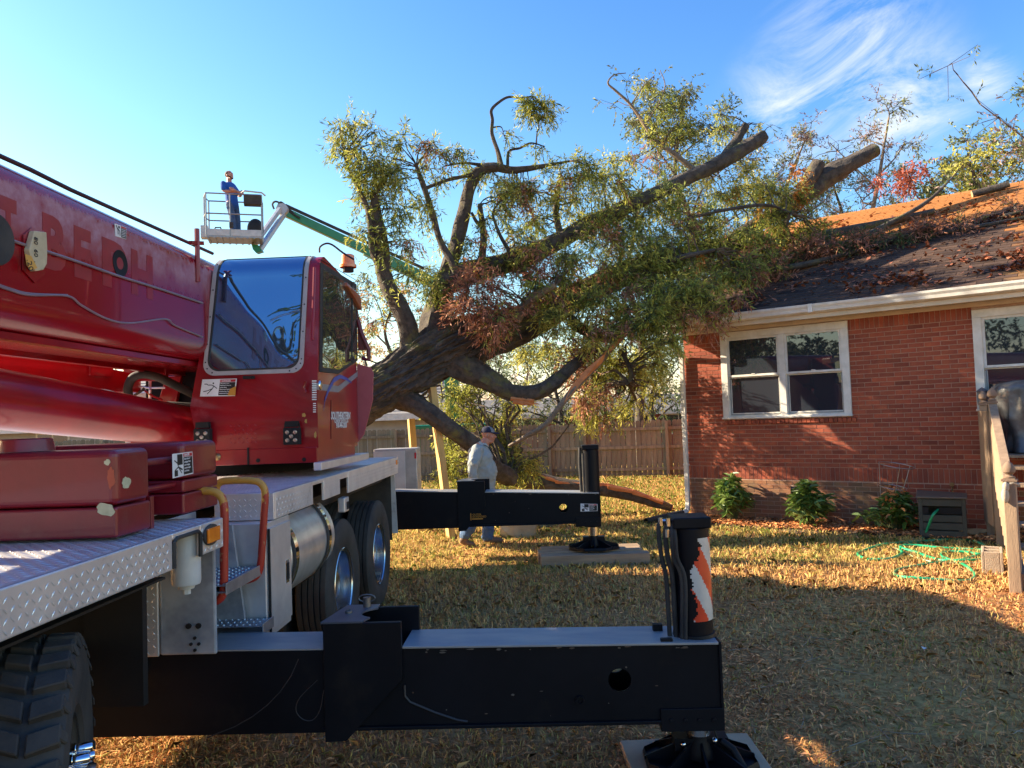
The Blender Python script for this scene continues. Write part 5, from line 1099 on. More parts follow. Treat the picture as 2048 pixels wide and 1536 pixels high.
    if near:
        # striped reflective wrap on the camera-right side, ragged inner edge
        WR = [mat('wrap_orange', (.68, .05, .015), .35, coat=.4, dirt=((.05, .03, .03), .7, .74), dscale=30), mat('wrap_white', (.55, .54, .50), .35, coat=.3, col2=(.45, .44, .4), dirt=((.05, .05, .05), .69, .72), dscale=25)]
        z0 = zj + .10; z1 = jt - .105; nA = 26; nZ = 48; a0 = R(-104); a1 = R(10); q = NB(); r2 = jr + .0012; rr_ = random.Random(5); edge = []
        e = 0
        for k in range(nZ + 1): e += rr_.uniform(-.05, .05); e = max(-.02, min(.14, e)); edge.append(e + (.10 if k > nZ * .72 else 0) + (.14 if k > nZ * .88 else 0))
        for k in range(nZ):
            for j in range(nA):
                f0 = j / nA
                if f0 < edge[k]: continue
                aa, ab = a0 + (a1 - a0) * j / nA, a0 + (a1 - a0) * (j + 1) / nA; za, zb2 = z0 + (z1 - z0) * k / nZ, z0 + (z1 - z0) * (k + 1) / nZ
                st = ((zb2 + aa * jr * 1.9) - z0 + .16) / .15
                mi = int(math.floor(st)) % 2
                q.add([(ju + r2 * math.cos(aa), jv + r2 * math.sin(aa), za), (ju + r2 * math.cos(ab), jv + r2 * math.sin(ab), za), (ju + r2 * math.cos(ab), jv + r2 * math.sin(ab), zb2), (ju + r2 * math.cos(aa), jv + r2 * math.sin(aa), zb2)], [(0, 1, 2, 3)], 1 - mi)
        q.build('striped_wrap', WR, par)
        px = [(1330, 1050, 1335, 1268, .010), (1336, 1052, 1346, 1268, .011), (1345, 1080, 1362, 1270, .011)]
        for i, (du, dv_, r_) in enumerate(((-.155, -.03, .012), (-.125, -.045, .013), (-.10, -.085, .011), (-.085, -.095, .010))):
            pts = [(ju - .09, jv - .02 * i, jt - .03), (ju + du - .005, jv + dv_, jt - .04 - .02 * i), (ju + du, jv + dv_, jt - .2), (ju + du + (.02 if i < 2 else .035), jv + dv_, (jt + zj) / 2), (ju + du + .025, jv + dv_, zj + .05), (ju + du + .03, jv + dv_ + .02, zj - .02)]
            q = NB(); q.tube(spline(pts, 5), r_, 10); q.build('hydraulic_hose', RUBBER, par, smooth=True)
        q = NB()
        for (du, dv_, z) in ((-.15, -.03, jt - .025), (-.115, -.05, jt - .025), (-.12, -.06, jt - .08)): q.lathe([(0, -.02), (.014, -.02), (.014, .02), (0, .02)], 6, 'Z', (ju + du, jv + dv_, z)); 
        q.tube([(ju - .15, jv - .03, jt - .02), (ju - .09, jv - .03, jt - .02)], .01, 6); q.tube([(ju - .115, jv - .05, jt - .03), (ju - .115, jv - .05, jt - .1)], .012, 6); q.build('hose_fittings', CHROME, par)
        q = NB(); q.box(ju - .19, ju - .13, jv - .13, jv - .10, zj + .014, zj + .03); q.box(ju - .2, ju - .15, jv + .06, jv + .1, zj + .014, zj + .05); q.build('hose_clamp', BLACK, par, bevel=.003)
    else:
        q = NB(); q.tube([(ju - jr - .02, jv - .02, jt - .03), (ju - jr - .03, jv - .03, jt - .2), (ju - jr - .02, jv - .03, zj + .02)], .02, 8); q.tube([(ju - jr + .01, jv - jr - .01, jt - .1), (ju - jr + .01, jv - jr - .015, zj + .02)], .015, 8); q.build('hydraulic_hose', RUBBER, par, smooth=True)
    # float
    q = NB(); q.lathe([(0, fz + .03), (.085, fz + .03), (.085, fz + .07), (.06, fz + .12), (.06, rodb + .01), (0, rodb + .01)], 20, 'Z', (ju, jv, 0)); q.box(ju - .13, ju + .14, jv - .05, jv + .05, rodb - .07, rodb - .01); fl = q.build('float_socket', BLACK, par, smooth=30)
    q = NB(); n8 = 8; base = [(ju + fr * math.cos(R(22.5 + 45 * i)), jv + fr * math.sin(R(22.5 + 45 * i)) * .9) for i in range(n8)]
    q.prism([(x, y, fz) for x, y in base], (0, 0, .012)); vs = [(x, y, fz + .012) for x, y in base] + [(ju + (x - ju) * .97, jv + (y - jv) * .97, fz + .035) for x, y in base]; q.add(vs, [(i, (i + 1) % n8, n8 + (i + 1) % n8, n8 + i) for i in range(n8)])
    q.build('float_plate', BLACK, par)
    for i in range(8):
        a = R(45 * i + 0); q = NB(); d = Vector((math.cos(a), math.sin(a) * .9, 0)); n_ = Vector((-math.sin(a), math.cos(a), 0)) * .006; b0 = Vector((ju, jv, fz + .012)); pts = [b0 + d * .06 - n_, b0 + d * fr * .93 - n_, b0 + d * fr * .93 - n_ + Vector((0, 0, .02)), b0 + d * .06 - n_ + Vector((0, 0, .105))]; q.prism(pts, n_ * 2); q.build('rib', BLACK, par)
    if near:
        for (du, dz) in ((-.09, -.035), (.07, -.02)): q = NB(); q.ball((ju + du, jv - .055, rodb + dz), .016, 8, 6); q.build('pin_end', CHROME, par, smooth=True)
        q = NB(); q.tube([(ju + .10, jv - .06, rodb - .02), (ju + .15, jv - .08, rodb - .05), (ju + .2, jv - .12, rodb - .14)], .02, 10); q.tube([(ju + .06, jv - .04, rodb + .06), (ju + .09, jv - .06, rodb - .03), (ju + .12, jv - .07, rodb - .1)], .005, 6); q.build('float_handle', BLACK, par, smooth=True)
    return par, f
a = lambda px, py, v: CV(px, py, v)
v0 = 3.95; v1 = 4.26
e_ = a(1440, 1350, v0); ho = a(1240, 1362, v0)
OGN, fN = outrigger(v0, v1, a(1100, 1452, v0).z, a(300, 1303, v0).z, a(1430, 1290, v0).z, a(150, 1300, v0).x, a(646, 1300, v0 - .02).x, a(803, 1300, v0 - .02).x, e_.x, a(700, 1247, v0 - .02).z, (ho.x, ho.z, .057),
    (a(1385, 1200, 4.1).x, 4.1, .098, a(1375, 1036, 4.0).z, .20, .058, .30))
v0 = 9.72; v1 = 10.05
e_ = a(1199, 1020, v0); ho = a(1127, 1017, v0)
OGF, fF = outrigger(v0, v1, a(1100, 1049, v0).z, a(800, 983, v0).z, a(1190, 988, v0).z, -.3, a(915, 1000, v0 - .02).x, a(970, 1000, v0 - .02).x, e_.x, a(940, 963, v0 - .02).z, (ho.x, ho.z, .055),
    (a(1181, 930, 9.88).x, 9.88, .108, a(1181, 890, 9.8).z, .32, .165, .34), near=False)
sign([a(1161, 1023, v0 - .001), a(1195, 1022, v0 - .001), a(1195, 1008, v0 - .001), a(1161, 1007, v0 - .001)], 'float_sign', None, 'crush', crane)
q = B()
for i, (y, x1) in enumerate(((1028.5, 960), (1033, 967))):
    text_mesh(('OUTER', 'EXTENDED')[i], .034, frameT(a(945, y + 1, v0 - .022), (1, 0, 0), (0, 0, 1)), YINK, 'lettering', crane, depth=.0003, align='LEFT')
q.box(a(944, 1036, v0).x, a(966, 1036, v0).x, v0 - .0225, v0 - .021, a(950, 1038.5, v0).z, a(950, 1036.5, v0).z); q.box(a(943, 1036, v0).x - .01, a(943, 1036, v0).x, v0 - .0225, v0 - .021, a(950, 1040, v0).z, a(950, 1026, v0).z); q.build('stripe_decal', YINK, crane)
# rear box seen past the deck end
q = B(); v_ = 10.4; p0 = CV(786, 980, v_); p1 = CV(833, 896, v_); q.box(p0.x - .25, p1.x, v_, v_ + .35, .75, p1.z); rb = q.build('rear_toolbox', mat('pale_aluminium', (.52, .50, .48), .45, .6, col2=(.42, .4, .38), bump=.15, bscale=30), crane, bevel=.01)
q = B(); q.box(p0.x - .25, p1.x - .16, v_ - .012, v_, .78, p1.z - .03); q.build('panel', PLATE, rb); q = B(); q.box(p1.x - .03, p1.x - .005, v_ - .012, v_ - .002, p1.z - .14, p1.z - .06); q.build('reflector', RINK, rb)
q = B(); q.box(-2.4, -.5, 8.7, 10.0, .95, 1.35); q.build('rear_frame', BLACK, crane, bevel=.02)
# ================================================================ TIMBERS, YARD THINGS
CRIB = mat('cribbing_wood', (.42, .29, .18), .85, col2=(.28, .19, .12), scale=2, bump=.4, bscale=22, stretch=(1, 1, 8), rnd=.25)
def board(c0, L, w, t, ang, label, grp, m=CRIB, nm='timber_plank', cat='plank', tiltr=0):
    q = B(); q.box(-L / 2, L / 2, -w / 2, w / 2, 0, t); o = q.build(nm, m, None, bevel=.005); o.location = c0; o.rotation_euler = (0, tiltr, ang); return tag(o, label, cat, grp)
jn = CM @ Vector((CV(1385, 1200, 4.1).x, 4.1, 0))
g1 = 'timber planks under the near outrigger float'
for i, lab in enumerate(('timber plank under the near black outrigger float, leftmost of three', 'timber plank under the middle of the near black outrigger float', 'timber plank under the near black outrigger float, rightmost of three')):
    board((jn.x - .245 + i * .235, jn.y - .17 + .02 * i, .003), .92, .225, .052, R(90 + 1.5 - i), lab, g1)
jf = CM @ Vector((CV(1181, 930, 9.88).x, 9.88, 0)); g2 = 'timbers under the far outrigger float'
board((jf.x - .02, jf.y - .26, .0), 1.33, .2, .14, R(-1), 'thick timber under the far outrigger float, front one of three', g2)
board((jf.x - .06, jf.y - .02, .0), 1.3, .22, .15, R(1), 'thick timber under the far outrigger float, middle of three', g2)
board((jf.x - .03, jf.y + .23, .0), 1.28, .22, .145, R(.5), 'thick timber under the far outrigger float, rear of three', g2)
# yellow pine props under the leaning trunk
PINE = mat('yellow_pine', (.62, .42, .14), .7, col2=(.52, .33, .10), scale=2, bump=.15, bscale=30, stretch=(8, 8, 1))
def prop(a, b_, w, label):
    a = Vector(a); b_ = Vector(b_); q = B(); q.bar((0, 0, 0), b_ - a, w, .10, up=(1, .3, 0)); o = q.build('timber_prop', PINE, None, bevel=.004); o.location = a; return tag(o, label, 'timber', 'yellow pine props wedged under the leaning trunk')
b_ = P(900, 1010, 12.1); b_.z = 0; prop(b_, P(864, 776, 12.3), .24, 'wide yellow pine prop nearer the man, standing under the leaning trunk')
b_ = P(838, 1010, 12.8); b_.z = 0; prop(b_, P(822, 838, 12.9), .19, 'shorter yellow pine prop beside the silver rear toolbox of the crane')
# ---- boulder and rocks
ROCK = mat('boulder', (.50, .38, .22), .9, col2=(.38, .28, .16), scale=3, bump=1.2, bscale=14)
def rock(c_, r, seed, label, m=ROCK, nm='boulder', cat='rock'):
    bm = bmesh.new(); bmesh.ops.create_icosphere(bm, subdivisions=4, radius=1); r_ = random.Random(seed); planes = [(Vector((r_.gauss(0, 1), r_.gauss(0, 1), r_.gauss(0, .8))).normalized(), r_.uniform(.6, .85)) for _ in range(14)]
    from mathutils import noise
    for v in bm.verts:
        for (n_, d) in planes:
            k = v.co.dot(n_) - d
            if k > 0: v.co -= n_ * k * .9
        v.co += v.co.normalized() * noise.fractal(v.co * 2.2 + Vector((seed, 0, 0)), .9, 2.1, 4) * .10
        v.co.x *= r[0]; v.co.y *= r[1]; v.co.z *= r[2]
    me = bpy.data.meshes.new(nm); bm.to_mesh(me); bm.free(); me.materials.append(m); me.polygons.foreach_set('use_smooth', [True] * len(me.polygons)); me.set_sharp_from_angle(angle=R(28)); o = obj(nm, me, None, c_); return tag(o, label, cat)
b_ = PZ(1040, 1078); rock((b_.x, b_.y + .3, .10), (.34, .3, .33), 3, 'pale tan boulder on the grass behind the far outrigger beam')
b_ = PZ(1088, 1058); rock((b_.x - .05, b_.y + .3, .02), (.42, .3, .22), 9, 'low mossy rock just right of the tan boulder', m=mat('mossy_rock', (.12, .11, .07), .95, col2=(.2, .18, .1), bump=1, bscale=20), nm='mossy_rock')
b_ = Hp(1950, 1050, -.35); pw = H0 + HD * b_.x + HN * -.35; rock((pw.x, pw.y, .06), (.30, .12, .06), 12, 'flat tan stone by the wall between hose box and stairs', nm='flat_stone')
b_ = PZ(1560, 1100); 
# ---- white litter
b_ = PZ(1848, 1305); q = B(); q.add([(0, 0, .01), (.05, .01, .03), (.045, .04, .01), (.0, .04, .025)], [(0, 1, 2, 3)]); o = q.build('paper_scrap', WHITEP, None); o.location = (b_.x, b_.y, .01); tag(o, 'small white scrap of paper on the shaded brown lawn', 'litter')
b_ = PZ(1262, 1200); rock((b_.x, b_.y, .01), (.03, .025, .02), 5, 'small pale stone on the dead grass beyond the near beam', m=mat('pale_stone', (.4, .38, .33), .9), nm='pebble')
# ---- leafy shrubs by the wall
def leaves_mesh(V_c, V_d, V_n, L_, W_, name, m, parent=None, curl=.15, mi=None):
    """broad leaf: 6-gon with folded midrib (two quads)"""
    n = len(V_c); side = np.cross(V_d, V_n); side /= np.linalg.norm(side, axis=1)[:, None] + 1e-9; up = np.cross(side, V_d)
    L_ = L_[:, None]; W_ = W_[:, None]
    a = V_c; t = V_c + V_d * L_ - up * L_ * curl * 1.0; m1 = V_c + V_d * L_ * .35 + up * L_ * .03; m2 = V_c + V_d * L_ * .72 - up * L_ * curl * .35
    A = np.stack([a, m1 + side * W_ + up * W_ * .3, m2 + side * W_ * .8 + up * W_ * .2, t], 1); Bq = np.stack([a, t, m2 - side * W_ * .8 + up * W_ * .2, m1 - side * W_ + up * W_ * .3], 1)
    V = np.concatenate([A, Bq], 1).reshape(-1, 3)
    mi2 = np.repeat(mi, 2) if mi is not None else None
    return obj(name, npmesh(name, V, 4, m, mi2), parent)
SHL = mat('shrub_leaf', (.08, .15, .025), .4, col2=(.14, .22, .04), scale=3, trans=.2, rnd=.4, island=True, spec=.6)
SHY = mat('shrub_leaf_pale', (.22, .30, .06), .4, col2=(.3, .36, .1), scale=3, trans=.3, rnd=.3, island=True)
def shrub(s_, t, wid, hgt, n, seed, label, dead=False):
    p = H0 + HD * s_ + HN * t; root = empty('leafy_shrub', (p.x, p.y, 0), 0, label=label, cat='shrub', group='shrubs along the foot of the brick wall'); r_ = np.random.default_rng(seed)
    C_ = []; D_ = []; N_ = []; q = B()
    for i in range(n):
        az = r_.random() * 6.283; el = r_.random() ** .6; l = hgt * (.45 + .65 * r_.random()); out = wid * (1 - el * .8) * r_.random() ** .5
        tip = np.array([math.cos(az) * out, math.sin(az) * out, .12 + l * (.35 + .6 * el)]); b0 = np.array([math.cos(az) * .05, math.sin(az) * .05, 0])
        md = (tip + b0) / 2 + np.array([0, 0, .08]); q.tube([b0, md, tip], [.006, .005, .003], 4, caps=False)
        for k in range(7):
            a2 = az + (k - 3) * .9 + r_.normal() * .3; dd_ = np.array([math.cos(a2), math.sin(a2), r_.uniform(-.5, .7)]); dd_ /= np.linalg.norm(dd_); C_.append(tip + r_.normal(size=3) * .015 - np.array([0, 0, .03 * k * r_.random()])); D_.append(dd_); N_.append([r_.normal() * .3, r_.normal() * .3, 1])
    q.build('stems', mat('green_stem', (.10, .12, .04), .7), root)
    C_ = np.array(C_); D_ = np.array(D_); N_ = np.array(N_); k = len(C_)
    o = leaves_mesh(C_, D_, N_, .11 + .08 * r_.random(k), .018 + .012 * r_.random(k), 'foliage', [SHL, SHY], root, .25, (r_.random(k) < .18).astype(int)); tag(o, kind='stuff')
    if dead:
        C2 = r_.normal(size=(60, 3)) * np.array([.08, .08, .12]) + np.array([0, -.1, .42]); D2 = r_.normal(size=(60, 3)); D2 /= np.linalg.norm(D2, axis=1)[:, None]; N2 = r_.normal(size=(60, 3))
        o = leaves_mesh(C2, D2, N2, .07 + .05 * r_.random(60), .02 + .01 * r_.random(60), 'withered_leaves', LB, root, .4); tag(o, kind='stuff')
    return root
x1_ = Hp(1467, 1040, -.3).x; x2_ = Hp(1618, 1045, -.3).x; x3_ = Hp(1770, 1055, -.3).x; x4_ = Hp(1815, 1055, -.3).x
shrub(x1_, -.36, .46, .66, 95, 1, 'bright leafy shrub by the wall nearest the downspout')
shrub(x2_, -.36, .44, .58, 90, 2, 'leafy shrub in front of the foundation vent')
shrub((x3_ + x4_) / 2, -.38, .50, .50, 80, 3, 'leafy shrub with withered brown leaves under the wire plant cage', dead=True)
# tomato cage
WIRE = mat('galvanised_wire', (.5, .47, .42), .4, .7); ps = H0 + HD * Hp(1768, 950, -.3).x + HN * -.3
cg = empty('plant_cage', (ps.x, ps.y, 0), 0, label='tilted wire plant cage standing over the third shrub', cat='plant cage')
tilt = Matrix.Rotation(R(7), 3, 'Y') @ Matrix.Rotation(R(8), 3, 'X')
for r_, z in ((.235, .98), (.185, .66), (.12, .30)):
    q = B(); q.tube([tilt @ Vector((r_ * math.cos(a_), r_ * math.sin(a_), z)) for a_ in np.linspace(0, 6.283, 28, endpoint=False)], .0055, 6, closed=True); q.build('ring', WIRE, cg, smooth=True)
for k in range(3):
    a_ = R(15 + 120 * k); q = B(); q.tube([tilt @ Vector((.24 * math.cos(a_), .24 * math.sin(a_), .985)), tilt @ Vector((.12 * math.cos(a_), .12 * math.sin(a_), .3)), tilt @ Vector((.09 * math.cos(a_), .09 * math.sin(a_), .0))], .0055, 6); q.build('leg', WIRE, cg, smooth=True)
# hose box: slatted dark resin box with lid
HB = mat('dark_resin', (.035, .04, .034), .55, col2=(.05, .055, .045), bump=.1); sx = Hp(1887, 1050, -.6).x; pb = H0 + HD * sx + HN * -.62
hb = empty('hose_box', (pb.x, pb.y, .0), HRZ + R(8), label='dark slatted hose box by the wall with green hose coming out', cat='hose box')
wv, dv_, hv = .56, .40, .56
q = B()
for x in (-wv / 2, wv / 2 - .05):
    for y in (-dv_ / 2, dv_ / 2 - .05): q.box(x, x + .05, y, y + .05, 0, hv)
q.box(-wv / 2, wv / 2, dv_ / 2 - .02, dv_ / 2 - .002, .02, hv); q.box(-wv / 2 + .05, wv / 2 - .05, -dv_ / 2 + .02, dv_ / 2 - .05, .02, .04); q.build('box_frame', HB, hb, bevel=.004)
for i in range(5):
    if i == 3: continue
    q = B(); z = .04 + i * .105; q.box(-wv / 2 + .05, wv / 2 - .05, -dv_ / 2 + .004, -dv_ / 2 + .022, z, z + .09); q.build('slat', HB, hb, bevel=.003)
for i in range(5):
    q = B(); z = .04 + i * .105; q.box(-wv / 2 + .004, -wv / 2 + .02, -dv_ / 2 + .05, dv_ / 2 - .05, z, z + .09); q.build('slat', HB, hb, bevel=.003)
q = B(); q.box(-wv / 2 + .05, -wv / 2 + .12, -dv_ / 2 + .004, -dv_ / 2 + .022, .355, .445); q.box(wv / 2 - .32, wv / 2 - .05, -dv_ / 2 + .03, -dv_ / 2 + .04, .355, .445); q.build('reel_guard', DARK, hb)
q = B(); q.hexa([(-wv / 2 - .02, -dv_ / 2 - .02, hv), (wv / 2 + .02, -dv_ / 2 - .02, hv), (wv / 2 + .02, dv_ / 2 + .02, hv + .01), (-wv / 2 - .02, dv_ / 2 + .02, hv + .04), (-wv / 2 - .02, -dv_ / 2 - .02, hv + .03), (wv / 2 + .02, -dv_ / 2 - .02, hv + .022), (wv / 2 + .02, dv_ / 2 + .02, hv + .04), (-wv / 2 - .02, dv_ / 2 + .02, hv + .07)]); q.build('lid', mat('resin_lid', (.12, .10, .075), .5), hb, bevel=.006)
# hose
HOSE = mat('green_hose', (.008, .30, .12), .35, col2=(.02, .38, .18), scale=4, coat=.3, dirt=((.30, .42, .25), .6, .7), dscale=3)
start = Matrix.Rotation(HRZ + R(8), 3, 'Z') @ Vector((-.05, -dv_ / 2 + .02, .41)) + Vector((pb.x, pb.y, 0))
hp = [tuple(start)]
def gp(px, py, z=.018): v = PZ(px, py, z); return tuple(v)
d0 = Vector(gp(1842, 1078)); mid = (Vector(start) + d0) / 2 + Vector((-.02, -.12, .12)); hp += [tuple(mid)]
hp += [gp(1848, 1072, .05), gp(1832, 1082), gp(1800, 1086), gp(1760, 1094), gp(1722, 1104), gp(1716, 1112), gp(1735, 1118), gp(1780, 1118), gp(1805, 1110), gp(1800, 1100), gp(1815, 1090), gp(1860, 1083), gp(1920, 1080), gp(1960, 1088), gp(1974, 1100), gp(1960, 1112), gp(1920, 1120), gp(1860, 1128), gp(1810, 1136), gp(1790, 1144), gp(1795, 1154), gp(1830, 1160), gp(1890, 1162), gp(1935, 1162), gp(1950, 1152), gp(1935, 1138), gp(1915, 1125), gp(1885, 1116), gp(1888, 1106), gp(1925, 1106), gp(1965, 1110), gp(1975, 1104), gp(1930, 1100), gp(1880, 1098), gp(1830, 1094), gp(1800, 1096), gp(1830, 1104), gp(1880, 1120), gp(1940, 1124), gp(1990, 1122)]
rr = random.Random(8)
hp = [(x, y, z + (rr.uniform(0, .025) if i > 3 else 0)) for i, (x, y, z) in enumerate(hp)]
q = B(); q.tube(spline(hp, 8), .016, 8); tag(q.build('garden_hose', HOSE, None, smooth=True), 'loosely coiled green garden hose on the grass before the stairs', 'hose')
q = B(); q.tube(spline([gp(1830, 1069, .03), gp(1820, 1074), gp(1840, 1082), gp(1870, 1082, .02)], 6), .0115, 8); q.tube(spline([gp(1790, 1096, .02), gp(1830, 1114), gp(1870, 1124), gp(1930, 1126), gp(1985, 1125)], 6), .009, 8); tag(q.build('old_hose', mat('faded_hose', (.34, .42, .24), .5), None, smooth=True), 'thinner faded pale green hose lying under the bright green coil', 'hose')
# concrete block
CON = mat('concrete_block', (.42, .33, .24), .95, col2=(.34, .26, .19), scale=8, bump=.6, bscale=80); p = PZ(1992, 1146)
q = B(); L_, w_, h_, t_ = .2, .4, .2, .03
for x0, x1, y0, y1 in ((-.2, .2, -.1, -.1 + t_), (-.2, .2, .1 - t_, .1), (-.2, -.2 + t_, -.1 + t_, .1 - t_), (.2 - t_, .2, -.1 + t_, .1 - t_), (-t_ / 2, t_ / 2, -.1 + t_, .1 - t_)): q.box(x0, x1, y0, y1, 0, .2)
o = q.build('concrete_block', CON, None, bevel=.006); o.location = (p.x + .02, p.y + .08, .0); o.rotation_euler = (0, 0, R(58)); o.scale.z = 1.2; tag(o, 'hollow concrete block standing at the foot of the stair post', 'concrete block')
# black corrugated drain pipe from the downspout
a = H0 + HD * -.05 + HN * -.22; pts = [(a.x, a.y, .10), tuple(PZ(1330, 1034, .07)), tuple(PZ(1292, 1043, .06))]; sp = spline(pts, 16); q = B(); q.tube(sp, [.052 + (.006 if i % 2 else 0) for i in range(len(sp))], 14, caps=False); q.tube(sp, [.045] * len(sp), 12, caps=False); tag(q.build('drain_pipe', RUBBER, None), 'black corrugated drain pipe leading away from the downspout', 'pipe')
# ================================================================ STAIRS AND DECK AT THE RIGHT EDGE
DW = mat('deck_wood', (.34, .235, .15), .85, col2=(.23, .155, .10), scale=2.5, bump=.5, bscale=26, stretch=(5, 5, .7)); DWD = mat('deck_wood_dark', (.14, .10, .075), .85, col2=(.2, .14, .1), scale=2.5, bump=.4, bscale=26)
dk_ = empty('wooden_stairs', (0, 0, 0), 0, label='weathered wooden porch stairs and deck at the right edge of the yard', cat='stairs')
def finial(q, c_, s=1):
    q.lathe([(0, 0), (.052 * s, .0), (.055 * s, .012 * s), (.035 * s, .022 * s), (.03 * s, .035 * s), (.055 * s, .06 * s), (.06 * s, .085 * s), (.05 * s, .12 * s), (.03 * s, .15 * s), (.0, .17 * s)], 20, 'Z', c_)
def post(x, y, z0, z1, w, m=DW, fin=True):
    q = B(); q.box(-w / 2, w / 2, -w / 2, w / 2, z0, z1); o = q.build('post', m, dk_, bevel=.006); o.location = (x, y, 0); o.rotation_euler.z = HRZ
    if fin:
        q = B(); q.box(-w / 2 - .012, w / 2 + .012, -w / 2 - .012, w / 2 + .012, z1, z1 + .018); q.box(-w / 2 + .005, w / 2 - .005, -w / 2 + .005, w / 2 - .005, z1 + .018, z1 + .03); finial(q, (0, 0, z1 + .03), .95); o2 = q.build('finial', mat('weathered_finial', (.24, .16, .11), .85, col2=(.18, .12, .08), scale=4, bump=.3), o, smooth=30)
pf = PZ(2033, 1186); nb_ = P(2010, 945, pf.y)            # newel at the stair foot
post(pf.x - .0, pf.y, 0, P(2020, 962, pf.y).z, .105)
Dt = 9.55
pt_ = H0 + HD * (Hp(1990, 800, -.9).x) + HN * -.9
ta = P(1985, 806, 9.75); tb = P(1967, 812, 10.3)
post(ta.x, ta.y, 0, P(1985, 806, ta.y).z - .0, .09); post(tb.x, tb.y, 0, P(1967, 810, tb.y).z, .09)
# sloping handrail from top newel to stair newel, balusters
topz = ta.z - .02; pn = Vector((pf.x, pf.y, P(2020, 972, pf.y).z))
def rail_(a, b_, w, t, m=DW, nm='handrail'): q = B(); q.bar(a, b_, w, t); return q.build(nm, m, dk_, bevel=.005)
ra = Vector((ta.x, ta.y, topz)); rail_(ra, pn, .09, .035); rail_(ra + Vector((0, 0, -.09)), pn + Vector((0, 0, -.09)), .035, .08); rail_(ra + Vector((0, 0, -.85)), pn + Vector((0, 0, -.80)), .035, .08)
for i in range(11):
    f = (i + .7) / 11.5; b0 = ra.lerp(pn, f); q = B(); q.box(-.017, .017, -.017, .017, b0.z - .86, b0.z - .05); o = q.build('baluster', DW, dk_); o.location = (b0.x - .03, b0.y, 0)
# tall side boards (left screen seen edge on)
for i in range(6):
    f = i / 6; x = tb.x + (ta.x - tb.x) * f - .06; y = tb.y + (ta.y - tb.y) * f; q = B(); q.box(-.01, .012, -.055, .055, .25, tb.z - .06 - .0 * i); o = q.build('side_board', DW, dk_); o.location = (x, y, 0); o.rotation_euler.z = math.atan2(ta.y - tb.y, ta.x - tb.x) + R(90)
# stringer, treads
str_a = Vector((ta.x + .12, ta.y, 1.0)); 
for (ox) in (.06, 1.15):
    q = B(); a = Vector((pf.x + ox * HD.x, pf.y + ox * HD.y, .08)); b2 = Vector((ta.x + ox * HD.x, ta.y + ox * HD.y, 1.05)); q.bar(a, b2, .04, .24); q.build('stringer', DWD, dk_)
for i in range(6):
    f = (i + .5) / 6; c_ = Vector((pf.x, pf.y, 0)).lerp(Vector((ta.x, ta.y, 0)), f); z = .17 * (i + 1); q = B()
    for k in (0, 1): q.bar(c_ + HD * .03 + HN * (k * .15 - .08) + Vector((0, 0, z)), c_ + HD * 1.2 + HN * (k * .15 - .08) + Vector((0, 0, z)), .14, .035)
    q.build('step', DW, dk_, bevel=.004)
q = B(); c_ = Vector((ta.x, ta.y, 1.14))
for k in range(12): q.bar(c_ + HD * -.02 + HN * (.02 + k * .145), c_ + HD * 2.6 + HN * (.02 + k * .145), .138, .03)
q.build('deck_board', DW, dk_, kind='stuff')
for (ox, oy) in ((1.2, 0), (2.4, 0), (1.2, 1.2), (2.4, 1.2)): c2 = Vector((ta.x, ta.y, 0)) + HD * ox + HN * oy; q = B(); q.box(-.05, .05, -.05, .05, 0, 1.12); o = q.build('deck_leg', DWD, dk_); o.location = c2
# small lantern box
p = P(1965, 796, 10.55); q = B(); q.prism([(p.x + .075 * math.cos(a_), p.y + .06 * math.sin(a_), p.z - .08) for a_ in np.linspace(0, 6.283, 6, endpoint=False)], (0, 0, .17)); q.lathe([(.1, .09), (.0, .15)], 6, 'Z', tuple(p)); tag(q.build('porch_lantern', mat('lantern_grey', (.16, .16, .17), .5, .3), None), 'grey porch lantern below the right window beside the stair posts', 'lantern')
# covered grill on the deck
p = P(2045, 850, 9.75); gl_ = B(); rows = 26; cols = 64; vs = []
from mathutils import noise as mnoise
for i in range(rows):
    z = 1.17 + .93 * i / (rows - 1); k = (1 if i < rows - 3 else (.96, .84, .5)[i - rows + 3]) * (1 - .10 * math.sin(math.pi * min(1, i / 12)))
    for j in range(cols):
        a_ = 2 * math.pi * j / cols; cx_, sy_ = math.cos(a_), math.sin(a_); sq = (abs(cx_) ** 3 + abs(sy_) ** 3) ** (-1 / 3); f = k * (1 + .16 * mnoise.noise(Vector((cx_ * 2.2, sy_ * 2.2, z * 2.2))) + .07 * mnoise.noise(Vector((cx_ * 7, sy_ * 7, z * 3)))); vs.append((p.x + .45 + .5 * cx_ * sq * f, p.y + .35 + .3 * sy_ * sq * f, z))
gl_.add(vs, [(i * cols + j, i * cols + (j + 1) % cols, (i + 1) * cols + (j + 1) % cols, (i + 1) * cols + j) for i in range(rows - 1) for j in range(cols)] + [tuple(range((rows - 1) * cols, rows * cols))])
tag(gl_.build('grill_cover', mat('black_vinyl', (.02, .022, .028), .35, col2=(.13, .13, .13), scale=3, bump=1.5, bscale=7, coat=.2), None, smooth=60), 'grill under a wrinkled black cover on the deck at the right edge', 'covered grill')
# work glove on the newel
p = Vector((pf.x - .075, pf.y - .04, P(2005, 990, pf.y).z)); q = B(); q.ball(p, (.035, .03, .075), 14, 10); q.ball(p + Vector((.01, 0, .08)), (.03, .028, .05), 12, 8); q.tube([p + Vector((.03, 0, .1)), p + Vector((.07, -.02, .12)), p + Vector((.12, -.03, .1))], .012, 8); tag(q.build('work_glove', mat('glove_cloth', (.5, .42, .32), .95, bump=.4), None, smooth=True), 'pale cloth work glove hung over the stair newel post', 'glove')
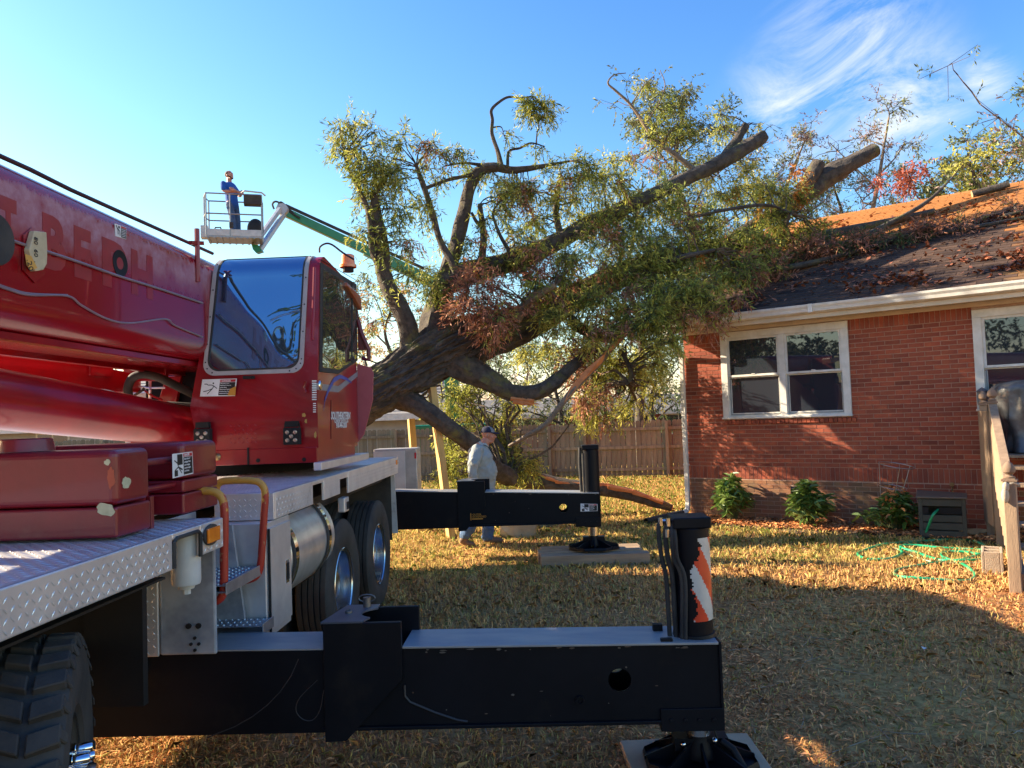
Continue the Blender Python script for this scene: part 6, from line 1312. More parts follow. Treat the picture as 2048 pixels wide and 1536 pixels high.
# ================================================================ TREES
def bark_mat(name, c1, c2, moss=None, rough=.95):
    return mat(name, c1, rough, col2=c2, scale=9, bump=2.0, bscale=34, stretch=(1, 1, 1), dirt=(moss, .54, .64) if moss else None, dscale=2.2)
BARK = bark_mat('bark_dark', (.042, .034, .028), (.10, .082, .066), moss=(.13, .12, .04))
BARKP = bark_mat('bark_pale', (.24, .19, .14), (.14, .11, .08))
TWIG = mat('twig_bark', (.16, .12, .085), .9, col2=(.08, .06, .045))
TORN = mat('torn_wood', (.62, .25, .09), .8, col2=(.45, .15, .05), scale=5, bump=.8, bscale=30)
CUTW = mat('cut_wood', (.42, .30, .17), .8, col2=(.32, .22, .12), scale=12)
def bark_tube(pts, rad, n=20, amp=.07, parent=None, name='limb', m=None, k=6, seed=0, fur=9, cap=True):
    """limb with furrowed, knobbly surface; pts are 3D points"""
    sp = spline([tuple(p) + (r,) for p, r in zip(pts, rad)], k); sp = np.array(sp); C_ = sp[:, :3]; r_ = sp[:, 3]
    T = np.gradient(C_, axis=0); T /= np.linalg.norm(T, axis=1)[:, None]; L = np.concatenate([[0], np.cumsum(np.linalg.norm(np.diff(C_, axis=0), axis=1))])
    up = np.array([0, 0, 1.0]) if abs(T[0][2]) < .9 else np.array([1.0, 0, 0]); vs = []
    for i in range(len(C_)):
        x = np.cross(T[i], up); x /= np.linalg.norm(x); up = np.cross(x, T[i]); a = np.linspace(0, 2 * np.pi, n, endpoint=False)
        px_ = np.cos(a); py_ = np.sin(a); li = np.full(n, L[i])
        f = (vnoise(px_ * fur / 3, py_ * fur / 3 + li * 1.7, .35, seed) - .5) * 2 * amp * 1.2 + (vnoise(px_ * 1.2 + seed, py_ * 1.2 + li * 2.0, .8, seed + 3) - .5) * amp * 2.6
        f = f + (vnoise(px_ * fur / 2, py_ * fur / 2 + li * 6, .3, seed + 7) - .5) * amp * .7; rr = r_[i] * (1 + f); vs.append(C_[i] + np.outer(px_ * rr, x) + np.outer(py_ * rr, up))
    V = np.concatenate(vs); b = B(); fs = [(i * n + j, i * n + (j + 1) % n, (i + 1) * n + (j + 1) % n, (i + 1) * n + j) for i in range(len(C_) - 1) for j in range(n)]
    b.add([tuple(v) for v in V], fs)
    if cap: b.add([tuple(v) for v in V[-n:]], [tuple(range(n))], 1); b.add([tuple(v) for v in V[:n]], [tuple(range(n))[::-1]], 1)
    return b.build(name, [m or BARK, CUTW], parent, smooth=35), C_
def leaf_cloud(clusters, r_, leafL=.108, leafW=.0092, per=9, clump=.26, droop=.7, spr=.26):
    """clusters: (centre, radii, number of sprigs, brown share). Returns quads, tone index and sprig lines"""
    P0 = []; DD = []; TN = []; SUB = []
    for (c_, rad, n, br) in clusters:
        c_ = np.array(c_); rad = np.array(rad); nsub = max(3, int(n / 14)); u = r_.normal(size=(nsub, 3)); u /= np.linalg.norm(u, axis=1)[:, None]; sc = c_ + u * rad * (r_.random((nsub, 1)) ** .45)
        w = r_.random(nsub) ** 1.5 + .15; w /= w.sum(); idx = r_.choice(nsub, n, p=w); p = sc[idx] + r_.normal(size=(n, 3)) * rad * clump * .55
        d = (p - c_) / rad; d = d * .6 + r_.normal(size=(n, 3)) * .7; d[:, 2] -= droop * r_.random(n) * 1.3; d /= np.linalg.norm(d, axis=1)[:, None]
        P0.append(p); DD.append(d); bt = r_.random(nsub) < br; TN.append(np.where(bt[idx] & (r_.random(n) < .85), 1, 0)); SUB.append((c_, sc, idx, p))
    P0 = np.concatenate(P0); DD = np.concatenate(DD); TN = np.concatenate(TN); n = len(P0)
    t = np.tile(np.linspace(.05, 1, per), n); base = np.repeat(P0, per, 0) + np.repeat(DD, per, 0) * (t * spr)[:, None]; base[:, 2] -= (t ** 2) * .05
    ld = np.repeat(DD, per, 0) * .7 + r_.normal(size=(n * per, 3)) * .55; ld[:, 2] -= .3; ld /= np.linalg.norm(ld, axis=1)[:, None]
    nn = r_.normal(size=(n * per, 3)); sd = np.cross(ld, nn); sd /= np.linalg.norm(sd, axis=1)[:, None]; l = leafL * (.45 + .8 * r_.random(n * per))[:, None]; w = leafW * (.8 + .5 * r_.random(n * per))[:, None]
    fold = np.cross(sd, ld) * w * .5
    V = np.stack([base, base + ld * l * .45 + sd * w + fold, base + ld * l, base + ld * l * .45 - sd * w + fold], 1).reshape(-1, 3)
    return V, np.repeat(TN, per), P0, DD, SUB
def twig_mesh(P0, DD, SUB, spr, skel, r_, name, parent, m, w0=.004):
    """sprig stems, and branchlets that join clump centres to the nearest limb"""
    q = P0; a = q; b_ = q + DD * spr; sd = np.cross(DD, r_.normal(size=DD.shape)); sd /= np.linalg.norm(sd, axis=1)[:, None]; w = w0 * .55
    V = [np.stack([a - sd * w, a + sd * w, b_ + sd * w * .4, b_ - sd * w * .4], 1)]
    def ribbon(A, Bb, wa, wb):
        d = Bb - A; s1 = np.cross(d, r_.normal(size=d.shape)); s1 /= np.linalg.norm(s1, axis=1)[:, None] + 1e-9; s2 = np.cross(d, s1); s2 /= np.linalg.norm(s2, axis=1)[:, None] + 1e-9
        for s in (s1, s2): V.append(np.stack([A - s * wa, A + s * wa, Bb + s * wb, Bb - s * wb], 1))
    for (c_, sc, idx, p) in SUB:
        S0 = sc[idx]; ribbon(S0, p, w0 * .8, w0 * .5)
        if skel is not None and len(skel):
            for s in sc:
                dist = np.linalg.norm(skel - s, axis=1) + np.maximum(0, skel[:, 2] - s[2]) * .4; j = int(np.argmin(dist)); g = skel[j]; k = 7; tt = np.linspace(0, 1, k)[:, None]; ln = dist[j]
                mid = (g + s) / 2 + r_.normal(size=3) * ln * .16 + np.array([0, 0, .12 * ln]); c1 = (1 - tt) ** 2 * g + 2 * tt * (1 - tt) * mid + tt ** 2 * s; c1[1:-1] += r_.normal(size=(k - 2, 3)) * ln * .025
                ws = np.linspace(min(.03, .010 + ln * .010), .005, k); 
                for i in range(k - 1): ribbon(c1[i:i + 1], c1[i + 1:i + 2], ws[i], ws[i + 1])
    V = np.concatenate(V).reshape(-1, 3); o = obj(name, npmesh(name, V, 4, m), parent); return tag(o, kind='stuff')
LG = mat('leaf_green', spec=.25, col=(.17, .22, .04), rough=.6, col2=(.30, .33, .06), scale=.9, trans=.35, rnd=.5, island=True)
LY = mat('leaf_yellowgreen', spec=.25, col=(.40, .42, .08), rough=.6, col2=(.50, .46, .10), scale=.9, trans=.4, rnd=.35, island=True)
LBR = mat('leaf_brown', spec=.25, col=(.34, .14, .085), rough=.6, col2=(.46, .22, .13), scale=1.2, trans=.25, rnd=.45, island=True)
LDK = mat('leaf_dark', spec=.25, col=(.07, .10, .03), rough=.6, col2=(.11, .15, .05), scale=.9, trans=.25, rnd=.4, island=True)
LOR = mat('leaf_orange', (.55, .16, .03), .5, col2=(.45, .25, .05), scale=1.2, trans=.4, rnd=.35, island=True)
LRD = mat('leaf_red', (.30, .06, .04), .5, col2=(.38, .11, .06), scale=1.2, trans=.35, rnd=.4, island=True)
def fallen():
    r_ = np.random.default_rng(11)
    base = P(700, 850, 12.2); base.z = 0
    root = empty('fallen_tree', base, 0, label='huge uprooted willow oak leaning over the yard and resting on the house roof', cat='tree')
    Rm = Matrix.Translation(-base)
    sk = []
    def limb(pp, n=14, amp=.09, nm='limb', m=None, k=5, fur=8, cap=True):
        pts = [P(a, b_, c_) - base for (a, b_, c_, d) in pp]; rad = [d for (_, _, _, d) in pp]
        o, C_ = bark_tube(pts, rad, n, amp, root, nm, m, k, seed=len(sk) + 1, fur=fur, cap=cap); sk.append(C_); return o
    limb([(590, 850, 12.0, .42), (680, 812, 12.1, .40), (750, 780, 12.2, .385), (830, 735, 12.35, .39), (905, 695, 12.5, .42), (965, 672, 12.6, .36), (1040, 650, 12.8, .29), (1100, 618, 13.0, .26), (1180, 578, 13.2, .22), (1280, 535, 13.4, .18), (1400, 505, 13.9, .16), (1520, 480, 14.6, .14)], n=110, amp=.10, nm='trunk', k=12, fur=34)
    limb([(905, 720, 12.4, .26), (945, 742, 12.3, .22), (985, 765, 12.2, .17), (1022, 785, 12.2, .135), (1060, 786, 12.2, .13), (1092, 775, 12.2, .12), (1122, 752, 12.3, .10), (1150, 728, 12.4, .09), (1190, 700, 12.5, .07)], n=24, amp=.12)
    limb([(780, 785, 12.3, .20), (825, 806, 12.2, .17), (868, 832, 12.1, .15), (902, 858, 12.1, .13), (932, 880, 12.2, .13), (958, 902, 12.4, .14), (990, 935, 12.8, .14), (1020, 955, 13.2, .15)], n=24, amp=.10)
    limb([(818, 735, 12.3, .2), (820, 690, 12.3, .155), (816, 655, 12.25, .145), (800, 615, 12.2, .14), (778, 575, 12.2, .13), (766, 535, 12.2, .125), (763, 490, 12.2, .115), (756, 450, 12.2, .10), (751, 415, 12.2, .08), (748, 392, 12.2, .05)], n=22)
    limb([(764, 540, 12.15, .06), (748, 510, 12.1, .05), (742, 470, 12.1, .046), (735, 420, 12.1, .042), (720, 385, 12.1, .034), (700, 345, 12.1, .025), (688, 312, 12.1, .015)], n=10)
    limb([(862, 705, 12.5, .3), (868, 655, 12.5, .24), (874, 620, 12.6, .20), (882, 585, 12.6, .18), (890, 555, 12.6, .155), (906, 510, 12.6, .125), (918, 465, 12.6, .115), (930, 415, 12.6, .105), (940, 375, 12.6, .095), (958, 343, 12.6, .085), (988, 334, 12.6, .075), (1020, 340, 12.7, .065), (1052, 338, 12.7, .05), (1100, 330, 12.8, .03), (1140, 322, 12.8, .015)], n=22)
    limb([(925, 570, 12.5, .075), (902, 522, 12.4, .065), (880, 480, 12.4, .055), (866, 430, 12.4, .05), (850, 380, 12.4, .045), (833, 333, 12.4, .032)], n=10)
    limb([(955, 565, 12.6, .08), (962, 530, 12.6, .07), (966, 490, 12.6, .058), (966, 455, 12.6, .055), (962, 430, 12.6, .05), (960, 408, 12.6, .04)], n=10)
    limb([(966, 458, 12.6, .035), (952, 442, 12.6, .03), (943, 425, 12.6, .022)], n=8)
    limb([(1003, 335, 12.6, .045), (996, 305, 12.6, .036), (984, 268, 12.6, .03), (985, 240, 12.6, .028), (983, 220, 12.6, .028), (1000, 203, 12.6, .024), (1018, 194, 12.6, .02), (1042, 196, 12.6, .015), (1065, 192, 12.6, .012)], n=8)
    limb([(985, 255, 12.6, .014), (1002, 254, 12.6, .01), (1008, 270, 12.6, .006)], n=6)
    limb([(1015, 335, 12.6, .028), (1018, 303, 12.6, .022), (1040, 296, 12.6, .02), (1062, 286, 12.6, .016), (1090, 293, 12.6, .008)], n=8)
    limb([(853, 376, 12.4, .03), (895, 360, 12.5, .03), (940, 350, 12.55, .034), (990, 338, 12.6, .04)], n=8)
    limb([(895, 331, 12.3, .012), (930, 326, 12.5, .02), (965, 330, 12.6, .03)], n=8)
    limb([(880, 575, 12.6, .20), (930, 548, 12.6, .19), (1000, 530, 12.7, .17), (1060, 510, 12.8, .155), (1120, 480, 13.0, .15), (1180, 448, 13.2, .14), (1240, 420, 13.4, .13), (1300, 392, 13.6, .125), (1370, 360, 13.9, .125), (1440, 325, 14.1, .13), (1500, 290, 14.2, .13), (1527, 273, 14.3, .115)], n=28, amp=.1)
    limb([(1440, 325, 14.3, .10), (1468, 288, 14.4, .09), (1492, 250, 14.5, .075)], n=14)
    limb([(1400, 520, 14.2, .12), (1480, 470, 14.6, .13), (1560, 420, 15.0, .15), (1620, 378, 15.2, .20), (1660, 350, 15.2, .19), (1700, 328, 15.2, .17), (1752, 300, 15.2, .14)], n=24, amp=.1)
    limb([(1605, 385, 15.1, .13), (1622, 355, 15.1, .15), (1638, 325, 15.1, .13)], n=16)
    limb([(1120, 470, 13.0, .06), (1112, 430, 13, .05), (1115, 395, 13, .045), (1120, 360, 13, .03)], n=10)
    limb([(1395, 345, 14.2, .06), (1340, 302, 14.2, .05), (1312, 282, 14.2, .042), (1288, 248, 14.2, .035), (1262, 210, 14.2, .03), (1232, 182, 14.2, .024), (1216, 166, 14.2, .018), (1228, 150, 14.2, .012), (1252, 146, 14.2, .008)], n=8, m=BARKP)
    limb([(1290, 250, 14.2, .02), (1318, 205, 14.2, .014), (1330, 170, 14.2, .01), (1320, 140, 14.2, .006)], n=6, m=BARKP)
    limb([(1262, 210, 14.2, .016), (1285, 175, 14.2, .012), (1310, 150, 14.2, .006)], n=6, m=BARKP)
    limb([(1140, 640, 12.6, .10), (1180, 668, 12.5, .08), (1230, 680, 12.5, .06)], n=12)
    limb([(1030, 640, 12.3, .09), (1055, 605, 12.2, .075), (1080, 585, 12.1, .07), (1110, 570, 12.1, .05)], n=12, m=BARKP)
    limb([(1060, 560, 12.5, .05), (1030, 520, 12.4, .04), (1000, 470, 12.4, .03), (985, 430, 12.4, .02)], n=8)
    limb([(1240, 700, 12.4, .045), (1262, 740, 12.3, .04), (1258, 765, 12.3, .03)], n=8)
    limb([(1255, 560, 13.0, .08), (1330, 590, 12.6, .06), (1400, 610, 12.3, .04)], n=8); limb([(1300, 560, 13.0, .06), (1350, 520, 12.6, .05), (1430, 500, 12.6, .03)], n=8)
    limb([(1385, 435, 13.4, .03), (1450, 420, 13.4, .03), (1530, 410, 13.6, .03), (1580, 425, 13.8, .02)], n=8)
    # long torn branch hanging from the canopy, its upper half split to orange wood
    pts = [(1245, 672, 12.2, .05), (1195, 728, 12.1, .05), (1150, 775, 12.0, .05), (1118, 815, 12.0, .045), (1090, 850, 12.0, .042), (1052, 873, 12.1, .036), (1018, 892, 12.3, .025)]
    limb(pts, n=12, m=BARKP, nm='hanging_branch')
    q = B(); a = [P(1212, 705, 11.98), P(1205, 725, 12.03), P(1160, 768, 11.95), P(1148, 785, 11.95), P(1128, 806, 11.94), P(1140, 775, 11.96), P(1172, 738, 11.98)]; q.prism([p - base for p in a], (0, .05, 0)); a2 = [P(1258, 668, 12.05), P(1225, 700, 12.02), P(1205, 708, 12.0), P(1240, 675, 12.05)]; q.prism([p - base for p in a2], (0, .05, 0)); q.build('torn_strip', TORN, root, kind='stuff')
    q = B(); rr = random.Random(2)
    for i in range(16):
        a0 = P(1020 + rr.uniform(0, 40), 797 + rr.uniform(0, 7), 12.1) - base; b0 = P(1072 + rr.uniform(-22, 14), 806 + rr.uniform(-10, 6), 12.1 + rr.uniform(-.08, .08)) - base; q.tube([a0, (a0 + b0) / 2, b0], [.035, .025, .002], 5)
    q.build('splintered_end', TORN, root, kind='stuff')
    # clusters
    cl = []
    def c(px, py, rx, ry, D, n, br=.05, dz=.5):
        p = P(px, py, D) - base; s = D / FPX; cl.append((tuple(p), (rx * s, (rx + ry) / 2 * s * dz * 1.4, ry * s), int(n), br))
    for a in [(695, 275, 38, 48, 12.1, 70), (672, 250, 22, 26, 12.1, 24), (745, 250, 28, 22, 12.1, 20), (740, 320, 55, 50, 12.1, 150), (790, 330, 55, 45, 12.2, 120), (725, 385, 40, 40, 12.1, 70), (775, 400, 48, 45, 12.2, 110), (830, 285, 45, 20, 12.3, 50), (880, 290, 45, 22, 12.4, 60), (870, 330, 45, 30, 12.4, 60), (860, 420, 40, 50, 12.4, 60, .1), (800, 460, 50, 40, 12.2, 60, .2), (745, 460, 40, 30, 12.1, 40), (830, 520, 40, 40, 12.3, 40, .15), (770, 560, 40, 60, 12.0, 34), (865, 565, 40, 35, 12.3, 90, .05), (915, 470, 40, 40, 12.5, 50),
              (1000, 350, 55, 30, 12.6, 90), (1010, 400, 55, 45, 12.6, 120, .2), (1070, 370, 55, 40, 12.7, 130), (1060, 430, 50, 40, 12.7, 80, .2), (1140, 350, 60, 35, 12.8, 150), (1145, 410, 50, 50, 12.9, 110), (1210, 360, 45, 55, 13.1, 140), (1215, 430, 50, 50, 13.2, 130), (1080, 208, 28, 20, 12.6, 90, 0), (1060, 196, 18, 8, 12.6, 16, 0), (1092, 222, 15, 12, 12.6, 30, 0), (1010, 265, 14, 25, 12.6, 12), (1075, 292, 28, 8, 12.6, 14), (985, 440, 35, 40, 12.6, 60, .25), (985, 510, 50, 35, 12.5, 100, .3),
              (965, 595, 45, 48, 11.8, 260, 1.0), (990, 640, 38, 40, 11.8, 220, 1.0), (940, 560, 30, 25, 12.2, 40, .6), (905, 625, 28, 25, 12.3, 55, .9), (1045, 500, 50, 40, 12.4, 150, .35), (1060, 565, 45, 45, 12.2, 130, .5), (1110, 540, 60, 55, 12.4, 240, .3), (1130, 610, 55, 40, 12.2, 190, .3), (1180, 500, 70, 55, 12.7, 280, .22), (1250, 450, 70, 55, 13.0, 260, .1), (1250, 530, 80, 60, 12.7, 360, .12), (1210, 590, 70, 45, 12.4, 260, .3),
              (1320, 420, 65, 50, 13.3, 240, .05), (1330, 500, 80, 60, 12.9, 360, .06), (1310, 580, 80, 45, 12.5, 330, .12), (1400, 470, 75, 55, 13.3, 300, .04), (1410, 550, 75, 50, 12.7, 330, .03), (1465, 530, 45, 55, 12.9, 170, .1), (1470, 430, 70, 50, 13.7, 230, .06), (1350, 590, 60, 35, 12.1, 200, .1), (1440, 590, 40, 25, 12.0, 120, .05), (1545, 430, 60, 50, 14.2, 260, .05), (1600, 470, 50, 55, 14.3, 260, .0), (1560, 390, 60, 40, 14.6, 150, .1), (1500, 380, 60, 40, 14.3, 120, .1), (1640, 490, 30, 45, 14.2, 120, 0), (1520, 500, 50, 40, 13.8, 160, .35), (1540, 560, 30, 45, 13.5, 80, .9),
              (1165, 650, 55, 40, 12.2, 150, .35), (1230, 650, 55, 40, 12.2, 180, .1), (1290, 640, 55, 45, 12.0, 240, .08), (1320, 700, 32, 65, 11.9, 190, 0), (1325, 640, 30, 40, 11.9, 100, 0), (1110, 690, 60, 50, 13.2, 110, .1), (1170, 720, 50, 50, 13.2, 130, .5), (1230, 730, 55, 55, 13.4, 170, .05), (1290, 770, 50, 60, 13.6, 190, .0), (1200, 800, 60, 45, 13.8, 150, .1), (1160, 760, 30, 45, 12.5, 60, .9), (1200, 800, 20, 40, 12.6, 30, .9), (1400, 635, 35, 22, 11.9, 45, .95), (1360, 625, 40, 25, 11.9, 70, .3),
              (950, 800, 50, 35, 14.2, 110, 0), (900, 800, 40, 40, 14.0, 110, 0), (890, 870, 40, 40, 13.6, 100, 0), (1000, 830, 40, 30, 14.5, 70, 0), (905, 935, 28, 48, 13.0, 110, 0), (1020, 895, 45, 45, 13.6, 200, 0), (1045, 930, 30, 28, 13.4, 110, 0), (990, 870, 30, 30, 13.8, 60, 0), (1005, 960, 30, 30, 13.2, 50, .1), (1050, 800, 40, 40, 14.8, 50, 0), (740, 640, 20, 40, 12.6, 20, .3),
              (1310, 170, 60, 30, 14.3, 40), (1300, 200, 45, 35, 14.3, 40), (1340, 250, 60, 40, 14.4, 80), (1290, 310, 50, 45, 14.3, 90), (1360, 310, 60, 45, 14.5, 110), (1430, 250, 50, 40, 14.6, 50), (1540, 250, 35, 15, 14.4, 10), (1430, 370, 50, 30, 14.0, 80)]:
        c(*a)
    cl[:] = [(a_, b_, int(n_ * (.72 if n_ > 170 and br_ < .5 else 1.0)), br_) for (a_, b_, n_, br_) in cl]
    skel = np.concatenate(sk)
    V, TN, P0, DD, SUB = leaf_cloud(cl, r_, per=10)
    u = np.repeat(r_.random(len(P0)), 10); x = V.reshape(-1, 4, 3)[:, 0]
    ygreen = vnoise(x[:, 0], x[:, 2], .8, 31); warm = ((x[:, 2] + base.z < 3.6) & (u < .72)) | (u < .24 + .3 * (ygreen > .55))  # lower leaves coloured yellow-green to paint in the sun on them
    mi = np.where(TN == 1, 2, np.where(warm, 1, np.where(u > .82, 3, 0)))
    G = mi != 2; Vq = V.reshape(-1, 4, 3)
    tag(obj('green_foliage', npmesh('green_foliage', Vq[G].reshape(-1, 3), 4, [LG, LY, LBR, LDK], mi[G]), root), kind='stuff'); tag(obj('dead_foliage', npmesh('dead_foliage', Vq[~G].reshape(-1, 3), 4, [LBR]), root), kind='stuff', label='withered red brown leaves hanging in bunches')
    twig_mesh(P0, DD, SUB, .26, skel, r_, 'twigs', root, TWIG)
    # orange sprays
    cl.clear(); [c(*a) for a in [(1590, 345, 22, 14, 14.3, 14), (1580, 385, 25, 14, 14.3, 16), (1525, 425, 12, 14, 14, 8), (1395, 505, 10, 8, 12.6, 5), (1480, 380, 12, 8, 14, 5)]]
    V, TN, P0, DD, SUB = leaf_cloud(cl, r_, leafW=.016); tag(obj('orange_leaves', npmesh('orange_leaves', V, 4, LOR), root), kind='stuff')
    # heap of brush and limbs lying on the roof
    def rl(pp, nm='roof_limb'):
        pts = [on_roof(s, y) + Vector((0, 0, h)) - base for (s, y, h, r) in pp]; o, C_ = bark_tube(pts, [p[3] for p in pp], 12, .1, root, nm, BARK, 5, seed=int(pp[0][0] * 10)); return C_
    S_ = [rl([(-.2, 1.3, .4, .10), (1.2, 1.8, .15, .08), (2.6, 2.3, .06, .05), (4.2, 2.5, .04, .035), (6.2, 2.9, .04, .02)]), rl([(.2, .9, .3, .09), (1.4, 1.4, .12, .06), (2.5, 2.0, .08, .04), (3.6, 2.6, .15, .025)]), rl([(1.2, 2.6, .3, .1), (2.4, 3.4, .14, .08), (3.4, 3.9, .10, .05)]), rl([(2.4, 2.9, .1, .05), (3.2, 3.6, .3, .04), (3.6, 4.0, .55, .018), (3.8, 4.2, .75, .008)]), rl([(4.6, 2.8, .08, .03), (5.4, 3.0, .1, .025), (6.4, 3.4, .12, .02)]), rl([(5.2, 2.7, .06, .012), (5.5, 3.0, .25, .01), (5.6, 3.3, .5, .006)]), rl([(3.9, 4.9, .06, .07), (4.5, 5.1, .09, .06)], 'cut_log')]
    cl.clear()
    for (s, y, h, rx, n, br) in ((.4, 1.2, .35, .6, 260, .35), (1.0, 1.6, .3, .6, 260, .4), (1.6, 1.9, .25, .55, 260, .6), (2.3, 2.1, .16, .55, 220, .9), (3.0, 2.3, .14, .6, 200, .95), (3.9, 2.5, .12, .6, 160, .95), (.9, 1.2, .25, .45, 130, .7), (4.8, 3.2, .1, .4, 40, .95)):
        p = on_roof(s, y) + Vector((0, 0, h)) - base; cl.append((tuple(p), (rx, rx * .6, .18), n, br))
    V, TN, P0, DD, SUB = leaf_cloud(cl, r_, droop=.2); Vq = V.reshape(-1, 4, 3); tag(obj('roof_brush', npmesh('roof_brush', V, 4, [LDK, LBR], TN), root), kind='stuff'); twig_mesh(P0, DD, SUB, .26, np.concatenate(S_), r_, 'brush_twigs', root, TWIG, .006)
    cl.clear(); c(1825, 345, 26, 42, 16.6, 60); c(1850, 330, 25, 12, 16.6, 14); c(1757, 358, 14, 12, 16.4, 12)
    V, TN, P0, DD, SUB = leaf_cloud(cl, r_, leafW=.014, leafL=.13); tag(obj('red_leaf_spray', npmesh('red_leaf_spray', V, 4, LRD), root), kind='stuff'); twig_mesh(P0, DD, SUB, .26, None, r_, 'spray_twigs', root, TWIG)
    return base
TB = fallen()
# long broken limb on the ground
def ground_limb():
    pp = [(1000, 948, 14.4, .20), (1040, 955, 14.4, .19), (1095, 966, 14.4, .16), (1160, 975, 14.3, .13), (1215, 980, 14.3, .12), (1262, 990, 14.3, .11), (1310, 1006, 14.2, .09), (1345, 1016, 14.1, .06)]
    pts = [P(a, b_, c_) for (a, b_, c_, d) in pp]; r0 = empty('fallen_limb', (pts[0].x, pts[0].y, 0), 0, label='long broken limb lying across the grass from the trunk to the downspout', cat='fallen limb'); off = r0.location.copy()
    bark_tube([p - off for p in pts], [p[3] for p in pp], 20, .1, r0, 'bark', BARK, 6, seed=8)
    q = B(); rr = random.Random(6); tp = [P(a, b_, c_ - .02) for (a, b_, c_, d) in [(1018, 940, 14.4, 0), (1060, 948, 14.35, 0), (1110, 960, 14.3, 0), (1160, 966, 14.25, 0), (1215, 971, 14.25, 0), (1265, 981, 14.2, 0), (1320, 1003, 14.1, 0)]]
    for i in range(len(tp) - 1):
        for k in range(4):
            a = tp[i] - off + Vector((0, rr.uniform(-.05, .05), rr.uniform(-.05, .01))); b_ = tp[i + 1] - off + Vector((.05, rr.uniform(-.05, .05), rr.uniform(-.05, .01))); q.tube([a, b_], [rr.uniform(.02, .05), rr.uniform(.015, .035)], 6)
    q.build('torn_wood', TORN, r0, kind='stuff')
ground_limb()
# ---------------------------------------------------------------- standing trees
def tree(px, D, top_px, base_z, tr, spread, leaves, mats, label, nm='tree', seed=0, nl=8, per=8, leafL=.12, leafW=.02, first=.3, twx=0, group=None, m=None, dens=1.0, clump=.4, thin=.5, low=.3):
    r_ = np.random.default_rng(seed); x0 = P(px, 900, D).x; topz = P(px, top_px, D).z; root = empty(nm, (x0, D, base_z), 0, label=label, cat='tree', group=group); H = topz - base_z
    tp = [(0, 0, 0)] + [(math.sin(i * 1.9 + seed) * .04 * H * i / 6 + twx * i / 6, math.cos(i * 1.3 + seed) * .03 * H * i / 6, H * .9 * i / 6) for i in range(1, 7)]
    rad = [tr * (1 - .85 * i / 6) for i in range(7)]; o, C_ = bark_tube([Vector(t) for t in tp], rad, 10, .08, root, 'trunk', m or BARK, 4, seed=seed); sk = [C_]; cl = []
    for i in range(nl):
        f = first + (1 - first) * (i + .5) / nl; j = int(f * (len(C_) - 1)); b0 = C_[j]; az = i * 2.4 + seed; ln = spread * (1.15 - .6 * abs(f - .55)) * r_.uniform(.75, 1.1) * (1 if f < .85 else .6); el = r_.uniform(.25, .7) + (f - .5) * .6
        e = b0 + np.array([math.cos(az) * ln * math.cos(el), math.sin(az) * ln * math.cos(el), ln * math.sin(el)]); md = (b0 + e) / 2 + r_.normal(size=3) * ln * .08
        o, c2 = bark_tube([Vector(b0), Vector(md), Vector(e)], [tr * (1 - f) * .5 + .02, tr * .2 * (1 - f) + .015, .012], 6, .06, root, 'branch', m or BARK, 4, seed=i); sk.append(c2)
        n = int(leaves / nl * dens * .5); cl.append((tuple(e), (ln * .45, ln * .45, ln * .35), max(4, n), thin)); cl.append((tuple(md + np.array([0, 0, ln * .15])), (ln * .4, ln * .4, ln * .3), max(3, n), thin))
    V, TN, P0, DD, SUB = leaf_cloud(cl, r_, leafL=leafL, leafW=leafW, per=per, clump=clump, droop=.3, spr=.35); tag(obj('crown', npmesh('crown', V, 4, mats, TN if len(mats) > 1 else None), root), kind='stuff')
    twig_mesh(P0, DD, SUB, .35, np.concatenate(sk), r_, 'twigs', root, TWIG, .008); return root
LYB = mat('leaf_olive_far', (.22, .23, .08), .5, col2=(.16, .19, .05), scale=.8, trans=.35, rnd=.4, island=True)
LGF = mat('leaf_green_far', (.09, .14, .05), .5, col2=(.14, .18, .06), scale=.8, trans=.3, rnd=.4, island=True)
LPU = mat('leaf_plum', (.20, .13, .12), .6, col2=(.3, .2, .15), scale=.8, trans=.3, rnd=.4, island=True)
LAU = mat('leaf_autumn', (.50, .24, .06), .5, col2=(.55, .34, .1), scale=.8, trans=.4, rnd=.4, island=True)
g = 'trees standing behind the house'
tree(1400, 25, 150, -.2, .24, 3.0, 1900, [LYB, LGF], 'tall olive green tree rising behind the cut limbs, left of the roof', seed=1, nl=13, group=g, leafW=.024, first=.4)
tree(1285, 27, 300, -.3, .2, 2.2, 500, [LGF, LYB], 'small green tree behind the leaning canopy, left of the olive one', seed=22, nl=9, group=g, leafW=.024)
tree(1612, 26, 215, -.4, .18, 2.6, 700, [LYB, LPU], 'thin half bare tree behind the roof, between the cut limbs', seed=2, nl=11, group=g, leafW=.018, m=BARKP)
tree(1782, 23, 160, -.2, .17, 1.9, 520, [LPU, LYB], 'tall slender half bare tree behind the roof ridge', seed=3, nl=12, group=g, leafW=.016, m=BARKP, first=.35)
tree(1690, 26, 290, -.6, .2, 2.6, 900, [LGF, LYB], 'low green tree just above the roof ridge left of the red leaf spray', seed=4, nl=9, group=g)
tree(1905, 24, 300, -.5, .3, 3.0, 1500, [LYB, LGF], 'full green tree behind the right part of the roof ridge', seed=5, nl=12, group=g, leafW=.03)
tree(2010, 22, 270, -.3, .3, 2.8, 1700, [LY, LYB], 'yellow green tree behind the ridge at the right edge', seed=6, nl=12, group=g, leafW=.028)
tree(2200, 18, 60, 0, .2, 3.2, 700, [LPU, LGF], 'tall tree with plum coloured leaves reaching in at the top right corner', seed=7, nl=14, group=g, leafW=.016, first=.35, m=BARKP)
g = 'trees far beyond the fence'
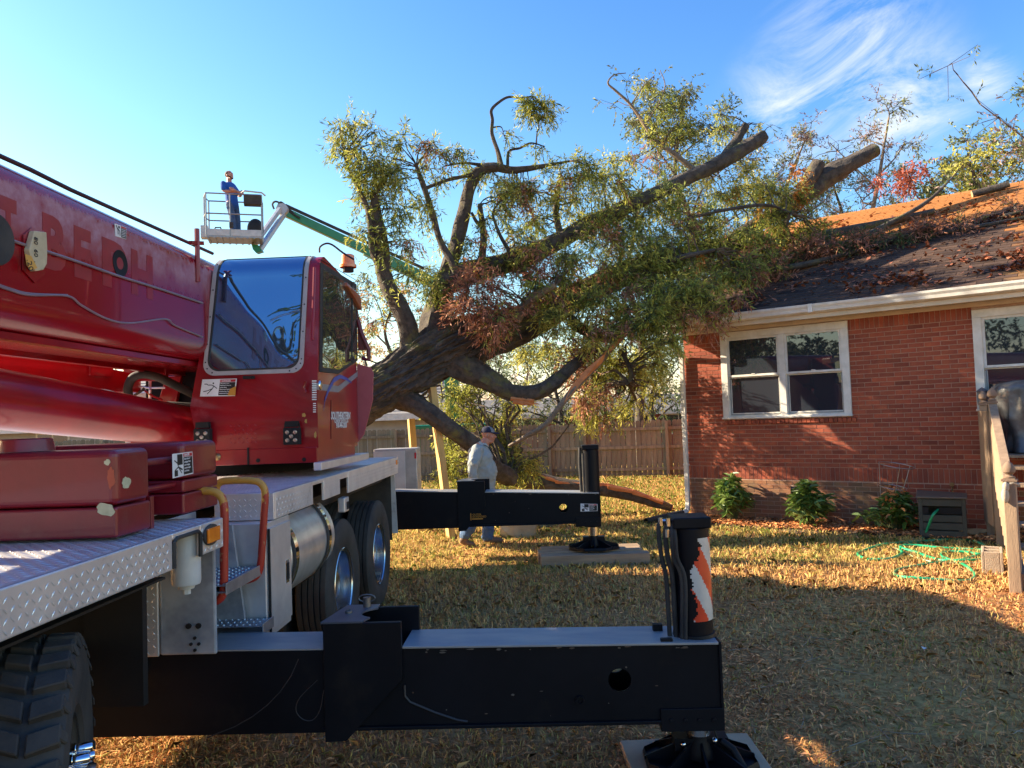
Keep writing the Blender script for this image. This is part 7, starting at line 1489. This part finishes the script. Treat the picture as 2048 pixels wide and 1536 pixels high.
tree(790, 34, 565, -.8, .22, 3.0, 800, [LAU, LYB], 'orange and yellow autumn tree seen above the leaning trunk', seed=8, nl=12, group=g, first=.2, leafW=.03)
tree(860, 38, 620, -.9, .22, 2.6, 500, [LAU, LYB], 'pale orange autumn tree right of the brighter one', seed=9, nl=10, group=g, first=.2, leafW=.03)
tree(735, 40, 640, -.9, .2, 2.6, 420, [LAU, LOR], 'red tinged small autumn tree beside the pink crane panel', seed=19, nl=9, group=g, first=.2, leafW=.03)
for i, (px, D, tp, lab) in enumerate(((1000, 58, 655, 'bare trunked tall pine in the gap under the trunk, left one'), (1055, 55, 640, 'bare trunked tall pine in the gap under the trunk, right one'), (960, 62, 690, 'hazy pine at the left of the gap under the trunk'))): tree(px, D, tp, -1, .18, 2.6, 260, [LGF, LPU], lab, nm='pine_tree', seed=30 + i, nl=11, group=g, first=.4, leafL=.25, leafW=.03)
for i, (px, D, tp, ms, lab) in enumerate(((1120, 40, 690, [LGF, LYB], 'green tree behind the far brick house, left part'), (1210, 42, 660, [LYB, LGF], 'yellow green tree behind the far brick house, middle'), (1310, 38, 700, [LGF, LDK], 'dark green tree beside the brick house corner beyond the fence'), (905, 36, 740, [LYB, LGF], 'yellow green tree beyond the fence above the props'), (70, 45, 690, [LPU, LAU], 'twiggy tree seen between boom and jib at the far left'), (190, 48, 700, [LPU, LYB], 'bare grey tree seen under the boom right of the twiggy one'))): tree(px, D, tp, -1, .22, 3.6, 800, ms, lab, seed=40 + i, nl=12, group=g, first=.2, leafW=.035, leafL=.16)
# trees standing behind the photographer: they show in the window panes and the cab glass
g = 'trees behind the viewpoint'
for i, (x, y, h_, ms, lab) in enumerate(((-19, -1, 16, [LDK, LGF], 'dark full tree behind the viewpoint, beside the crane boom'), (-15, -9, 13, [LDK, LDK], 'dark tree behind the viewpoint, second from the crane'), (-26, 1, 14, [LDK, LGF], 'tall dark tree behind the viewpoint, farthest left'), (-21, -9, 14, [LDK, LDK], 'tall dark tree behind the viewpoint, between the others'), (-8.5, -12, 12, [LPU, LDK], 'thin bare tree behind the viewpoint reflected in the cab glass'))):
    px_ = 1024 + x / y * FPX if y > 0 else None
    rt = tree(1024, 20, 100, 0, .25, 4.2 if i < 4 else 2.4, 900 if i < 4 else 160, ms, lab, seed=60 + i, nl=14, group=g, first=.15, leafW=.06, leafL=.25, dens=1.6); rt.location = (x, y, 0)
# ================================================================ NEIGHBOUR HOUSES, CAR
RF2 = mat('grey_shingles', (.30, .28, .26), .9, col2=(.22, .21, .20), scale=2, bump=.5, bscale=30)
def far_house(x0, x1, D, zb, ze, zr, dep, wallm, label, wins, siding=False):
    h = empty('neighbour_house', ((x0 + x1) / 2, D, zb), 0, label=label, cat='house', group='houses beyond the fence'); w = (x1 - x0) / 2; e = ze - zb; r = zr - zb
    q = B(); q.box(-w, w, 0, dep, 0, e); q.prism([(-w + .01, .01, e), (-w + .01, dep / 2, r - .1), (-w + .01, dep - .01, e)], (2 * w - .02, 0, 0)); q.build('wall', wallm, h)
    q = B(); q.prism([(-w - .4, -.5, e - .02), (-w - .4, dep / 2, r), (-w - .4, dep + .5, e - .02), (-w - .4, dep + .5, e + .1), (-w - .4, dep / 2, r + .12), (-w - .4, -.5, e + .1)], (2 * w + .8, 0, 0)); rf = q.build('roof', RF2, h)
    q = B(); n = 18
    for i in range(n):
        f = i / n; y = -.5 + (dep / 2 + .5) * f; z = e + .1 + (r + .02 - e) * f; y2 = -.5 + (dep / 2 + .5) * (i + 1) / n; z2 = e + .1 + (r + .02 - e) * (i + 1) / n
        q.hexa([(-w - .4, y, z), (w + .4, y, z), (w + .4, y2, z2), (-w - .4, y2, z2), (-w - .4, y, z + .035), (w + .4, y, z + .035), (w + .4, y2, z2 + .008), (-w - .4, y2, z2 + .008)])
    q.build('shingle_courses', RF2, rf, kind='stuff')
    q = B(); q.box(-w - .42, w + .42, -.54, -.505, e - .12, e + .12); q.build('fascia', WHITEP, h)
    for (a, b_, c_, d) in wins:
        q = B(); q.box(a - .08, b_ + .08, -.04, -.001, c_ - .08, d + .08); f = q.build('window', WHITEP, h); q = B(); q.quad((a, -.045, c_), ((a + b_) / 2 - .03, -.045, c_), ((a + b_) / 2 - .03, -.045, d), (a, -.045, d)); q.build('pane', glassfar, f); q = B(); q.quad(((a + b_) / 2 + .03, -.045, c_), (b_, -.045, c_), (b_, -.045, d), ((a + b_) / 2 + .03, -.045, d)); q.build('pane', glassfar, f)
    if siding:
        q = B(); z = 0
        while z < e - .15: q.hexa([(-w, -.03, z), (w, -.03, z), (w, 0, z), (-w, 0, z), (-w, -.008, z + .17), (w, -.008, z + .17), (w, 0, z + .17), (-w, 0, z + .17)]); z += .18
        q.build('siding', wallm, h, kind='stuff')
    return h
glassfar = glass('far_glass', mixf=0, dark=(.03, .035, .04), rough=.1)
BK = mat('far_brick', (.26, .075, .05), .9, col2=(.2, .055, .04), scale=6, bump=.3, bscale=20)
SD = mat('pale_siding', (.40, .38, .35), .8, col2=(.34, .32, .30), scale=4)
k = 45 / FPX
far_house(P(880, 840, 45).x, P(1420, 840, 45).x, 45, -1, 1.85, 2.85, 8, BK, 'far brick ranch house with white windows seen over the fence', [(x, x + 1.7, 1.6, 2.65) for x in (-6.6, -3.4, 2.6, 5.2)])
far_house(P(-330, 840, 31).x, P(880, 840, 31).x, 31, -.5, 2.0, 4.3, 9, SD, 'grey roofed house with pale siding behind the crane at the left', [(x, x + 1.2, 1.2, 2.3) for x in (-8, -4, 1, 6)], siding=True)
# parked car behind the fence
p = P(1120, 845, 40); car = empty('parked_car', (p.x, 40, gz(0, 40)), 0, label='dark parked car, only its roof showing over the fence', cat='car'); CP_ = mat('dark_car_paint', (.02, .022, .03), .2, coat=1)
q = B(); q.prism([(-2.3, -.85, .35), (-2.3, -.85, .85), (-1.3, -.85, 1.0), (-.7, -.85, 1.5), (1.1, -.85, 1.52), (1.9, -.85, 1.0), (2.3, -.85, .9), (2.3, -.85, .35)], (0, 1.7, 0)); cb = q.build('body', CP_, car, bevel=.06)
q = B(); q.prism([(-1.15, -.858, 1.03), (-.65, -.858, 1.42), (1.05, -.858, 1.44), (1.7, -.858, 1.03)], (0, .004, 0)); q.build('side_window', glassfar, car)
for x in (-1.4, 1.45):
    for y in (-.85, .68): q = B(); q.lathe([(.1, 0), (.31, 0), (.33, .04), (.33, .14), (.31, .18), (.1, .18)], 24, 'Y', (x, y, .33), cap=True); q.build('wheel', RUBBER, car)
# ================================================================ BOOM LIFT
GRN = mat('lift_green', (.003, .17, .045), .35, col2=(.002, .14, .035), coat=.4); LW = mat('lift_grey', (.50, .50, .49), .4, .2, col2=(.4, .4, .4)); LDS = mat('lift_steel', (.30, .31, .33), .4, .5)
lb = Vector((P(895, 800, 25).x, 25, gz(0, 25))); lift_ = empty('boom_lift', lb, 0, label='green boom lift with a grey basket raised above the crane cab', cat='boom lift')
def Lp(px, py, D): return P(px, py, D) - lb
j0 = Lp(571, 425, 23.0); j1 = Lp(742, 505, 23.8); j2 = Lp(848, 553, 24.4); j3 = Lp(892, 578, 24.7)
q = B(); q.bar(j0, j1 + (j1 - j0).normalized() * .3, .20, .25); q.build('boom_section', GRN, lift_, bevel=.02)
q = B(); q.bar(j1 - (j1 - j0).normalized() * .2, j3, .26, .33); q.build('boom_section', GRN, lift_, bevel=.02)
q = B(); q.bar(j0 + Vector((0, 0, .22)), j2 + Vector((0, 0, .26)), .08, .08); q.tube(spline([tuple(Lp(x, y, 22.95)) for x, y in ((548, 418), (545, 408), (552, 403), (566, 410), (580, 424), (600, 436))], 4), .03, 6); q.tube(spline([tuple(Lp(x, y, 22.95)) for x, y in ((556, 410), (562, 404), (575, 414), (590, 430))], 4), .025, 6); q.build('hose_track', RUBBER, lift_, kind='stuff')
for (a, b_) in (((563, 414), (507, 492)), ((569, 428), (520, 500))):
    q = B(); q.bar(Lp(*a, 22.9), Lp(*b_, 20.9), .10, .13); q.build('jib_arm', LW, lift_, bevel=.01)
q = B(); q.tube([Lp(555, 440, 22.5), Lp(528, 480, 21.3)], .03, 10); q.build('jib_cylinder', CHROME, lift_, smooth=30)
q = B(); a = Lp(566, 420, 22.9); q.lathe([(0, -.14), (.17, -.14), (.17, .14), (0, .14)], 20, 'Y', tuple(a)); q.build('jib_pivot', LW, lift_, smooth=30)
q = B(); q.prism([Lp(503, 488, 20.8), Lp(516, 490, 20.8), (Lp(524, 502, 20.8)), Lp(512, 506, 20.8), Lp(505, 498, 20.8)], (0, .2, 0)); q.build('basket_mount', GRN, lift_, bevel=.01)
q = B(); a = Lp(892, 590, 24.8); q.bar(a + Vector((0, 0, .35)), (a.x + .15, a.y, 1.9), .45, .5, up=(0, 1, 0)); q.build('riser', GRN, lift_, bevel=.02)
q = B(); q.box(-1.1, 1.3, -.9, .9, .75, 1.7); q.build('turntable', GRN, lift_, bevel=.05); q = B(); q.box(-1.3, 1.3, -.8, .8, .4, .74); q.build('lift_chassis', LDS, lift_, bevel=.03)
for x in (-1.15, 1.15):
    for y in (-1.05, .75): q = B(); q.lathe([(.15, 0), (.42, 0), (.45, .05), (.45, .25), (.42, .3), (.15, .3)], 24, 'Y', (x, y, .45), cap=True); q.build('wheel', RUBBER, lift_)
# basket
bc = Lp(471, 478, 20.6); BR_ = Matrix.Rotation(R(16), 3, 'Z'); BW, BD = .70, .38
def bp_(x, y, z): return bc + BR_ @ Vector((x, y, z))
bk = empty('basket', (0, 0, 0)); bk.parent = lift_
def bt(pts, r=.02, nm='rail', par=bk, m=LDS): q = B(); q.tube([bp_(*p) for p in pts], r, 8); return q.build(nm, m, par, smooth=True)
def bb(x0, x1, y0, y1, z0, z1, nm, m=LDS): q = B(); q.hexa([bp_(x, y, z) for z in (z0, z1) for (x, y) in ((x0, y0), (x1, y0), (x1, y1), (x0, y1))]); return q.build(nm, m, bk, bevel=.004)
bb(-BW, BW, -BD, BD, -.05, 0, 'floor')
q = B()
for i in range(9): q.hexa([bp_(x, y, z) for z in (-.07, -.05) for (x, y) in ((-BW + .02 + i * .165, -BD), (-BW + .06 + i * .165, -BD), (-BW + .06 + i * .165, BD), (-BW + .02 + i * .165, BD))])
q.build('floor_grating', LDS, bk, kind='stuff')
bb(-BW, BW, -BD - .01, -BD, 0, .17, 'toe_board', LW); bb(-BW, BW, BD, BD + .01, 0, .17, 'toe_board', LW); bb(BW, BW + .01, -BD, BD, 0, .17, 'toe_board', LW)
for z in (1.12, .58): bt([(-BW, -BD, z), (BW, -BD, z), (BW, BD, z), (-BW, BD, z), (-BW - .08, 0, z), (-BW, -BD, z)])
for (x, y) in ((-BW, -BD), (-.1, -BD), (BW, -BD), (BW, BD), (-.1, BD), (-BW, BD), (-BW - .08, 0)): bt([(x, y, 0), (x, y, 1.12)], .022, 'stanchion')
bb(.25, .7, -BD - .08, -BD + .2, .85, 1.08, 'control_box', RUBBER); bt([(.2, -BD - .12, 1.12), (.28, -BD - .2, 1.16), (.72, -BD - .2, 1.13), (.8, -BD - .05, 1.1)], .022, 'guard_rail', bk, LW)
bb(-BW - .16, -BW + .02, -.2, .1, -.02, .3, 'tool_tray', LW); bb(-.12, -.02, -BD - .1, -BD, .2, .34, 'outlet_box', RUBBER)
# pack on the basket floor
q = B(); q.ball(bp_(.52, -.05, .28) + lb, (.22, .18, .28), 16, 12); tag(q.build('backpack', mat('black_nylon', (.012, .012, .014), .7, bump=1.2, bscale=14), None, smooth=True), 'black backpack standing on the floor of the lift basket', 'backpack')
q = B(); a = bp_(-.45, 0, .1) + lb; q.box(a.x - .14, a.x + .14, a.y - .1, a.y + .1, a.z - .1, a.z + .1); q.tube([a + Vector((-.1, 0, .1)), a + Vector((-.06, 0, .2)), a + Vector((.08, 0, .2)), a + Vector((.12, 0, .08))], .02, 8); q.bar(a + Vector((.12, 0, 0)), a + Vector((.35, .02, .05)), .02, .08); tag(q.build('chainsaw', RUBBER, None, bevel=.015), 'dark chainsaw lying on the left end of the basket floor', 'chainsaw')
# ================================================================ PEOPLE
SKIN = mat('skin', (.46, .22, .15), .5, col2=(.42, .18, .12), scale=8, spec=.4)
def blob(name, shapes, vox, m, parent, M, smooth=2, fold=0):
    """one continuous surface from tapered limbs and balls in body space (x forward, y left, z up)"""
    q = B()
    for s in shapes:
        if s[0] == 'c':
            pts, rr = s[1], s[2]; n = 14; sy = s[3] if len(s) > 3 else 1.0; q.tube(spline([tuple(p) + (r,) for p, r in zip(pts, rr)], 4) and [p[:3] for p in spline([tuple(p) + (r,) for p, r in zip(pts, rr)], 4)], [p[3] for p in spline([tuple(p) + (r,) for p, r in zip(pts, rr)], 4)], n, sy=sy)
            for p, r in ((pts[0], rr[0]), (pts[-1], rr[-1])): q.ball(p, r * .97, 12, 8)
        else: q.ball(s[1], s[2], 20, 14)
    me = q.mesh(name, m); o = bpy.data.objects.new(name + '_tmp', me); C.objects.link(o)
    rm = o.modifiers.new('r', 'REMESH'); rm.mode = 'VOXEL'; rm.voxel_size = vox; sm = o.modifiers.new('s', 'SMOOTH'); sm.factor = .6; sm.iterations = smooth
    if fold:
        tx = bpy.data.textures.get('cloth_folds') or bpy.data.textures.new('cloth_folds', 'MUSGRAVE'); tx.noise_scale = .09; dm = o.modifiers.new('d', 'DISPLACE'); dm.texture = tx; dm.strength = fold; dm.mid_level = .3; dm.texture_coords = 'LOCAL'
    bpy.context.view_layer.update(); me2 = bpy.data.meshes.new_from_object(o.evaluated_get(bpy.context.evaluated_depsgraph_get())); bpy.data.objects.remove(o); me2.name = name
    me2.transform(M); me2.materials.clear(); me2.materials.append(m); me2.polygons.foreach_set('use_smooth', [True] * len(me2.polygons)); return obj(name, me2, parent)
def hand(w, d, pal, side, spread=.018, curl=.5, s=1.0):
    """palm and five fingers from wrist w; d finger direction, pal palm normal, side thumb direction"""
    w = Vector(w); d = Vector(d).normalized(); pal = Vector(pal).normalized(); side = Vector(side).normalized(); out = [('c', [w, w + d * .045 * s, w + d * .085 * s], [.026 * s, .030 * s, .028 * s])]
    out += [('b', w + d * .06 * s + side * .018 * s, (.024 * s, .024 * s, .03 * s)), ('b', w + d * .06 * s - side * .018 * s, (.024 * s, .024 * s, .03 * s))]
    for i, (o_, l) in enumerate(((.033, .068), (.011, .078), (-.011, .072), (-.032, .056))):
        b0 = w + d * .088 * s + side * o_ * s; b1 = b0 + (d + pal * curl * .5) .normalized() * l * .5 * s + side * o_ * .15; b2 = b1 + (d * (1 - curl * .6) + pal * curl).normalized() * l * .5 * s; out.append(('c', [b0, b1, b2], [.0105 * s, .0095 * s, .008 * s]))
    t0 = w + d * .03 * s + side * .03 * s; out.append(('c', [t0, t0 + (side * .7 + d * .6 + pal * .3).normalized() * .035 * s, t0 + (side * .4 + d + pal * .4).normalized() * .07 * s], [.013 * s, .012 * s, .0095 * s])); return out
def head(c_, f=(1, 0, 0), s=1.0, beard=False, jowl=0):
    c_ = Vector(c_); f = Vector(f).normalized(); up = Vector((0, 0, 1)); l = up.cross(f); u = f.cross(l)
    g = lambda a, b_, z: c_ + f * a * s + l * b_ * s + u * z * s
    return [('b', g(-.01, 0, .03), (.095 * s, .078 * s, .10 * s)), ('b', g(.03, 0, -.02), (.065 * s, .064 * s, .085 * s)), ('c', [g(.02, 0, -.07), g(.06, 0, -.085)], [.052 * s, .034 * s]), ('c', [g(.085, 0, .012), g(.112, 0, -.022)], [.012 * s, .017 * s]), ('c', [g(.075, -.035, .03), g(.082, 0, .033), g(.075, .035, .03)], [.014 * s, .012 * s, .014 * s]),
            ('b', g(-.01, .079, -.01), (.018 * s, .010 * s, .03 * s)), ('b', g(-.01, -.079, -.01), (.018 * s, .010 * s, .03 * s)), ('b', g(.055, .035, -.03), (.03 * s, .028 * s, .03 * s)), ('b', g(.055, -.035, -.03), (.03 * s, .028 * s, .03 * s)), ('c', [g(.088, -.018, -.057), g(.094, 0, -.055), g(.088, .018, -.057)], [.008 * s, .010 * s, .008 * s]), ('b', g(.03, 0, -.095), (.05 * s, .055 * s, .03 * s + jowl))]
def face_bits(c_, f, s, M, par, hairm, brow=True):
    c_ = Vector(c_); f = Vector(f).normalized(); up = Vector((0, 0, 1)); l = up.cross(f); u = f.cross(l); g = lambda a, b_, z: c_ + f * a * s + l * b_ * s + u * z * s
    EW = mat('eye_white', (.6, .58, .55), .3); EP = mat('eye_iris', (.03, .02, .015), .3); LP = mat('lips', (.36, .12, .10), .5)
    for sg in (1, -1):
        q = B(); q.T = M; q.ball(g(.078, .03 * sg, .012), .011 * s, 10, 8); e = q.build('eye', EW, par, smooth=True); q = B(); q.T = M; q.ball(g(.0865, .031 * sg, .012), .0045 * s, 8, 6); q.build('iris', EP, par, smooth=True)
        q = B(); q.T = M; q.tube([g(.086, .015 * sg, .034), g(.09, .032 * sg, .040), g(.078, .05 * sg, .034)], .004 * s, 6); q.build('eyebrow', hairm, par, smooth=True)
    q = B(); q.T = M; q.tube([g(.092, -.022, -.060), g(.1, 0, -.058), g(.092, .022, -.060)], .004 * s, 6); q.build('mouth', LP, par, smooth=True)
def fabric(name, c1, c2, bs=10, st=1.4): return mat(name, c1, .9, col2=c2, scale=7, bump=st, bscale=bs)
# ---- walking man in grey shirt
gp0 = PZ(966, 1090); man = empty('person', (gp0.x, gp0.y, 0), R(4), label='stout man in navy cap, grey shirt and jeans walking behind the far outrigger', cat='person')
HS = 1.0; Mm = Matrix.Scale(1.0, 4)
hd = (.13, 0, 1.60)
TIL = 0
fore = [('c', [(-.09, -.24, 1.36), (-.13, -.29, 1.12), (-.09, -.28, .90)], [.06, .05, .034])]
handR = hand((-.085, -.28, .885), (.12, .02, -1), (.5, .8, 0), (1, .1, 0), curl=.7)
handL = hand((.10, .30, .90), (.4, 0, -1), (.4, -.8, 0), (1, -.1, 0), curl=.7)
bodyS = head(hd, (1, -.05, -.12), 1.0, jowl=.005) + [('c', [(.02, 0, 1.38), (.07, 0, 1.47), (.10, 0, 1.53)], [.085, .072, .065]), ('c', [(0, 0, .92), (.02, 0, 1.1), (.01, 0, 1.3), (.0, 0, 1.4)], [.15, .15, .14, .10]),
    ('c', [(0, .09, .9), (.10, .10, .5), (.10, .10, .1)], [.085, .06, .04]), ('c', [(0, -.09, .9), (-.06, -.10, .5), (-.27, -.10, .16)], [.085, .06, .04]), ('c', [(-.04, -.2, 1.38), (-.10, -.28, 1.12), (-.085, -.28, .89)], [.05, .042, .028]), ('c', [(-.02, .2, 1.38), (.0, .29, 1.12), (.10, .30, .90)], [.05, .042, .028])] + handR + handL
blob('body', bodyS, .008, SKIN, man, Mm)
SHIRT = fabric('grey_shirt', (.34, .37, .36), (.28, .31, .30), 7, 2.2)
blob('shirt', [('b', (.03, 0, 1.06), (.205, .205, .26)), ('b', (.0, 0, 1.24), (.18, .22, .20)), ('b', (-.03, 0, 1.34), (.14, .20, .12)), ('c', [(.02, 0, 1.0), (.015, 0, .80)], [.2, .185]), ('c', [(.02, 0, 1.36), (.045, 0, 1.44)], [.11, .082]), ('c', [(-.04, -.19, 1.385), (-.09, -.265, 1.25), (-.12, -.29, 1.10), (-.095, -.285, .93)], [.085, .078, .062, .043]), ('c', [(-.02, .19, 1.385), (-.01, .265, 1.25), (.0, .29, 1.10), (.09, .30, .94)], [.085, .078, .062, .043])], .010, SHIRT, man, Mm, 3, .012)
JEANS = fabric('blue_jeans', (.045, .10, .21), (.08, .15, .28), 12, 2.0)
blob('jeans', [('b', (0, 0, .86), (.165, .18, .13)), ('c', [(0.02, .09, .84), (.10, .10, .62), (.12, .10, .47), (.10, .10, .28), (.07, .10, .10)], [.115, .095, .083, .08, .078]), ('c', [(-.01, -.09, .84), (-.03, -.10, .62), (-.06, -.10, .49), (-.17, -.10, .30), (-.255, -.10, .17)], [.115, .095, .083, .078, .074])], .009, JEANS, man, Mm, 3, .014)
BOOT = mat('tan_boot', (.22, .13, .08), .7, col2=(.16, .09, .05), bump=.4)
blob('boot', [('c', [(.07, .10, .13), (.06, .10, .06)], [.062, .055]), ('c', [(.05, .10, .045), (.16, .10, .045), (.27, .105, .035)], [.045, .048, .038]), ('b', (.07, .1, .03), (.055, .045, .03))], .008, BOOT, man, Mm)
blob('boot', [('c', [(-.25, -.10, .20), (-.275, -.10, .12), (-.285, -.10, .09)], [.062, .055, .05]), ('c', [(-.30, -.10, .10), (-.22, -.10, .05), (-.15, -.10, .035)], [.045, .047, .036]), ('b', (-.285, -.1, .085), (.055, .045, .035))], .008, BOOT, man, Mm)
face_bits(hd, (1, -.05, -.12), 1.0, Mm, man, mat('grey_hair', (.25, .22, .2), .8))
NAVY = fabric('navy_cloth', (.012, .014, .035), (.02, .022, .05)); CAPG = fabric('grey_cloth', (.22, .23, .25), (.18, .19, .2))
q = B(); hx, hy, hz = hd; vs = []; n = 24; m_ = 8
for i in range(m_ + 1):
    t = i / m_ * math.pi / 2
    for j in range(n): a = 2 * math.pi * j / n; vs.append((hx - .008 + .105 * math.cos(t) * math.cos(a) - .008 * (1 - math.cos(t)), .09 * math.cos(t) * math.sin(a), hz + .035 + .095 * math.sin(t)))
fs = [(i * n + j, i * n + (j + 1) % n, (i + 1) * n + (j + 1) % n, (i + 1) * n + j) for i in range(m_) for j in range(n)]
mi = [1 if (math.cos(2 * math.pi * (j + .5) / n) > .5) else 0 for i in range(m_) for j in range(n)]
q.add(vs, fs); q.m = mi; cap_ = q.build('cap', [NAVY, CAPG], man, smooth=50)
q = B(); vs = []
for i in range(5):
    for j in range(11): a = R(-62 + 124 * j / 10); e = .098 + .085 * i / 4; vs.append((hx - .01 + e * math.cos(a) * (1.06 if i else 1), .088 * math.sin(a) * (1 - .05 * i), hz + .036 - .012 * (i / 4) - .018 * (i / 4) * abs(math.sin(a))))
q.add(vs, [(i * 11 + j, i * 11 + j + 1, (i + 1) * 11 + j + 1, (i + 1) * 11 + j) for i in range(4) for j in range(10)]); o = q.build('brim', NAVY, man, smooth=60); sd_ = o.modifiers.new('s', 'SOLIDIFY'); sd_.thickness = .006
text_mesh('C', .05, frameT((hx + .102, 0, hz + .085), (0, 1, 0), (-.3, 0, 1)), WINK, 'cap_badge', man, bold=.002)
q = B(); q.tube(spline([(.05, -.10, 1.46), (.12, -.10, 1.42), (.2, -.06, 1.28), (.225, -.03, 1.22), (.21, .05, 1.3), (.12, .09, 1.42), (.05, .09, 1.46)], 5), .005, 6); q.build('lanyard', DARK, man, smooth=True)
q = B()
for y in (-.045, .03): q.lathe([(0, -.004), (.026, -.003), (.026, .003), (0, .004)], 12, 'X', (.245, y, 1.19), sy=.7)
q.tube([(.245, -.02, 1.195), (.248, -.008, 1.2), (.245, .005, 1.195)], .004, 6); q.build('sunglasses', DARK, man, kind='stuff')
# ---- man in the basket, arms crossed, leaning back against the rail
fp = bp_(.02, -.02, 0) + lb; m2 = empty('person', tuple(fp), R(-24), label='bearded man in blue t-shirt with arms crossed standing in the lift basket', cat='person')
SC = Matrix.Scale(1.07, 4); lean = Matrix.Rotation(R(-7), 4, 'Y') ; M2 = SC @ lean
hd2 = (.02, 0, 1.66)
fa = [('c', [(-.05, -.20, 1.42), (.02, -.26, 1.20), (.20, -.12, 1.16), (.235, .08, 1.19)], [.045, .042, .036, .026]), ('c', [(-.05, .20, 1.42), (.02, .26, 1.20), (.22, .10, 1.14), (.25, -.10, 1.17)], [.045, .042, .036, .026])]
b2 = head(hd2, (1, -.1, .14), 1.0) + [('c', [(-.03, 0, 1.43), (-.01, 0, 1.5), (.0, 0, 1.58)], [.08, .062, .058]), ('c', [(0, 0, .95), (0, 0, 1.15), (-.03, 0, 1.38)], [.12, .12, .11]), ('c', [(0, .09, .92), (.02, .1, .5), (-.02, .1, .1)], [.08, .058, .04]), ('c', [(0, -.09, .92), (.05, -.11, .5), (.06, -.12, .1)], [.08, .058, .04])] + fa + hand((.235, .09, 1.19), (-.1, 1, .1), (-1, 0, 0), (0, 0, 1), curl=.5) + hand((.25, -.11, 1.17), (-.1, -1, .15), (-1, 0, 0), (0, 0, 1), curl=.5)
blob('body', b2, .009, SKIN, m2, M2)
BLUE = fabric('blue_tshirt', (.015, .09, .36), (.012, .07, .3))
blob('t_shirt', [('b', (.0, 0, 1.30), (.145, .20, .19)), ('c', [(0, 0, 1.15), (0, 0, .98), (.0, 0, .88)], [.15, .152, .158]), ('b', (-.04, 0, 1.40), (.115, .19, .09)), ('c', [(-.05, -.18, 1.42), (0, -.25, 1.27), (.03, -.25, 1.22)], [.07, .065, .06]), ('c', [(-.05, .18, 1.42), (0, .25, 1.27), (.03, .25, 1.22)], [.07, .065, .06])], .013, BLUE, m2, M2, 3)
blob('jeans', [('b', (0, 0, .9), (.14, .165, .11)), ('c', [(0, .09, .88), (.02, .10, .5), (-.02, .10, .06)], [.10, .075, .068]), ('c', [(0, -.09, .88), (.05, -.11, .5), (.06, -.12, .06)], [.10, .075, .068])], .012, fabric('dark_jeans', (.03, .07, .16), (.05, .1, .2), 12, 2), m2, M2, 3)
for (x, y) in ((-.02, .1), (.06, -.12)): blob('boot', [('c', [(x, y, .08), (x + .03, y, .05)], [.05, .05]), ('c', [(x, y, .045), (x + .16, y, .035)], [.045, .036])], .01, BOOT, m2, SC)
face_bits(hd2, (1, -.1, .14), 1.0, M2, m2, mat('dark_hair', (.04, .025, .015), .8))
blob('beard', [('b', (.065, 0, 1.60), (.045, .055, .05)), ('c', [(.03, -.066, 1.63), (.08, -.03, 1.585), (.09, 0, 1.57), (.08, .03, 1.585), (.03, .066, 1.63)], [.018, .025, .03, .025, .018])], .008, mat('dark_hair', (.04, .025, .015), .8), m2, M2)
blob('hair', [('b', (-.012, 0, 1.70), (.096, .083, .088))], .01, mat('brown_hair', (.10, .055, .035), .8), m2, M2)
